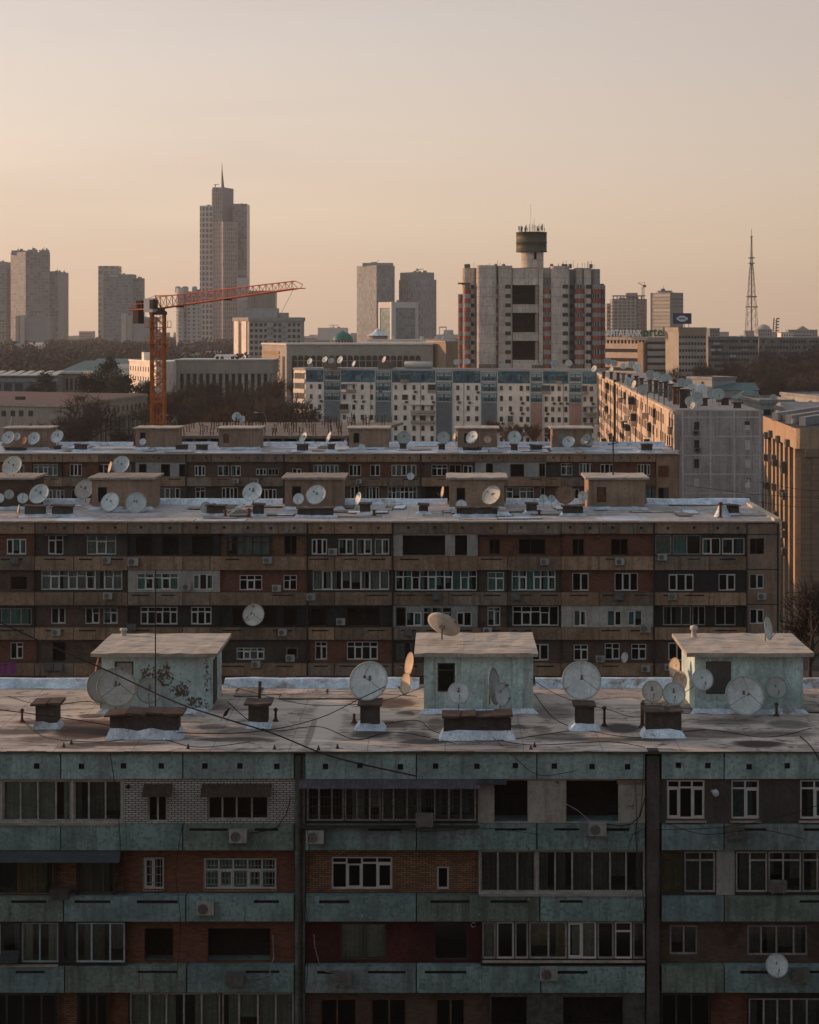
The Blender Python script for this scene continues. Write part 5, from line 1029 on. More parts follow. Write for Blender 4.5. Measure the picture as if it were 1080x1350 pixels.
for px, py, wd in ((830, 496, 26), (855, 505, 30), (880, 512, 36), (893, 520, 36), (845, 500, 26), (868, 516, 30)):
    Y = 11.7 * F / (py + 14 - PY); v = LG.loc(px, Y); k = wd / F * Y / 2; b = MB()
    b.box(v[0] - .12, v[0] + .12, v[1] - k, v[1] + k, LG.h + 1.5, LG.h + 1.7)
    for q in (-k, 0, k - .15): b.box(v[0] - .1, v[0] + .1, v[1] + q, v[1] + q + .15, LG.h + .002, LG.h + 1.499)
    b.build('antenna_frame', m['steel'], LG.t)
ld = [(784, 486, 4.5, -50), (802, 476.5, 5, 10), (810, 479, 4.5, 20), (806.5, 488, 4.5, -60), (822, 483, 4, 0), (833, 481, 5, -10), (840, 485, 5.5, 5), (829, 503, 5.5, -20), (836.5, 507, 5.5, -68), (848, 514.5, 7, 0), (858, 494, 6.5, 0), (867, 496.5, 6.5, 40), (866, 503, 4.5, -20), (879, 500, 7.5, 0), (884, 507, 5, -40),
      (889, 511, 6, 10), (899, 505, 6.5, 10), (908, 504, 5.5, 20), (913.5, 512.5, 6.8, 0), (925.5, 513, 6.8, -10), (919.5, 524, 7.5, 0), (910, 529, 6.5, -20), (922.5, 530.5, 4.5, 0), (914, 535, 5, -60), (938, 519, 7.5, 20), (947.5, 520, 8, 0), (898, 518, 5, 30)]
for i, (px, py, r_, yw) in enumerate(sorted(ld)):
    Y = 11.7 * F / (py + r_ * 1.9 - PY); sdish(px, py, r_, Y, yw, 20, f'{ORD[i + 1]} satellite dish from the left in the crowd on the long sunlit block', 'dishes crowding the long block roof', ('dish', 'dishdull', 'dishdull', 'dishold')[i % 4])

# ---- pilastered tan building at the right edge
PI_ = Site('office_building', 'tan building with sunlit pilasters and a dark beamed roof at the right edge', 'building', 1006, 201, 1049, 175, zt=22.9)
w0 = PI_.w; c1 = PI_.loc(1150, 175); c0 = PI_.loc(1150, 203)
b = MB(); b.prism([(0, .9), (w0 - 1.2, .9), (w0 - .35, .75), (w0, .55), c1, c0], 0, PI_.h - 2.1); b.build('wall', m['tanblock'], PI_.t)
b = MB(); b.prism([(0, 0), (w0 - .9, 0), (w0 - .25, .12), (w0 + .05, .45), (c1[0] + .1, c1[1]), c0], PI_.h - 2.1, PI_.h, 0, 1); b.build('cornice', [m['tan'], m['darkroof']], PI_.t)
g0 = [1007.5, 1011.2, 1017.5, 1022.5, 1027.5, 1033, 1039.5, 1046.5]
for i, px in enumerate(g0):
    x = PI_.x(px); ww = 1.15; b = MB(); b.box(x - ww / 2, x + ww / 2, .05, .95, 0, PI_.h - 2.101); b.build('pilaster', m['tan'], PI_.t)
for px0, px1 in zip(g0, g0[1:]):
    x0, x1 = PI_.x(px0) + .6, PI_.x(px1) - .6
    if x1 - x0 > .3:
        b = MB()
        for k in range(7): z = PI_.h - 4.6 - 3 * k; b.box(x0 + .02, x1 - .02, .70, .895, z, z + 1.7, 0)
        b.build('window_strip', m['pane'], PI_.t)
b = MB(); PX_ = PI_.loc(1060, 174.9)
fr = link('front_face', None, PI_.t); fr.location = (w0, .55, 0); fr.rotation_euler = (0, 0, -PI_.t.rotation_euler.z)
b = MB(); b.box(.4, 12, -.25, .02, PI_.h - 2.9, PI_.h - 2.11); b.box(1.1, 12, -.12, .02, 0, PI_.h - 2.91); b.build('front_cladding', m['tanblock'], fr)
for i, (xx, yy) in enumerate(((1022, 190), (1040, 184), (1058, 180))):
    v = PI_.loc(xx, yy); e = PI_.loc(xx + 60, yy + 16); b = MB(); z = PI_.h + .002; d = Vector((e[0] - v[0], e[1] - v[1])); nrm = Vector((-d.y, d.x)).normalized() * .35
    pts = [(v[0] - nrm.x, v[1] - nrm.y), (e[0] - nrm.x, e[1] - nrm.y), (e[0] + nrm.x, e[1] + nrm.y), (v[0] + nrm.x, v[1] + nrm.y)]
    b.prism(pts, z, z + .9); b.build('roof_beam', m['greywall'], PI_.t)
for px, Y, ya in ((1026, 197, 541), (1033, 191, 547), (1046, 184, 552)):
    v = PI_.loc(px, Y); b = MB(); b.lathe([(.28, 0), (.28, Z(ya, Y) - PI_.zt), (.001, Z(ya, Y) - PI_.zt + .05)], 10, (v[0], v[1], PI_.h + .002)); b.build('roof_vent', m['greywall'], PI_.t)
GP = 'air conditioners between the sunlit pilasters'
pl = [(1012, 574), (1018, 572), (1028, 579), (1040.5, 584), (1022, 604), (1023, 610), (1034, 613), (1034.5, 619), (1011, 603), (1022, 642), (1033, 650), (1036, 654), (1012, 640), (1024, 679), (1035, 692), (1035, 704), (1035.5, 727)]
for i, (px, py) in enumerate(pl):
    o = link('air_conditioner', acm); lx = PI_.x(px); v = PI_.p + PI_.d * lx; nn = Vector((PI_.d.y, -PI_.d.x)); Yl = v.y
    o.location = (v.x + nn.x * -.02, v.y + nn.y * -.02, Z(py, Yl)); o.scale = (1.25, 1.25, 1.25); o.rotation_euler = (0, 0, PI_.t.rotation_euler.z); tag(o, f'{ORD[i + 1]} air conditioner counted downward on the sunlit pilastered wall', 'air conditioner', GP)

# ---- low roofs between the gable and the tan building
def simple(name, label, a, Ya, b_, Yb, ytop, depth, wallm, roofm, kind='flat', cat='building', rh=2.5, over=.3):
    s = Site(name, label, cat, a, Ya, b_, Yb, ytop=ytop); b = MB(); b.box(0, s.w, 0, depth, 0, s.h - .3); b.build('wall', m[wallm], s.t)
    b = MB()
    if kind == 'flat':
        b.box(-over, s.w + over, -over, depth + over, s.h - .299, s.h - .002, 0)
        for x0, x1, y0, y1 in ((-over, s.w + over, -over, -over + .35), (-over, s.w + over, depth + over - .35, depth + over), (-over, -over + .35, -over + .351, depth + over - .351), (s.w + over - .35, s.w + over, -over + .351, depth + over - .351)): b.box(x0, x1, y0, y1, s.h, s.h + .45, 0)
    elif kind == 'gable':
        b.add([(-over, -over, s.h - .25), (s.w + over, -over, s.h - .25), (s.w + over, depth + over, s.h - .25), (-over, depth + over, s.h - .25), (-over, depth / 2, s.h + rh), (s.w + over, depth / 2, s.h + rh)], [(0, 1, 5, 4), (2, 3, 4, 5), (1, 2, 5), (3, 0, 4), (3, 2, 1, 0)])
    elif kind == 'hip':
        b.add([(-over, -over, s.h - .25), (s.w + over, -over, s.h - .25), (s.w + over, depth + over, s.h - .25), (-over, depth + over, s.h - .25), (s.w * .35, depth / 2, s.h + rh), (s.w * .65, depth / 2, s.h + rh)], [(0, 1, 5, 4), (2, 3, 4, 5), (1, 2, 5), (3, 0, 4), (3, 2, 1, 0)])
    b.build('roof', m[roofm], s.t); return s
s = simple('low_building', 'small grey box building with a sunlit side beyond the dish crowd', 907, 480, 939, 472, 498, 9, 'greywall', 'greyroof'); wins(s.t, [(s.w * .62, s.h - 1.6)], 1.2, 1.4)
s = simple('low_building', 'long hall with a dull green sheet roof before the dark trees', 940, 470, 1000, 470, 513, 14, 'greywall', 'greenroof', 'gable', rh=1.6)
s = simple('low_building', 'small building with a dark green hipped roof', 974, 400, 1009, 400, 525, 9, 'greywall', 'greenroof', 'hip', rh=1.8); wins(s.t, [(s.w * f, s.h - 1.3) for f in (.25, .5, .75)], 1, 1.1)
s = simple('low_building', 'grey flat roofed building left of the tan building roof', 1003, 330, 1046, 330, 530, 22, 'greywall', 'greyroof'); wins(s.t, [(s.w * f, s.h - 2) for f in (.2, .45, .7)], 1.4, 1.2)
s = simple('low_building', 'grey building with a sunlit parapet at the right picture edge', 1030, 420, 1130, 372, 519, 18, 'greywall', 'greyroof'); wins(s.t, [(s.w * f, s.h - 2.2) for f in (.15, .25, .35, .45)], 1.4, 1.3)
s = simple('low_building', 'small pale roof house among the grey roofs at the right edge', 1040, 300, 1090, 300, 541, 14, 'greywall', 'greyroof', 'gable', rh=1.2); wins(s.t, [(s.w * f, s.h - 1.6) for f in (.55, .7)], 1.2, 1.2)
sdish(1020, 524, 4.5, 338, 0, 22, 'lone grey dish on the grey flat roof by the tan building', None, 'dishdull')

# ---- construction slab with rebar
CS = Site('construction_site', 'unfinished concrete floor slab bristling with rusty rebar behind the farther block', 'construction site', 232, 223, 455, 223, zt=19.15)
z = CS.h; P2 = CS.loc(514, 246); P3 = CS.loc(532, 256); P4 = CS.loc(262, 256); P5 = CS.loc(245, 250); P6 = CS.loc(236, 238)
b = MB(); b.prism([(0, 0), (CS.w, 0), P2, P3, P4, P5, P6], z - .35, z); b.build('floor_slab', m['conc'], CS.t)
b = MB(); b.prism([(.5, 3), (CS.w - .5, 3), (P2[0] - 1, P2[1] - 1), (P5[0] + 2, P5[1] - 1)], z - 7, z - 6.7); b.build('floor_slab', m['conc'], CS.t)
rr = random.Random(3)
for k in range(12):
    x = .4 + (CS.w - .8) * k / 11; b = MB(); b.box(x - .2, x + .2, .3, .7, 0, z - .351); b.build('column', m['conc'], CS.t)
for k in range(1, 9):
    t = k / 8; x = CS.w + (P2[0] - CS.w) * t - .4; y = P2[1] * t; b = MB(); b.box(x - .2, x + .2, y, y + .4, 0, z - .351); b.build('column', m['conc'], CS.t)
b = MB(); b.box(.5, CS.w - .5, 6, 6.3, 0, z - .36); b.build('back_wall', m['dark'], CS.t)
cnt = 0
for j, fy in enumerate((.02, .24, .5, .74, .95)):
    for i in range(13):
        y = P3[1] * fy + .6; xl = P4[0] * fy; xr = CS.w + (P3[0] - CS.w) * fy; x = xl + 1 + (xr - xl - 2) * (i + rr.uniform(-.3, .3)) / 12; b = MB(); hgt = rr.uniform(.9, 2.2)
        for dx in (-.18, .18):
            for dy in (-.18, .18): b.tube((x + dx, y + dy, z), (x + dx + rr.uniform(-.12, .12), y + dy, z + hgt * rr.uniform(.8, 1.05)), .05, 4)
        for hz in (.35, .8): b.box(x - .2, x + .2, y - .2, y + .2, z + hgt * hz, z + hgt * hz + .04)
        b.build('rebar_cluster', m['stackcap' if (i + j) % 2 else 'rust'], CS.t)
for k, (px, py) in enumerate(((312, 549.5), (319.5, 552.5))): sdish(px, py, 6 if k == 0 else 4.5, 276, -10, 20, ('larger', 'smaller')[k] + ' dish standing beyond the rebar slab before the dark trees', 'dishes by the rebar slab', 'dish')

# ---- tower crane
CR = thing('tower_crane', 'orange and red tower crane rising behind the apartment blocks', 'tower crane', (X(208.5, 282), 282, 0), 0)
zm = Z(415, 282); b = MB(); hw = 1.02
for sx in (-1, 1):
    for sy in (-1, 1): b.box(sx * hw - .15, sx * hw + .15, sy * hw - .15, sy * hw + .15, 0, zm)
nz = int(zm / 1.7)
for q in (-.25, .25): b.tube((q, .3, 0), (q, .3, zm), .06, 4)
for k in range(int(zm / .5)): b.tube((-.25, .3, k * .5), (.25, .3, k * .5), .03, 4)
for k in range(int(zm / 6)): b.box(-.9, .9, -.9, .9, 6 * k + 3, 6 * k + 3.08)
for k in range(nz):
    z0, z1 = k * zm / nz, (k + 1) * zm / nz
    for s1 in (-1, 1):
        b.tube((-hw, s1 * hw, z0), (hw, s1 * hw, z1) if k % 2 else (hw, s1 * hw, z0), .085, 4)
        b.tube((-hw, s1 * hw, z1), (hw, s1 * hw, z0), .085, 4); b.tube((-hw, s1 * hw, z0), (hw, s1 * hw, z1), .085, 4)
        b.tube((s1 * hw, -hw, z0), (s1 * hw, hw, z1), .085, 4); b.tube((s1 * hw, hw, z0), (s1 * hw, -hw, z1), .085, 4); b.tube((s1 * hw, -hw, z0), (s1 * hw, hw, z0), .055, 4)
b.build('mast', m['craneorange'], CR)
for py in (432, 453):
    b = MB(); zz = Z(py, 282); b.box(-1.9, 1.9, -1.9, -1.15, zz, zz + .12); b.box(-1.9, 1.9, 1.15, 1.9, zz, zz + .12); b.box(-1.9, -1.15, -1.149, 1.149, zz, zz + .12); b.box(1.15, 1.9, -1.149, 1.149, zz, zz + .12)
    for sx in (-1.85, 1.85):
        for sy in (-1.85, 1.85): b.tube((sx, sy, zz), (sx, sy, zz + 1.1), .05, 4)
    b.tube((-1.85, -1.85, zz + 1.1), (1.85, -1.85, zz + 1.1), .05, 4); b.tube((1.85, 1.85, zz + 1.1), (1.85, -1.85, zz + 1.1), .05, 4); b.build('platform', m['craneorange'], CR)
b = MB(); b.lathe([(1.5, 0), (1.5, .5), (1.15, .7), (1.15, 1.2), (.001, 1.2)], 16, (0, 0, zm)); b.build('slewing_ring', m['counterwt'], CR)
P0 = Vector((0, 0, zm + 1.0)); tip = Vector((X(390, 268), 268, Z(380.5, 268))) - Vector((X(208.5, 282), 282, 0)); J = (tip - P0); JL = J.length; J.normalize()
sd = J.cross(Vector((0, 0, 1))).normalized(); up = sd.cross(J).normalized()
b = MB(); n = 22
def jp(t, s_, u): return P0 + J * (t * JL) + sd * s_ + up * u
def hh(t): return 1.95 - .75 * t
for k in range(n):
    t0, t1 = k / n, (k + 1) / n; tm = (t0 + t1) / 2
    b.tube(jp(t0, .65, 0), jp(t1, .65, 0), .10, 5); b.tube(jp(t0, -.65, 0), jp(t1, -.65, 0), .10, 5); b.tube(jp(t0, 0, hh(t0)), jp(t1, 0, hh(t1)), .10, 5)
    for q in (-.65, .65): b.tube(jp(t0, q, 0), jp(tm, 0, hh(tm)), .055, 4); b.tube(jp(tm, 0, hh(tm)), jp(t1, q, 0), .055, 4)
    b.tube(jp(t0, -.65, 0), jp(t0, .65, 0), .05, 4); b.tube(jp(t0, -.65, 0), jp(t1, .65, 0), .05, 4)
b.tube(jp(1, .65, 0), jp(1.05, .65, -.1), .08, 4); b.tube(jp(1, -.65, 0), jp(1.05, -.65, -.1), .08, 4); b.tube(jp(1, 0, hh(1)), jp(1.05, 0, .5), .08, 4); b.tube(jp(1.05, -.65, -.1), jp(1.05, .65, -.1), .08, 4); b.tube(jp(1.05, 0, .5), jp(1.05, .65, -.1), .06, 4)
b.build('jib', m['cranered'], CR)
Jb = -Vector((J.x, J.y, 0)).normalized(); sb = Vector((-Jb.y, Jb.x, 0))
def cp(d, s_, u): return P0 + Jb * d + sb * s_ + Vector((0, 0, u))
b = MB(); 
for q in (-.75, .75):
    b.tube(cp(0, q, 0), cp(5.4, q, -.2), .14, 5); b.tube(cp(0, q, 1.0), cp(5.4, q, .75), .06, 4)
    for k in range(6): b.tube(cp(k, q, 0), cp(k, q, .95), .05, 4)
for k in range(6): b.tube(cp(k, -.75, -.02), cp(k, .75, -.02), .08, 4)
for q in (-.9, .9): b.tube(cp(-.2, q * .6, .0), cp(.6, 0, 2.2), .1, 5)
b.tube(cp(.6, 0, 2.2), cp(5.0, 0, .8), .05, 4); b.tube(cp(.6, 0, 2.2), jp(.12, 0, hh(.12)), .08, 4); b.build('counter_jib', m['cranered'], CR)
def obb(c, ax, ay, az, name, mat, par):
    b = MB(); vs = [c + ax * i + ay * j + Vector((0, 0, az * k)) for k in (-1, 1) for j in (-1, 1) for i in (-1, 1)]
    b.add(vs, [(0, 2, 3, 1), (4, 5, 7, 6), (0, 1, 5, 4), (1, 3, 7, 5), (3, 2, 6, 7), (2, 0, 4, 6)]); return b.build(name, mat, par)
obb(cp(4.2, 0, -1.2), Jb * .55, sb * .75, 1.25, 'counterweight', m['counterwt'], CR); obb(cp(3.7, 0, .75), Jb * .6, sb * .5, .65, 'winch', m['black'], CR)
cab = obb(cp(.3, 1.5, .55), Jb * .95, sb * .65, 1.15, 'cab', m['fwhite'], CR); obb(cp(-.42, 1.62, .72), Jb * .40, sb * .60, .75, 'cab_window', m['pane'], cab)
for t in (.165, .52): b = MB(); c = jp(t, 0, -.15); b.box(c.x - .6, c.x + .6, c.y - .5, c.y + .5, c.z - .15, c.z + .12); b.build('trolley', m['counterwt'], CR)
b = MB(); b.tube(jp(.985, 0, 0), jp(.80, 0, -6.5), .035, 4); b.build('hoist_cable', m['steel'], CR)

def jointed(key, period):
    nt = m[key].node_tree; g = N(nt); b = nt.nodes['Principled BSDF']; src = b.inputs['Base Color'].links[0].from_socket; tc = g.new('ShaderNodeTexCoord').outputs['Object']; sp = g.new('ShaderNodeSeparateXYZ'); g.l.new(tc, sp.inputs[0])
    f = g.math('FRACT', g.math('DIVIDE', g.math('ADD', sp.outputs[2], 100), period)); c = g.mix(g.math('MULTIPLY', g.math('LESS_THAN', f, .055), .45), src, (.10, .09, .08, 1)); g.l.new(c, b.inputs['Base Color'])
jointed('towerw', 12.35 / F * 545)
# ---- residential tower with open loggias and a tank on top
TY = 545.0; TW = thing('residential_tower', 'pale high rise with three dark open bays and red balconies', 'tower', (X(702, TY), TY, 0))
tx = lambda px: X(px, TY) - X(702, TY); tz = lambda py: Z(py, TY)
sto = [377.8 + 12.35 * k for k in range(-1, 11)]
def col(name, a, b_, y0, y1, ytop, mat='towerw', ybot=None, rnd=0):
    xa, xb = tx(a), tx(b_); z0 = 0 if ybot is None else tz(ybot); b = MB()
    if rnd:
        R = rnd; pts = []
        for k in range(7): t = math.pi + (math.pi / 2) * k / 6; pts.append((xa + R + R * math.cos(t), y0 + R + R * math.sin(t)))
        for k in range(7): t = 1.5 * math.pi + (math.pi / 2) * k / 6; pts.append((xb - R + R * math.cos(t), y0 + R + R * math.sin(t)))
        pts += [(xb, y1), (xa, y1)]; b.prism(pts, z0, tz(ytop)); 
    else: b.box(xa, xb, y0, y1, z0, tz(ytop))
    return b.build(name, m[mat], TW)
col('wall', 628.5, 655, 0, 18, 349.5, rnd=1.5); col('wall', 609.5, 629.5, 4, 18, 352.5, rnd=1.9); col('wall', 657, 675.8, .6, 18, 350, rnd=.8)
col('wall', 655.2, 656.8, 5, 18, 351); col('wall', 676, 710.5, 9, 20, 353.5); col('wall', 711, 716.2, .6, 18, 352.5); col('wall', 716.4, 726.3, 5, 18, 352)
col('wall', 726.5, 751.5, 0, 18, 350.5, rnd=1.6); col('wall', 751.7, 760, 6, 18, 354, 'greywall'); col('wall', 760.2, 770.5, 3, 18, 352.5, rnd=1); col('wall', 770.7, 780.5, 1.5, 18, 353, rnd=.6); col('wall', 780.7, 793, 3.5, 18, 354, 'stonegrey', rnd=1.4)
col('wall', 791, 800, 8, 16, 373, 'stonegrey', rnd=.9)
col('bay_beam', 676.2, 710.3, .9, 9.4, 353, ybot=375.5)
for ya, yb in ((375.8, 400.8), (412.5, 437.8), (450, 474.5)):
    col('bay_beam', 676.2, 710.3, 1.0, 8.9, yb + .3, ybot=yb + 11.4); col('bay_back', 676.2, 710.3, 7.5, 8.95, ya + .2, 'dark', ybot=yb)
    b = MB(); 
    for i in range(6): x = tx(692) + (tx(709) - tx(692)) * i / 5; b.box(x - .12, x + .12, 7.2, 7.49, tz(yb), tz(ya) - .02)
    b.box(tx(676.5), tx(690), 6.6, 7.3, tz(ya + 13), tz(ya + 12)); b.box(tx(676.5), tx(706), 5.9, 6.3, tz(yb) + .02, tz(yb) + 1.0)
    for q in range(3): x = tx(679 + 4 * q); b.box(x, x + .9, 7.0, 7.44, tz(yb - 8), tz(yb - 13))
    b.build('bay_screen', m['room'], TW)
    col('bay_side', 706.5, 710.3, 1.4, 7.1, ya + .2, 'stonegrey', ybot=yb)
def stackb(a, b_, y, n0, n1, win=True, rnd=1.0):
    xa, xb = tx(a), tx(b_); cx = (xa + xb) / 2; w = (xb - xa)
    for k in range(n0, n1):
        zc = tz(sto[k] + 6.2); b = MB(); pts = []
        for j in range(9): t = math.pi + math.pi * j / 8; pts.append((cx + w / 2 * math.cos(t), y + min(1.5, w / 2) * rnd * math.sin(t)))
        pts += [(xb, y + 3), (xa, y + 3)]; b.prism(pts, zc - .78, zc + .78, 0)
        o = b.build('balcony', m['towerred'], TW)
        if win:
            b = MB(); q = [(x * .94 + cx * .06, yy + .12) for x, yy in pts]; b.prism(q, zc + .781, zc + 2.2, 0)
            for j in range(5): t = math.pi + math.pi * (j + .5) / 5; xx, yy = cx + w / 2 * .97 * math.cos(t), y + .05 + min(1.5, w / 2) * rnd * math.sin(t); b.box(xx - .09, xx + .09, yy - .05, yy + .1, zc + .782, zc + 2.2, 1)
            b.build('balcony_glazing', [m['cgrey' if (k * 7 + int(a)) % 3 else 'pane'], m['fwhite']], o)
stackb(645.5, 656.5, 1.8, 1, 11); stackb(716.6, 726.4, 1.6, 1, 11); stackb(758.5, 770.3, 1.6, 1, 11); stackb(781.5, 793.5, 2.4, 1, 11); stackb(793.2, 801, 7.5, 1, 11); stackb(611.5, 620.5, 3.2, 1, 11); stackb(604.3, 611.3, 6, 2, 11)
b = MB(); b.box(tx(604), tx(620), 3, 9, tz(373.8), tz(372.2)); b.build('balcony_slab', m['towerred'], TW)
spots = [(tx(px), tz(sto[k])) for k in range(1, 11) for px in (670, 745.5, 776.8, 754.8, 623.5)]
for px, yy in ((670, .6), (745.5, 0), (776.8, 1.5), (754.8, 6), (623.5, 4)): wins(TW, [(tx(px), tz(sto[k])) for k in range(1, 11)], 1.75 if px != 623.5 else 1.0, 1.25, 'fdark', 'pane', yy - .004)
b = MB(); b.lathe([(3.65, 0), (3.65, tz(330) - tz(352)), ], 28, (tx(703.5), 8, tz(352))); tank = b.build('tank_stem', m['towerw'], TW)
b = MB(); b.box(tx(705), tx(708.5), 8 - 3.75, 8 - 3.45, tz(341), tz(331.5)); b.box(tx(700.5), tx(702), 8 - 3.75, 8 - 3.5, tz(333.5), tz(332)); b.build('stem_opening', m['dark'], tank)
b = MB(); R = 4.95; h0 = tz(330.8); hA = tz(318) - h0; hB = tz(304.5) - h0
b.lathe([(.001, 0), (R + .1, 0), (R + .1, .35), (R, .36), (R, hA - .15), (R + .12, hA - .14), (R + .12, hA + .14), (R, hA + .15), (R, hB - .2), (R + .15, hB - .19), (R + .15, hB), (.001, hB + .01)], 40, (tx(702.5), 8, h0)); b.build('water_tank', m['tankgreen'], TW)
rr = random.Random(12); b = MB()
for k in range(34):
    a = rr.uniform(0, 2 * math.pi); q = R * rr.uniform(.3, .9); x, y = tx(702.5) + q * math.cos(a), 8 + q * math.sin(a); hgt = rr.uniform(1.2, 2.7); z0 = tz(304.3); b.tube((x, y, z0), (x, y, z0 + hgt), .06, 5); ww = rr.choice((.05, .09, .14)); b.box(x - ww, x + ww, y - ww, y + ww, z0 + hgt * rr.uniform(.1, .6), z0 + hgt * rr.uniform(.8, 1.05))
b.tube((tx(701.5), 8, tz(304.3)), (tx(701.5), 8, tz(266)), .05, 4); b.tube((tx(706), 8, tz(304.3)), (tx(706), 8, tz(285)), .06, 4); b.build('antenna_cluster', m['steel'], TW)
b = MB()
for k in range(26):
    px = rr.choice([rr.uniform(612, 674), rr.uniform(727, 792)]); hgt = rr.uniform(.6, 2.2); z0 = tz(351); b.tube((tx(px), 5, z0 - .4), (tx(px), 5, z0 + hgt), .07, 4); 
    if k % 3 == 0: b.box(tx(px) - .5, tx(px) + .5, 5, 6, z0 - .4, z0 + .9)
b.build('roof_antennas', m['steel'], TW)
# ================================================================== left middle ground
# beige hall with a maroon roof
HB = Site('public_building', 'beige colonnaded hall with a faded maroon roof at left', 'building', -60, 455, 88, 445, zt=13.6)
fe = HB.loc(193.5, 520); bk = HB.loc(-60, 525)
b = MB(); b.prism([(0, 0), (HB.w, 0), fe, (bk[0], fe[1] + 6)], 0, HB.h - .7); b.build('wall', m['beige'], HB.t)
b = MB(); b.prism([(-.3, -.4), (HB.w + .4, -.4), (fe[0] + .4, fe[1]), (bk[0], fe[1] + 6.3)], HB.h - .699, HB.h, 0, 1); b.build('roof', [m['beige'], m['purpleroof']], HB.t)
for px, w in ((93, .5),): pass
sp = [(HB.x(p), HB.z(p, 545)) for p in (-22, -11, 5, 17, 28, 40.5)]; wins(HB.t, sp, 1.35, 1.5, 'fdark', 'pane', 0)
sp = [(HB.x(p), HB.z(p, 533.5)) for p in (-22, -11, 5, 17, 28, 40.5)]; wins(HB.t, sp, 1.3, .42, 'fdark', 'pane', 0, cross=False)
sf = link('side_front', None, HB.t); sdv = Vector((fe[0] - HB.w, fe[1])); sl = sdv.length; sf.location = (HB.w, 0, 0); sf.rotation_euler = (0, 0, math.atan2(sdv.y, sdv.x))
nb = 17
for k in range(nb):
    x = 2 + (sl - 5) * k / (nb - 1)
    b = MB(); b.box(x - 1.25, x + 1.25, -.12, -.004, 0, HB.h - 5.4); b.build('tall_window', m['pane'], HB.t).matrix_local = sf.matrix_basis
    b = MB(); b.box(x - .55, x + .55, -.1, -.004, HB.h - 4.1, HB.h - 2.6); b.build('small_window', m['pane'], HB.t).matrix_local = sf.matrix_basis
    b = MB(); b.box(x + 1.35, x + 1.9, -.9, -.005, 0, HB.h - 5.2); b.build('column', m['beige'], HB.t).matrix_local = sf.matrix_basis
bpy.data.objects.remove(sf)
for px, py in ((25, 526), (104, 525)):
    v = HB.loc(px, 475); b = MB(); b.box(v[0] - 1.2, v[0] + 1.2, v[1], v[1] + 1.4, HB.h + .002, HB.h + .9); b.build('roof_vent', m['counterwt'], HB.t)
# halls with green metal roofs, canopy row, white office, colonnade
s = simple('hall', 'wide hall under a dull green pitched roof behind the conifers', 78, 640, 137, 640, 489, 36, 'greywall', 'greenroof', 'hip', rh=3.6); wins(s.t, [(s.w * (k + .5) / 9, s.h - 3.3) for k in range(9)], 1.0, 3.2, cross=False)
s = simple('hall', 'hall with a pale fascia and green roof left of the white office', 122, 720, 200, 720, 479, 26, 'whitewall', 'greenroof', 'gable', rh=1.8, over=.6)
b = MB(); b.box(-.6, s.w + .6, -.75, -.62, s.h - 2.2, s.h - .2); b.build('fascia', m['whitewall'], s.t)
CN = Site('canopy_hall', 'low glazed hall with a saw toothed pale canopy at far left', 'building', -40, 600, 76, 600, ytop=494); b = MB(); b.box(0, CN.w, 0, 16, 0, CN.h - .5); b.build('wall', m['bluegrey'], CN.t)
b = MB()
for k in range(9):
    x0, x1 = CN.w * k / 9, CN.w * (k + .96) / 9; b.add([(x0, -2, CN.h - .4), (x1, -2, CN.h - .4), (x1 + .6, 8, CN.h + 1.0), (x0 + 2.2, 8, CN.h + 1.0), (x0, -2, CN.h - .1), (x1, -2, CN.h - .1), (x1 + .6, 8, CN.h + 1.3), (x0 + 2.2, 8, CN.h + 1.3)], [(0, 3, 2, 1), (4, 5, 6, 7), (0, 1, 5, 4), (1, 2, 6, 5), (2, 3, 7, 6), (3, 0, 4, 7)])
b.build('canopy', m['lightroof'], CN.t)
for k in range(8):
    if k in (5,): continue
    x0 = CN.w * (k + .12) / 8; b = MB(); b.box(x0, x0 + CN.w * .09, -.08, -.004, .5, CN.h - 3); b.build('window', m['pane'], CN.t)
b = MB(); b.box(0, CN.w, -.5, -.09, CN.h - 2.4, CN.h - 1.2); b.build('fascia', m['greywall'], CN.t)
s = simple('pavilion', 'small pavilion with a white eave between the conifers', 74, 610, 109, 610, 491.5, 12, 'stonegrey', 'lightroof', over=1.0); wins(s.t, [(s.w * (k + .5) / 6, s.h - 4) for k in range(6)], .8, 4.2, cross=False)
WO = Site('office_building', 'white office with three rows of small windows behind the crane', 'building', 170.5, 628, 206, 596, ytop=475.5); e = WO.loc(238, 625)
b = MB(); b.prism([(0, 0), (WO.w, 0), e, (e[0] - WO.w * .8, e[1] + 14)], 0, WO.h); b.build('wall', m['whitewall'], WO.t)
b = MB(); b.box(-.2, WO.w - .5, -.3, .3, WO.h + .001, WO.h + .5); b.box(6, 9, 3, 6, WO.h + .001, WO.h + 3.2); b.build('roof', m['whitewall'], WO.t)
wins(WO.t, [(WO.w * (k + .6) / 10.5, WO.h - 2.7 - 3.5 * j) for j in range(3) for k in range(10)], .95, 1.7, 'fdark', 'pane', 0, cross=False)
CL = Site('colonnade_building', 'grey stone building with a long row of tall columns', 'building', 232, 620, 358, 620, ytop=473.5)
b = MB(); b.box(0, CL.w, 1.6, 22, 0, CL.h - .4); b.build('wall', m['stonegrey'], CL.t); b = MB(); b.box(-.4, CL.w + .4, -.2, 22.4, CL.h - 5.2, CL.h - .401); b.build('attic', m['stonegrey'], CL.t)
b = MB(); b.box(-.7, CL.w + .7, -.6, 22.6, CL.h - .4, CL.h); b.build('roof', m['lightroof'], CL.t)
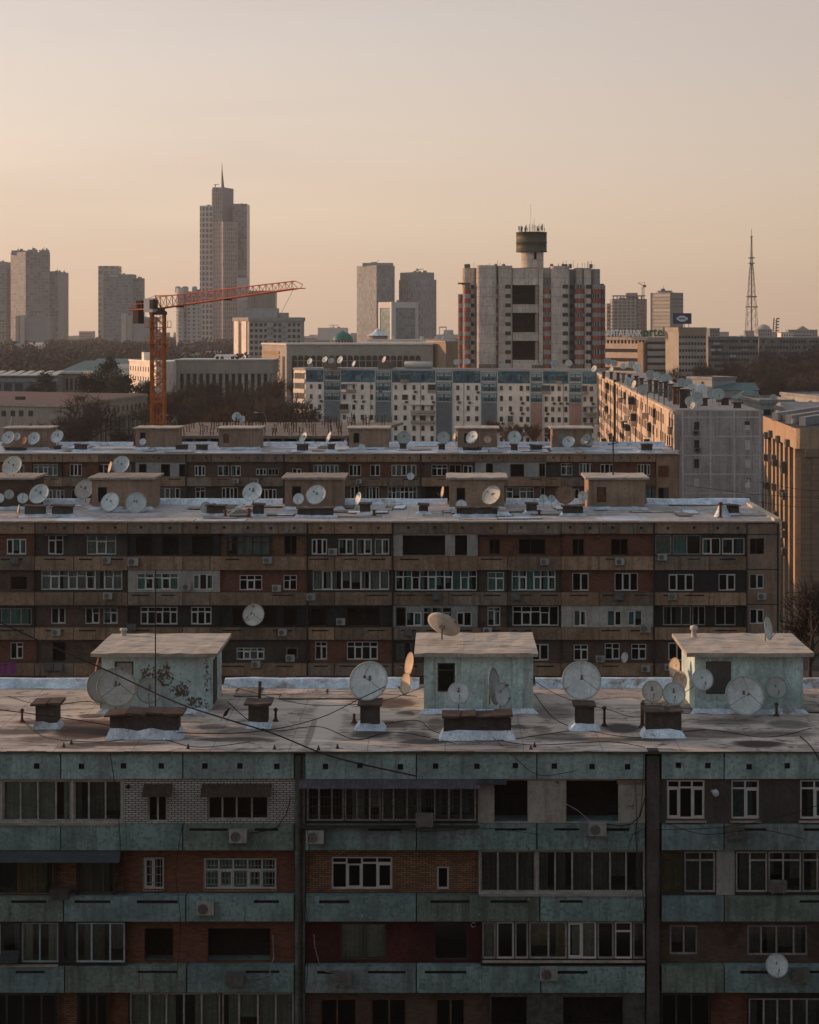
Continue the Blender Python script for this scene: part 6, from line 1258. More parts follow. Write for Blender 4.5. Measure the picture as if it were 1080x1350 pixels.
for k in range(15):
    x = 1.0 + (CL.w - 2) * k / 14; b = MB(); b.box(x - .5, x + .5, -.1, 1.2, 0, CL.h - 5.201); b.build('column', m['stonegrey'], CL.t)
    if k < 14: xx = x + (CL.w - 2) / 28; b = MB(); b.box(xx - .75, xx + .75, 1.5, 1.595, 1, CL.h - 5.4); b.build('tall_window', m['pane'], CL.t)
for k in range(4): b = MB(); x = CL.w * (.42 + .05 * k + (.06 if k > 1 else 0)); b.box(x - .5, x + .5, 3, 4, CL.h + .002, CL.h + 1.0); b.build('roof_vent', m['counterwt'], CL.t)
# slab apartment block with sunlit end
AP = Site('apartment_block', 'grey slab block with a sunlit striped end wall above the colonnade', 'apartment block', 328.5, 1000, 397, 1000, ytop=421); dl = X(328.5, 1000) - X(308, 1000)
b = MB(); en = AP.loc(308, 1022); b.prism([(0, 0), (AP.w, 0), (AP.w, 22), en], 0, AP.h - 1); b.build('wall', m['parapetgrey'], AP.t)
b = MB(); b.prism([(-.4, -.8), (AP.w + .6, -.8), (AP.w + .6, 22.6), (en[0] - .8, en[1] + .4)], AP.h - 1, AP.h + 1.2); b.build('roof', m['greywall'], AP.t)
b = MB(); b.box(-4, 16, 5, 16, AP.h + 1.201, AP.h + 6.6); b.box(16.2, 22, 8, 14, AP.h + 1.201, AP.h + 4); b.build('roof_hut', m['greywall'], AP.t)
wins(AP.t, [(AP.w * (k + .5) / 11, AP.h - 3.2 - 3.4 * j) for j in range(8) for k in range(11) if k not in (4, 7)], 1.75, 1.9, 'fdark', 'pane', 0, cross=False)
for xa, xb in ((.33, .46), (.62, .70)):
    for j in range(8): b = MB(); z = AP.h - 4.7 - 3.4 * j; b.box(AP.w * xa, AP.w * xb, -1.0, -.06, z, z + 1.2); b.build('balcony', m['greywall'], AP.t)
an = math.atan2(-en[1], -en[0]); L = math.hypot(*en)
for k, (f0, f1) in enumerate(((.08, .36), (.56, .86))):
    b = MB(); b.box(L * f0, L * f1, -.5, -.01, 0, AP.h - 1.01); o = b.build('end_rib', m['whitewall'], AP.t); o.location = (en[0], en[1], 0); o.rotation_euler = (0, 0, an)
b = MB(); b.box(L * .4, L * .52, -.2, -.005, 0, AP.h - 2); o = b.build('end_strip', m['pane'], AP.t); o.location = (en[0], en[1], 0); o.rotation_euler = (0, 0, an)
# arcade hall
AR = Site('concert_hall', 'long stone hall with a row of tall arched dark windows', 'building', 378, 690, 571, 690, ytop=453.5)
e0 = AR.loc(345.5, 720)
b = MB(); b.prism([(0, 0), (AR.w, 0), (AR.w, 40), (e0[0], 44), e0], 0, AR.h - .4); b.build('wall', m['stonegrey'], AR.t)
b = MB(); b.prism([(-.2, -.4), (AR.w + .3, -.4), (AR.w + .3, 40.3), (e0[0] - .3, 44.3), (e0[0] - .4, e0[1] - .3)], AR.h - .399, AR.h + .25); b.build('roof', m['lightroof'], AR.t)
for k in range(21):
    xx = AR.x(388.5 + 8.15 * k); w = 1.0; zt = AR.h - 4.6; pts = [(xx - w, .5), (xx + w, .5)] + [(xx + w * math.cos(math.pi * j / 8), zt - w + w * math.sin(math.pi * j / 8)) for j in range(9)]
    b = MB(); b.xprism(pts, -.1, -.004); b.build('arched_window', m['pane'], AR.t)
    b = MB(); b.box(xx - w - .32, xx - w - .06, -.5, -.005, 0, AR.h - 4.3); b.build('mullion', m['stonegrey'], AR.t)
b = MB(); b.box(AR.x(388), AR.x(556), -.3, -.104, AR.h - 6.9, AR.h - 6.6); b.build('transom_band', m['stonegrey'], AR.t)
an = math.atan2(-e0[1], -e0[0]); L = math.hypot(*e0)
for j in range(7): b = MB(); z = AR.h - 4.2 - 1.8 * j; b.box(.6, L * .72, -.3, -.01, z, z + 1.2); o = b.build('side_louvre', m['tan'], AR.t); o.location = (e0[0], e0[1], 0); o.rotation_euler = (0, 0, an)
b = MB(); b.box(L * .84, L * .93, -.1, -.01, 2, AR.h - 5); o = b.build('side_slot', m['pane'], AR.t); o.location = (e0[0], e0[1], 0); o.rotation_euler = (0, 0, an)
LB = Site('hall_wing', 'sunlit stone wing at the right end of the arched hall', 'building', 563, 705, 588, 680, ytop=449); e = LB.loc(606, 700); b = MB(); b.prism([(0, 0), (LB.w, 0), e, (e[0] - 12, e[1] + 18)], 0, LB.h - .5); b.build('wall', m['tan'], LB.t)
b = MB(); b.prism([(-.3, -.3), (LB.w + .2, -.4), (e[0] + .3, e[1]), (e[0] - 12, e[1] + 18.3)], LB.h - .499, LB.h); b.build('roof', m['stonegrey'], LB.t)
for k in range(7): b = MB(); x = LB.w * (.06 + .085 * k); b.box(x, x + .5, -.5, -.01, 0, LB.h - 2.4); b.build('pilaster', m['tan'], LB.t)
TR = Site('terrace_building', 'sunlit pale roof terrace behind the arched hall', 'building', 486, 760, 584, 750, ytop=449); b = MB(); b.box(0, TR.w, 0, 18, 0, TR.h); b.build('wall', m['whitewall'], TR.t)
b = MB(); b.box(-.3, TR.w + .3, -.3, 18.3, TR.h + .001, TR.h + .5)
for f in (.3, .68, .88, .97): b.box(TR.w * f, TR.w * f + 1.2, 1, 3, TR.h + .501, TR.h + 1.9)
b.build('roof', m['lightroof'], TR.t)
# dome pavilion and striped tent roof
DM_ = thing('domed_pavilion', 'small pavilion with a green ribbed dome behind the arched hall', 'pavilion', (X(452, 820), 820, 0)); R = 12.2 / F * 820; z0 = Z(446.5, 820)
b = MB(); b.lathe([(R * 1.05, 0), (R * 1.05, z0 - .5)], 20); b.build('drum', m['stonegrey'], DM_)
for k in range(20): a = 2 * math.pi * k / 20; b = MB(); b.box(-.35, .35, -.12, .0, z0 - 2.2, z0 - .7); o = b.build('window', m['pane'], DM_); o.location = (R * 1.05 * math.cos(a), R * 1.05 * math.sin(a), 0); o.rotation_euler = (0, 0, a + math.pi / 2)
b = MB(); b.lathe([(R * 1.12, z0 - .5), (R * 1.1, z0), (R * .98, z0 + R * .28), (R * .72, z0 + R * .55), (R * .35, z0 + R * .74), (.12, z0 + R * .84), (.1, z0 + R * 1.0), (.001, z0 + R * 1.02)], 24); b.build('dome', M('green_dome', (.03, .17, .15), .5, .2, .3, .2), DM_)
TN = thing('tent_roof_pavilion', 'round pavilion with a pale blue striped tent roof', 'pavilion', (X(498.5, 830), 830, 0)); R = 15.5 / F * 830; z0 = Z(442.5, 830); b = MB(); b.lathe([(R * .82, 0), (R * .82, z0)], 20); b.build('drum', m['stonegrey'], TN)
b = MB(); nn = 24
for k in range(nn):
    a0, a1 = 2 * math.pi * k / nn, 2 * math.pi * (k + 1) / nn; rad = [(R, z0), (R * .62, z0 + R * .16), (R * .3, z0 + R * .36), (R * .28, z0 + R * .46), (.05, z0 + R * .66)]
    for (r0, h0), (r1, h1) in zip(rad, rad[1:]): b.quad((r0 * math.cos(a0), r0 * math.sin(a0), h0), (r0 * math.cos(a1), r0 * math.sin(a1), h0), (r1 * math.cos(a1), r1 * math.sin(a1), h1), (r1 * math.cos(a0), r1 * math.sin(a0), h1), k % 2)
b.build('tent_roof', [M('pale_blue_roof', (.42, .50, .58), .5, .1, .3, 0), M('white_roof_stripe', (.6, .62, .64), .5, .1, .3, 0)], TN)

# ================================================================== right: bank building and neighbours
m['bankwall'] = M('warm_bank_stone', (.48, .38, .30), .85, .12, .1, .2)
BK = Site('bank_building', 'sunlit banded bank building left of the grey tower blocks', 'building', 770, 790, 853, 765, ytop=444.5)
b = MB(); b.box(0, BK.w, .8, 22, 0, BK.h - 1.2); b.build('wall', m['pane'], BK.t); b = MB(); b.box(-.5, BK.w + .4, -.3, 22.4, BK.h - 1.2, BK.h); b.build('roof', m['bankwall'], BK.t)
for k in range(8): b = MB(); z = BK.h - 5.2 - 4.2 * k; b.box(-.1, BK.w, 0 if k else -.15, .79, z, z + (2.6 if k else 2.4)); b.build('spandrel_band', m['bankwall'], BK.t)
for k in range(18): b = MB(); x = BK.w * (k + .5) / 18; b.box(x - .35, x + .35, .1, .78, BK.h - 2.799, BK.h - 1.2); b.build('mullion', m['bankwall'], BK.t)
x = BK.x(846); b = MB(); b.box(x, BK.w + .2, -3, .5, 0, BK.h - 2.2); b.build('corner_fin', m['tan'], BK.t)
GR = Site('office_building', 'grey office with long window bands right of the bank', 'building', 854, 762, 891, 762, ytop=445); b = MB(); b.box(0, GR.w, .5, 20, 0, GR.h); b.build('wall', m['pane'], GR.t)
for k in range(9): b = MB(); z = GR.h - 1.8 - 3.1 * k; b.box(0, GR.w, 0, .499, z, z + 1.9); b.build('spandrel_band', m['greywall'], GR.t)
TB = Site('office_building', 'tall grey office carrying the navy rooftop sign', 'building', 895, 740, 931, 740, ytop=431.5); e = TB.loc(877.5, 756)
b = MB(); b.prism([(0, 0), (TB.w, 0), (TB.w, 22), e], 0, TB.h - 1.8); b.build('wall', m['stonegrey'], TB.t); b = MB(); b.prism([(-.2, -.3), (TB.w + .3, -.3), (TB.w + .3, 22.3), (e[0] - .4, e[1])], TB.h - 1.8, TB.h); b.build('roof', m['stonegrey'], TB.t)
wins(TB.t, [(TB.w * (k + .5) / 9, TB.h - 4.2 - 2.9 * j) for j in range(9) for k in range(9)], .95, 1.2, 'fdark', 'pane', 0, cross=False)
b = MB()
for k in range(8): x = TB.w * (k + .2) / 8; b.box(x, x + TB.w * .08, -.36, -.301, TB.h - 3.9, TB.h - .1)
b.build('attic_louvre', m['tan'], TB.t)
def text(word, px0, px1, py0, py1, Y, mat, name, label, rot=0):
    cu = bpy.data.curves.new(name, 'FONT'); cu.body = word; cu.extrude = .25; cu.offset = .018; cu.resolution_u = 2; o = bpy.data.objects.new(name, cu); COL.objects.link(o)
    bpy.context.view_layer.update(); dx, dy = o.dimensions.x, o.dimensions.y
    dg = bpy.context.evaluated_depsgraph_get(); me = bpy.data.meshes.new_from_object(o.evaluated_get(dg)); bpy.data.objects.remove(o)
    xs = [v.co.x for v in me.vertices]; ys = [v.co.y for v in me.vertices]; w, h = max(xs) - min(xs), max(ys) - min(ys); sx, sy = (px1 - px0) / F * Y / w, (py1 - py0) / F * Y / h
    for v in me.vertices: v.co = ((v.co.x - min(xs)) * sx, -v.co.z, (v.co.y - min(ys)) * sy)
    me.materials.clear(); me.materials.append(mat)
    t = thing(name, label, 'sign', (X(px0, Y), Y, Z(py1, Y)), rot); link('letters', me, t); f = MB(); ww = (px1 - px0) / F * Y
    for k in range(6): x = ww * (k + .5) / 6; f.tube((x, .5, -1.2), (x, .5, (py1 - py0) / F * Y * .8), .09, 4)
    f.tube((0, .45, .3), (ww, .45, .3), .09, 4); f.tube((0, .45, 2), (ww, .45, 2), .09, 4); f.build('sign_frame', m['steel'], t); return t
text('CAPITALBANK', 794.5, 846.5, 434.5, 444.0, 772, M('pale_sign_letters', (.85, .82, .78), .6, .1, .3, 0), 'rooftop_sign', 'pale rooftop letters CAPITALBANK on the bank building, first letter hidden')
text('ortel', 847.5, 876.5, 431, 443.5, 757, M('green_sign_letters', (.02, .13, .045), .5, .1, .3, 0), 'rooftop_sign', 'green rooftop letters ortel beside the pale bank letters')
BB = thing('billboard', 'navy rooftop billboard with a pale scalloped emblem', 'sign', (X(899.5, 738), 738, Z(432, 738))); k = 738 / F
b = MB(); b.box(-12.4 * k, 12.4 * k, 0, 1.0, 5.0 * k, 19.2 * k); b.build('panel', M('navy_sign', (.012, .045, .10), .5, .15, .3, 0), BB)
b = MB(); pts = []
for j in range(48):
    t = 2 * math.pi * j / 48; c, s_ = math.cos(t), math.sin(t); rx = 7.6 * (1 - .05 * math.cos(6 * t)); pts.append((math.copysign(abs(c) ** .6, c) * rx * k, (12 + math.copysign(abs(s_) ** .75, s_) * (3.2 + .9 * math.cos(4 * t)) * 1) * k))
b.xprism(pts, -.12, -.004); e_ = b.build('emblem', M('pale_emblem', (.5, .55, .55), .5, .1, .3, 0), BB)
b = MB(); b.box(-4.0 * k, 4.0 * k, -.17, -.121, 11.0 * k, 13.2 * k); b.build('emblem_plate', m['bluegrey'], e_)
b = MB()
for x in (-9, -3, 3, 9): b.tube((x * k, .5, 0), (x * k, .5, 5 * k), .15, 5)
b.build('post', m['steel'], BB)
m['rowgrey'] = M('grimy_row_concrete', (.20, .19, .175), .9, .35, .2, .6, [(.12, .5, .6, (.13, .12, .11))])
# long grey apartment row at right
for nm, a, c, yt, Y, nk, lb in (('apartment_block', 934, 1000, 443.5, 820, 17, 'grey apartment row between the tall office and the dark trees'), ('apartment_block', 1001, 1110, 444.5, 880, 28, 'grey apartment row partly hidden by trees at the right edge')):
    s = Site(nm, lb, 'apartment block', a, Y, c, Y, ytop=yt); b = MB(); b.box(0, s.w, 0, 12, 0, s.h - .5); b.build('wall', m['rowgrey'], s.t); b = MB(); b.box(-.3, s.w + .3, -.3, 12.3, s.h - .499, s.h); b.build('roof', m['greyroof'], s.t); rw = random.Random(int(a))
    wins(s.t, [(s.w * (k + .5) / nk, s.h - 2.3 - 3 * j) for j in range(6) for k in range(nk) if rw.random() < .75], 1.2, 1.4, 'fwhite' if False else 'fdark', 'pane', 0, cross=False)
    for q in range(10): x = s.w * rw.random(); z = s.h - 4 - 3 * rw.randrange(5); b = MB(); b.box(x - 1.4, x + 1.4, -1, -.06, z, z + 1.1); b.build('balcony', m[rw.choice(('parapetgrey', 'bluegrey', 'beige'))], s.t)
# ================================================================== far towers
def tower(name, label, parts, group=None):
    """parts: (part name, px0, px1, pytop, Y, depth, material, rot deg, pybottom or None)"""
    p0 = parts[0]; Y0 = p0[4]; cx = X((p0[1] + p0[2]) / 2, Y0); t = thing(name, label, 'tower', (cx, Y0, 0), 0, group)
    for nm, a, c, yt, Y, dep, mat, rot, ybot in parts:
        xa, xb = X(a, Y) - cx, X(c, Y) - cx; b = MB(); w = xb - xa; z0 = 0 if ybot is None else Z(ybot, Y)
        if rot:                                   # corner towards us: a diamond footprint with the corner at fraction rot
            pts = [(0, dep), (w * rot, 0), (w, dep * .8), (w * (1 - rot * .4), dep * 2)]; b.prism([((x + xa + cx) * (Y + y) / Y - cx - xa, y) for x, y in pts], z0, Z(yt, Y))
        else: b.box(0, w, 0, dep, z0, Z(yt, Y))
        o = b.build(nm, mat, t); o.location = (xa, Y - Y0, 0)
        if nm in ('shaft', 'low_wing', 'crown', 'side_wing', 'wing', 'step_wing') and w > 8:
            rq = random.Random(int(a * 7)); b = MB(); zt = Z(yt, Y)
            for q in range(4):
                x = w * rq.uniform(.25, .7); ww = rq.uniform(1.2, min(5, w * .2)); b.box(x, x + ww, dep * .75, dep * .75 + 3, zt + .02, zt + rq.uniform(1.0, 2.6))
            b.tube((w * .5, dep * .8, zt), (w * .5, dep * .8, zt + rq.uniform(3, 7)), .25, 4); o = b.build('roof_plant', plainD, t); o.location = (xa, Y - Y0, 0)
    return t
glz = (.05, .065, .075)
fN1 = facade('lattice_facade', (.58, .50, .45), (.07, .065, .07), 5.2, 7.6, .62, .66, .15); fN2 = facade('dark_glazing', (.19, .20, .21), (.11, .13, .145), 4.2, 3.8, .8, .8, .1); fN3 = facade('warm_grid', (.36, .30, .275), (.115, .11, .11), 2.8, 6.2, .6, .8, .12)
fG = facade('grey_curtain_wall', (.23, .245, .255), (.125, .145, .16), 4.4, 4, .82, .75, .2, grough=.6); fG2 = facade('ribbed_curtain_wall', (.25, .265, .28), (.15, .17, .19), 3, 4, .55, .9, .2, grough=.6); fGr = facade('green_glass_wall', (.18, .22, .23), (.10, .135, .145), 4, 4, .85, .7, .2, grough=.5)
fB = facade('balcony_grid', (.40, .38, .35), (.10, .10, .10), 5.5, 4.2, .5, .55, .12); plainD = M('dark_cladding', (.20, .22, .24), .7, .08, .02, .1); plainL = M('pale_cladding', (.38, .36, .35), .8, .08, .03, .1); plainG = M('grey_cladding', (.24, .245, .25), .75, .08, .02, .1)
tower('skyscraper', 'tallest skyscraper with setbacks and a needle spire', [
    ('wing', 263.5, 280.5, 271, 2400, 22, fN1, 0, None), ('core', 279, 308, 246.5, 2420, 40, plainD, .5, None), ('front_shaft', 280.5, 313.5, 292, 2385, 16, fN3, .42, None), ('side_wing', 307, 325.5, 268.5, 2425, 36, fN2, 0, None), ('top_cladding', 280, 292.5, 246.8, 2402, 12, fN3, 0, 293), ('lower_shaft', 312, 326, 366, 2395, 18, plainL, 0, None),
    ('mechanical_band', 313, 325.8, 356, 2423, 1.9, plainL, 0, 363)])
sk = bpy.data.objects['skyscraper']; b = MB(); Y = 2410; cx = sk.location.x; x = X(292.8, Y) - cx; b.tube((x + 1, Y - 2400, Z(247, Y)), (x, Y - 2400, Z(226, Y)), 2.4, 6, 0, .9); b.tube((x, Y - 2400, Z(226, Y)), (x, Y - 2400, Z(215, Y)), .8, 5, 0, .3); b.build('spire', m['steel'], sk)
b = MB(); x = X(284, Y) - cx; b.tube((x, Y - 2400, Z(247, Y)), (x, Y - 2400, Z(243, Y)), .7, 5); b.tube((x - 2, Y - 2400, Z(243.6, Y)), (x + 5, Y - 2400, Z(242.8, Y)), .6, 4); b.build('roof_crane', m['steel'], sk)
t = tower('office_tower', 'broad grey tower at far left with a notched top', [('shaft', 14, 66, 332, 2300, 26, fG, .38, None), ('crown', 15, 33, 330, 2318, 3, fG, 0, 336), ('crown', 36, 49, 329, 2306, 3, fG, 0, 336), ('crown', 51.5, 64.5, 329.5, 2315, 3, fG, 0, 336), ('low_wing', 65.5, 76.5, 357.5, 2330, 26, fG, 0, None), ('low_wing', 76.5, 84.8, 359, 2326, 26, plainG, 0, None)])
tower('office_tower', 'tower cut by the left picture edge', [('shaft', -30, 8.5, 350, 2350, 30, fG, 0, None), ('crown', -20, 8, 345, 2352, 26, plainG, 0, 351), ('low_wing', 8.6, 14.5, 354.5, 2360, 26, fG, 0, None)])
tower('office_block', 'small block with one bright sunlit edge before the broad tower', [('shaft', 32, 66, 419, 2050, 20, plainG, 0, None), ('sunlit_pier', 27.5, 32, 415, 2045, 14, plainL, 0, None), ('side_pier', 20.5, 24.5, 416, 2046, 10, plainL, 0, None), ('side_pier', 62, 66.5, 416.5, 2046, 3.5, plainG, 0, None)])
tower('office_tower', 'stepped green glass tower left of the crane', [('shaft', 136.5, 175.5, 361.5, 2200, 24, fGr, 0, None), ('edge_wing', 129.5, 156.5, 350.5, 2226, 20, facade('gridded_edge', (.34, .32, .28), (.13, .14, .13), 8, 7, .65, .6), 0, None), ('step_wing', 175.7, 187.2, 366.5, 2206, 20, fGr, 0, None), ('edge_fins', 133.6, 136.4, 361, 2204, 14, plainL, 0, None), ('roof_letters', 144.5, 155, 363.2, 2198.5, .9, m['fwhite'], 0, 364.8)])
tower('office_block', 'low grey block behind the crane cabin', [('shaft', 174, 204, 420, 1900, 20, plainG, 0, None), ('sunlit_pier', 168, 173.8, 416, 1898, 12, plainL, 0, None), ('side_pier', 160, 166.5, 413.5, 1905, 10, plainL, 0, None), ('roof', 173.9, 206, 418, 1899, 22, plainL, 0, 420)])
t = tower('residential_tower', 'pale round topped tower with stacked balconies beside the skyscraper', [('shaft', 246, 262.8, 384, 1800, 18, fB, 0, None)]); Y = 1806; cx = t.location.x
b = MB(); R = 7.6 / F * Y; b.lathe([(R, 0), (R, Z(380, Y)), (.001, Z(380, Y) + .1)], 18, (X(239.5, Y) - cx, 8, 0)); b.build('round_bay', fB, t)
for px, rr_ in ((234, 4), (243.5, 4.5), (256, 3.4)): R = rr_ / F * Y; b = MB(); b.lathe([(R, Z(386, Y)), (R, Z(379, Y)), (R * .7, Z(377.5, Y)), (.001, Z(377.2, Y))], 14, (X(px, Y) - cx, 9, 0)); b.build('turret', plainG, t)
for k in range(13):
    z = Z(390 + 4.3 * k, Y); R = 8.1 / F * Y; b = MB(); b.lathe([(R, 0), (R, 1.3)], 18, (X(239.5, Y) - cx, 8, z)); b.build('balcony_ring', plainL, t)
tower('residential_tower', 'dark block right of the skyscraper behind the crane jib', [('shaft', 326.5, 363, 385.5, 2150, 22, facade('vertical_rib', (.13, .135, .13), (.075, .08, .08), 3, 60, .5, .98), 0, None), ('roof_fins', 329, 361, 383, 2156, 12, plainD, 0, 386), ('low_wing', 312, 326.3, 398, 2170, 20, plainL, 0, None)])
t = tower('office_tower', 'taller grey glass tower of the central pair', [('shaft', 470.5, 520.5, 349.5, 2000, 34, fG2, .52, None), ('crown', 478, 518, 346.5, 2020, 24, plainG, 0, 351)])
t = tower('office_tower', 'shorter ribbed tower of the central pair', [('shaft', 526, 575.5, 368, 2020, 34, fG2, .74, None), ('crown', 527.5, 572.5, 358.5, 2036, 26, plainG, .5, 369)])
Y = 2040; cx = t.location.x; x = X(552, Y) - cx; b = MB(); b.tube((x, 30, Z(359, Y)), (x, 30, Z(354, Y)), .6, 4); b.tube((x - 3, 30, Z(355.6, Y)), (x + 6, 30, Z(354, Y)), .5, 4); b.tube((x - 3, 30, Z(354.5, Y)), (x - 1, 30, Z(356, Y)), 1.2, 5); b.build('roof_crane', m['steel'], t)
CU = tower('office_block', 'white framed blue glass cube before the central towers', [('shaft', 500, 551, 398, 1750, 26, plainL, .34, None)]); Y = 1750; w = X(551, Y) - X(500, Y); cx = CU.location.x; zt = Z(398, Y)
v0, v1, v2 = [Vector((x * (Y + y) / Y + X(500, Y) * y / Y, y)) for x, y in ((0, 26), (w * .34, 0), (w, 26 * .8))]
m['cubeglass'] = facade('blue_glass', (.16, .21, .23), (.09, .15, .17), 4, 4, .9, .85, .1); m['whiteframe'] = M('white_frame_cladding', (.50, .50, .50), .6, .06, .03, .05)
for va, vb in ((v0, v1), (v1, v2)):
    d = vb - va; L = d.length; a = math.atan2(d.y, d.x)
    for nm, mt, x0, x1, y0, y1, z0, z1 in (('glass_wall', m['cubeglass'], L * .12, L * .88, -.3, -.02, 0, zt - 6), ('frame', m['whiteframe'], 0, L * .12, -1, .5, 0, zt), ('frame', m['whiteframe'], L * .88, L, -1, .5, 0, zt), ('frame', m['whiteframe'], L * .12, L * .88, -1, .5, zt - 6, zt)):
        b = MB(); b.box(x0, x1, y0, y1, z0, z1 + (.05 if nm == 'frame' else 0)); o = b.build(nm, mt, CU); o.location = (X(500, Y) - cx + va.x, va.y, 0); o.rotation_euler = (0, 0, a)
tower('office_block', 'faint low slab on the horizon with a tiny crane', [('shaft', 419, 458, 432, 3600, 30, plainL, 0, None), ('roof_crane', 438.6, 439.4, 428, 3605, 1.5, plainG, 0, 432), ('roof_crane', 434, 447, 428.3, 3605, 1.5, plainG, 0, 429)])
tower('office_block', 'faint frame on the horizon right of the central towers', [('shaft', 576, 605, 441, 3000, 30, plainL, 0, None), ('roof_frame', 579, 589, 430.5, 3002, 20, plainL, 0, 432), ('roof_post', 579, 580, 432, 3002, 2, plainL, 0, 441), ('roof_post', 588, 589, 432, 3002, 2, plainL, 0, 441)])
UC = tower('unfinished_tower', 'tower under construction with an open top frame and a crane', [('shaft', 807.5, 840, 394, 1700, 26, facade('slab_grid', (.33, .30, .27), (.09, .085, .08), 4.3, 3.3, .72, .66), 0, None), ('side_shaft', 840.2, 853, 394, 1702, 24, facade('open_slab_grid', (.30, .275, .25), (.16, .13, .11), 3.3, 3.6, .6, .6), 0, None), ('low_wing', 800, 807.3, 400, 1720, 20, fB, 0, None), ('core', 826, 841, 386, 1712, 10, plainG, 0, 395)]); Y = 1701; cx = UC.location.x
for k in range(9): b = MB(); x = X(809 + 4.6 * k, Y) - cx; b.box(x - .5, x + .5, .5, 1.5, Z(394.2, Y), Z(389.3, Y)); b.build('column', plainG, UC)
b = MB(); b.box(X(808, Y) - cx, X(851, Y) - cx, .3, 14, Z(390.6, Y), Z(389.2, Y)); b.build('top_slab', plainG, UC)
t = thing('tower_crane', 'distant tower crane with a short raised jib on the unfinished tower', 'tower crane', (X(848, 1696), 1696, 0)); b = MB(); zt = Z(378, 1696); q = 1.0
for sx in (-q, q):
    for sy in (-q, q): b.tube((sx, sy, 0), (sx, sy, zt), .22, 4)
for k in range(24): z = zt * k / 24; b.tube((-q, -q, z), (q, -q, z + zt / 24), .16, 4); b.tube((q, q, z), (-q, q, z + zt / 24), .16, 4)
b.build('mast', m['rust'], t); b = MB(); b.tube((2, 0, zt), (-5, 0, zt + 4), .5, 4); b.tube((1.5, 0, zt), (1.5, 0, zt + 4.5), .3, 4); b.tube((1.5, 0, zt + 4.5), (-5, 0, zt + 4), .15, 4); b.box(0, 3, -1, 1, zt - .5, zt + 1.8); b.build('jib', m['rust'], t)
tower('office_tower', 'grey glass tower right of the unfinished one', [('shaft', 857.5, 901, 385.5, 1650, 24, facade('grey_floor_bands', (.20, .20, .195), (.115, .12, .12), 60, 3.6, .99, .6), .6, None), ('crown', 868, 886, 383, 1672, 14, plainG, 0, 387), ('edge', 857.8, 860, 386, 1672, 3, plainL, 0, None)])
m['mast'] = M('faded_mast_paint', (.24, .17, .14), .8, .2, .1, 0)
# lattice radio mast
RT = thing('radio_mast', 'tall thin lattice radio mast on the right horizon', 'radio mast', (X(991, 1800), 1800, 0)); k = 1800 / F; b = MB()
pr = [(440, 7.4), (415, 6.2), (405, 5.8), (392, 4.6), (375, 3.7), (360, 2.8), (349, 1.7), (340, 1.1), (325, .8), (312, .6)]
for (ya, wa), (yb, wb) in zip(pr, pr[1:]):
    za, zb = Z(ya, 1800), Z(yb, 1800); n = max(1, round((ya - yb) / (wa + wb) * .9)); wa *= k; wb *= k
    for sx in (-1, 1):
        for sy in (-1, 1): b.tube((sx * wa, sy * wa, za), (sx * wb, sy * wb, zb), .27, 4)
    for j in range(n):
        t0, t1 = j / n, (j + 1) / n; w0_, w1_ = wa + (wb - wa) * t0, wa + (wb - wa) * t1; z0, z1 = za + (zb - za) * t0, za + (zb - za) * t1
        for sy in (-1, 1): b.tube((-w0_, sy * w0_, z0), (w1_, sy * w1_, z1), .2, 4); b.tube((w0_, sy * w0_, z0), (-w1_, sy * w1_, z1), .14, 4); b.tube((-w1_, sy * w1_, z1), (w1_, sy * w1_, z1), .14, 4)
        for sx in (-1, 1): b.tube((sx * w0_, -w0_, z0), (sx * w1_, w1_, z1), .2, 4)
b.box(-.6, .6, -.6, .6, Z(440, 1800), Z(348, 1800)); b.tube((0, 0, Z(312, 1800)), (0, 0, Z(302, 1800)), .3, 5); b.build('lattice', m['mast'], RT)
for py, w in ((404.5, 7.2), (391, 6.2), (347, 3.6), (340, 3.8), (312, 1.5)): b = MB(); z = Z(py, 1800); b.box(-w * k, w * k, -w * k, w * k, z - .5, z + .6); b.build('platform', m['mast'], RT)
FL = thing('stadium_light', 'leaning stadium floodlight mast right of the radio mast', 'floodlight', (X(1018, 1500), 1500, 0)); k = 1500 / F; b = MB()
for q in (0, 4): b.tube(((q - 2) * k, 0, 0), ((q + 2.6) * k, 0, Z(419, 1500)), .55, 5)
for j in range(9): z = Z(443, 1500) + (Z(420, 1500) - Z(443, 1500)) * j / 9; f = z / Z(419, 1500); b.tube(((-2 + 4.6 * f) * k, 0, z), ((2 + 4.6 * f) * k, 0, z), .3, 4)
b.build('mast', m['steel'], FL); b = MB()
for j in range(5): z = Z(420 + 4 * j, 1500); f = z / Z(419, 1500); b.box((1.2 + 4.6 * f) * k, (5.2 + 4.6 * f) * k, -.8, .6, z - .5, z + .6)
b.build('lamp_rack', m['steel'], FL)
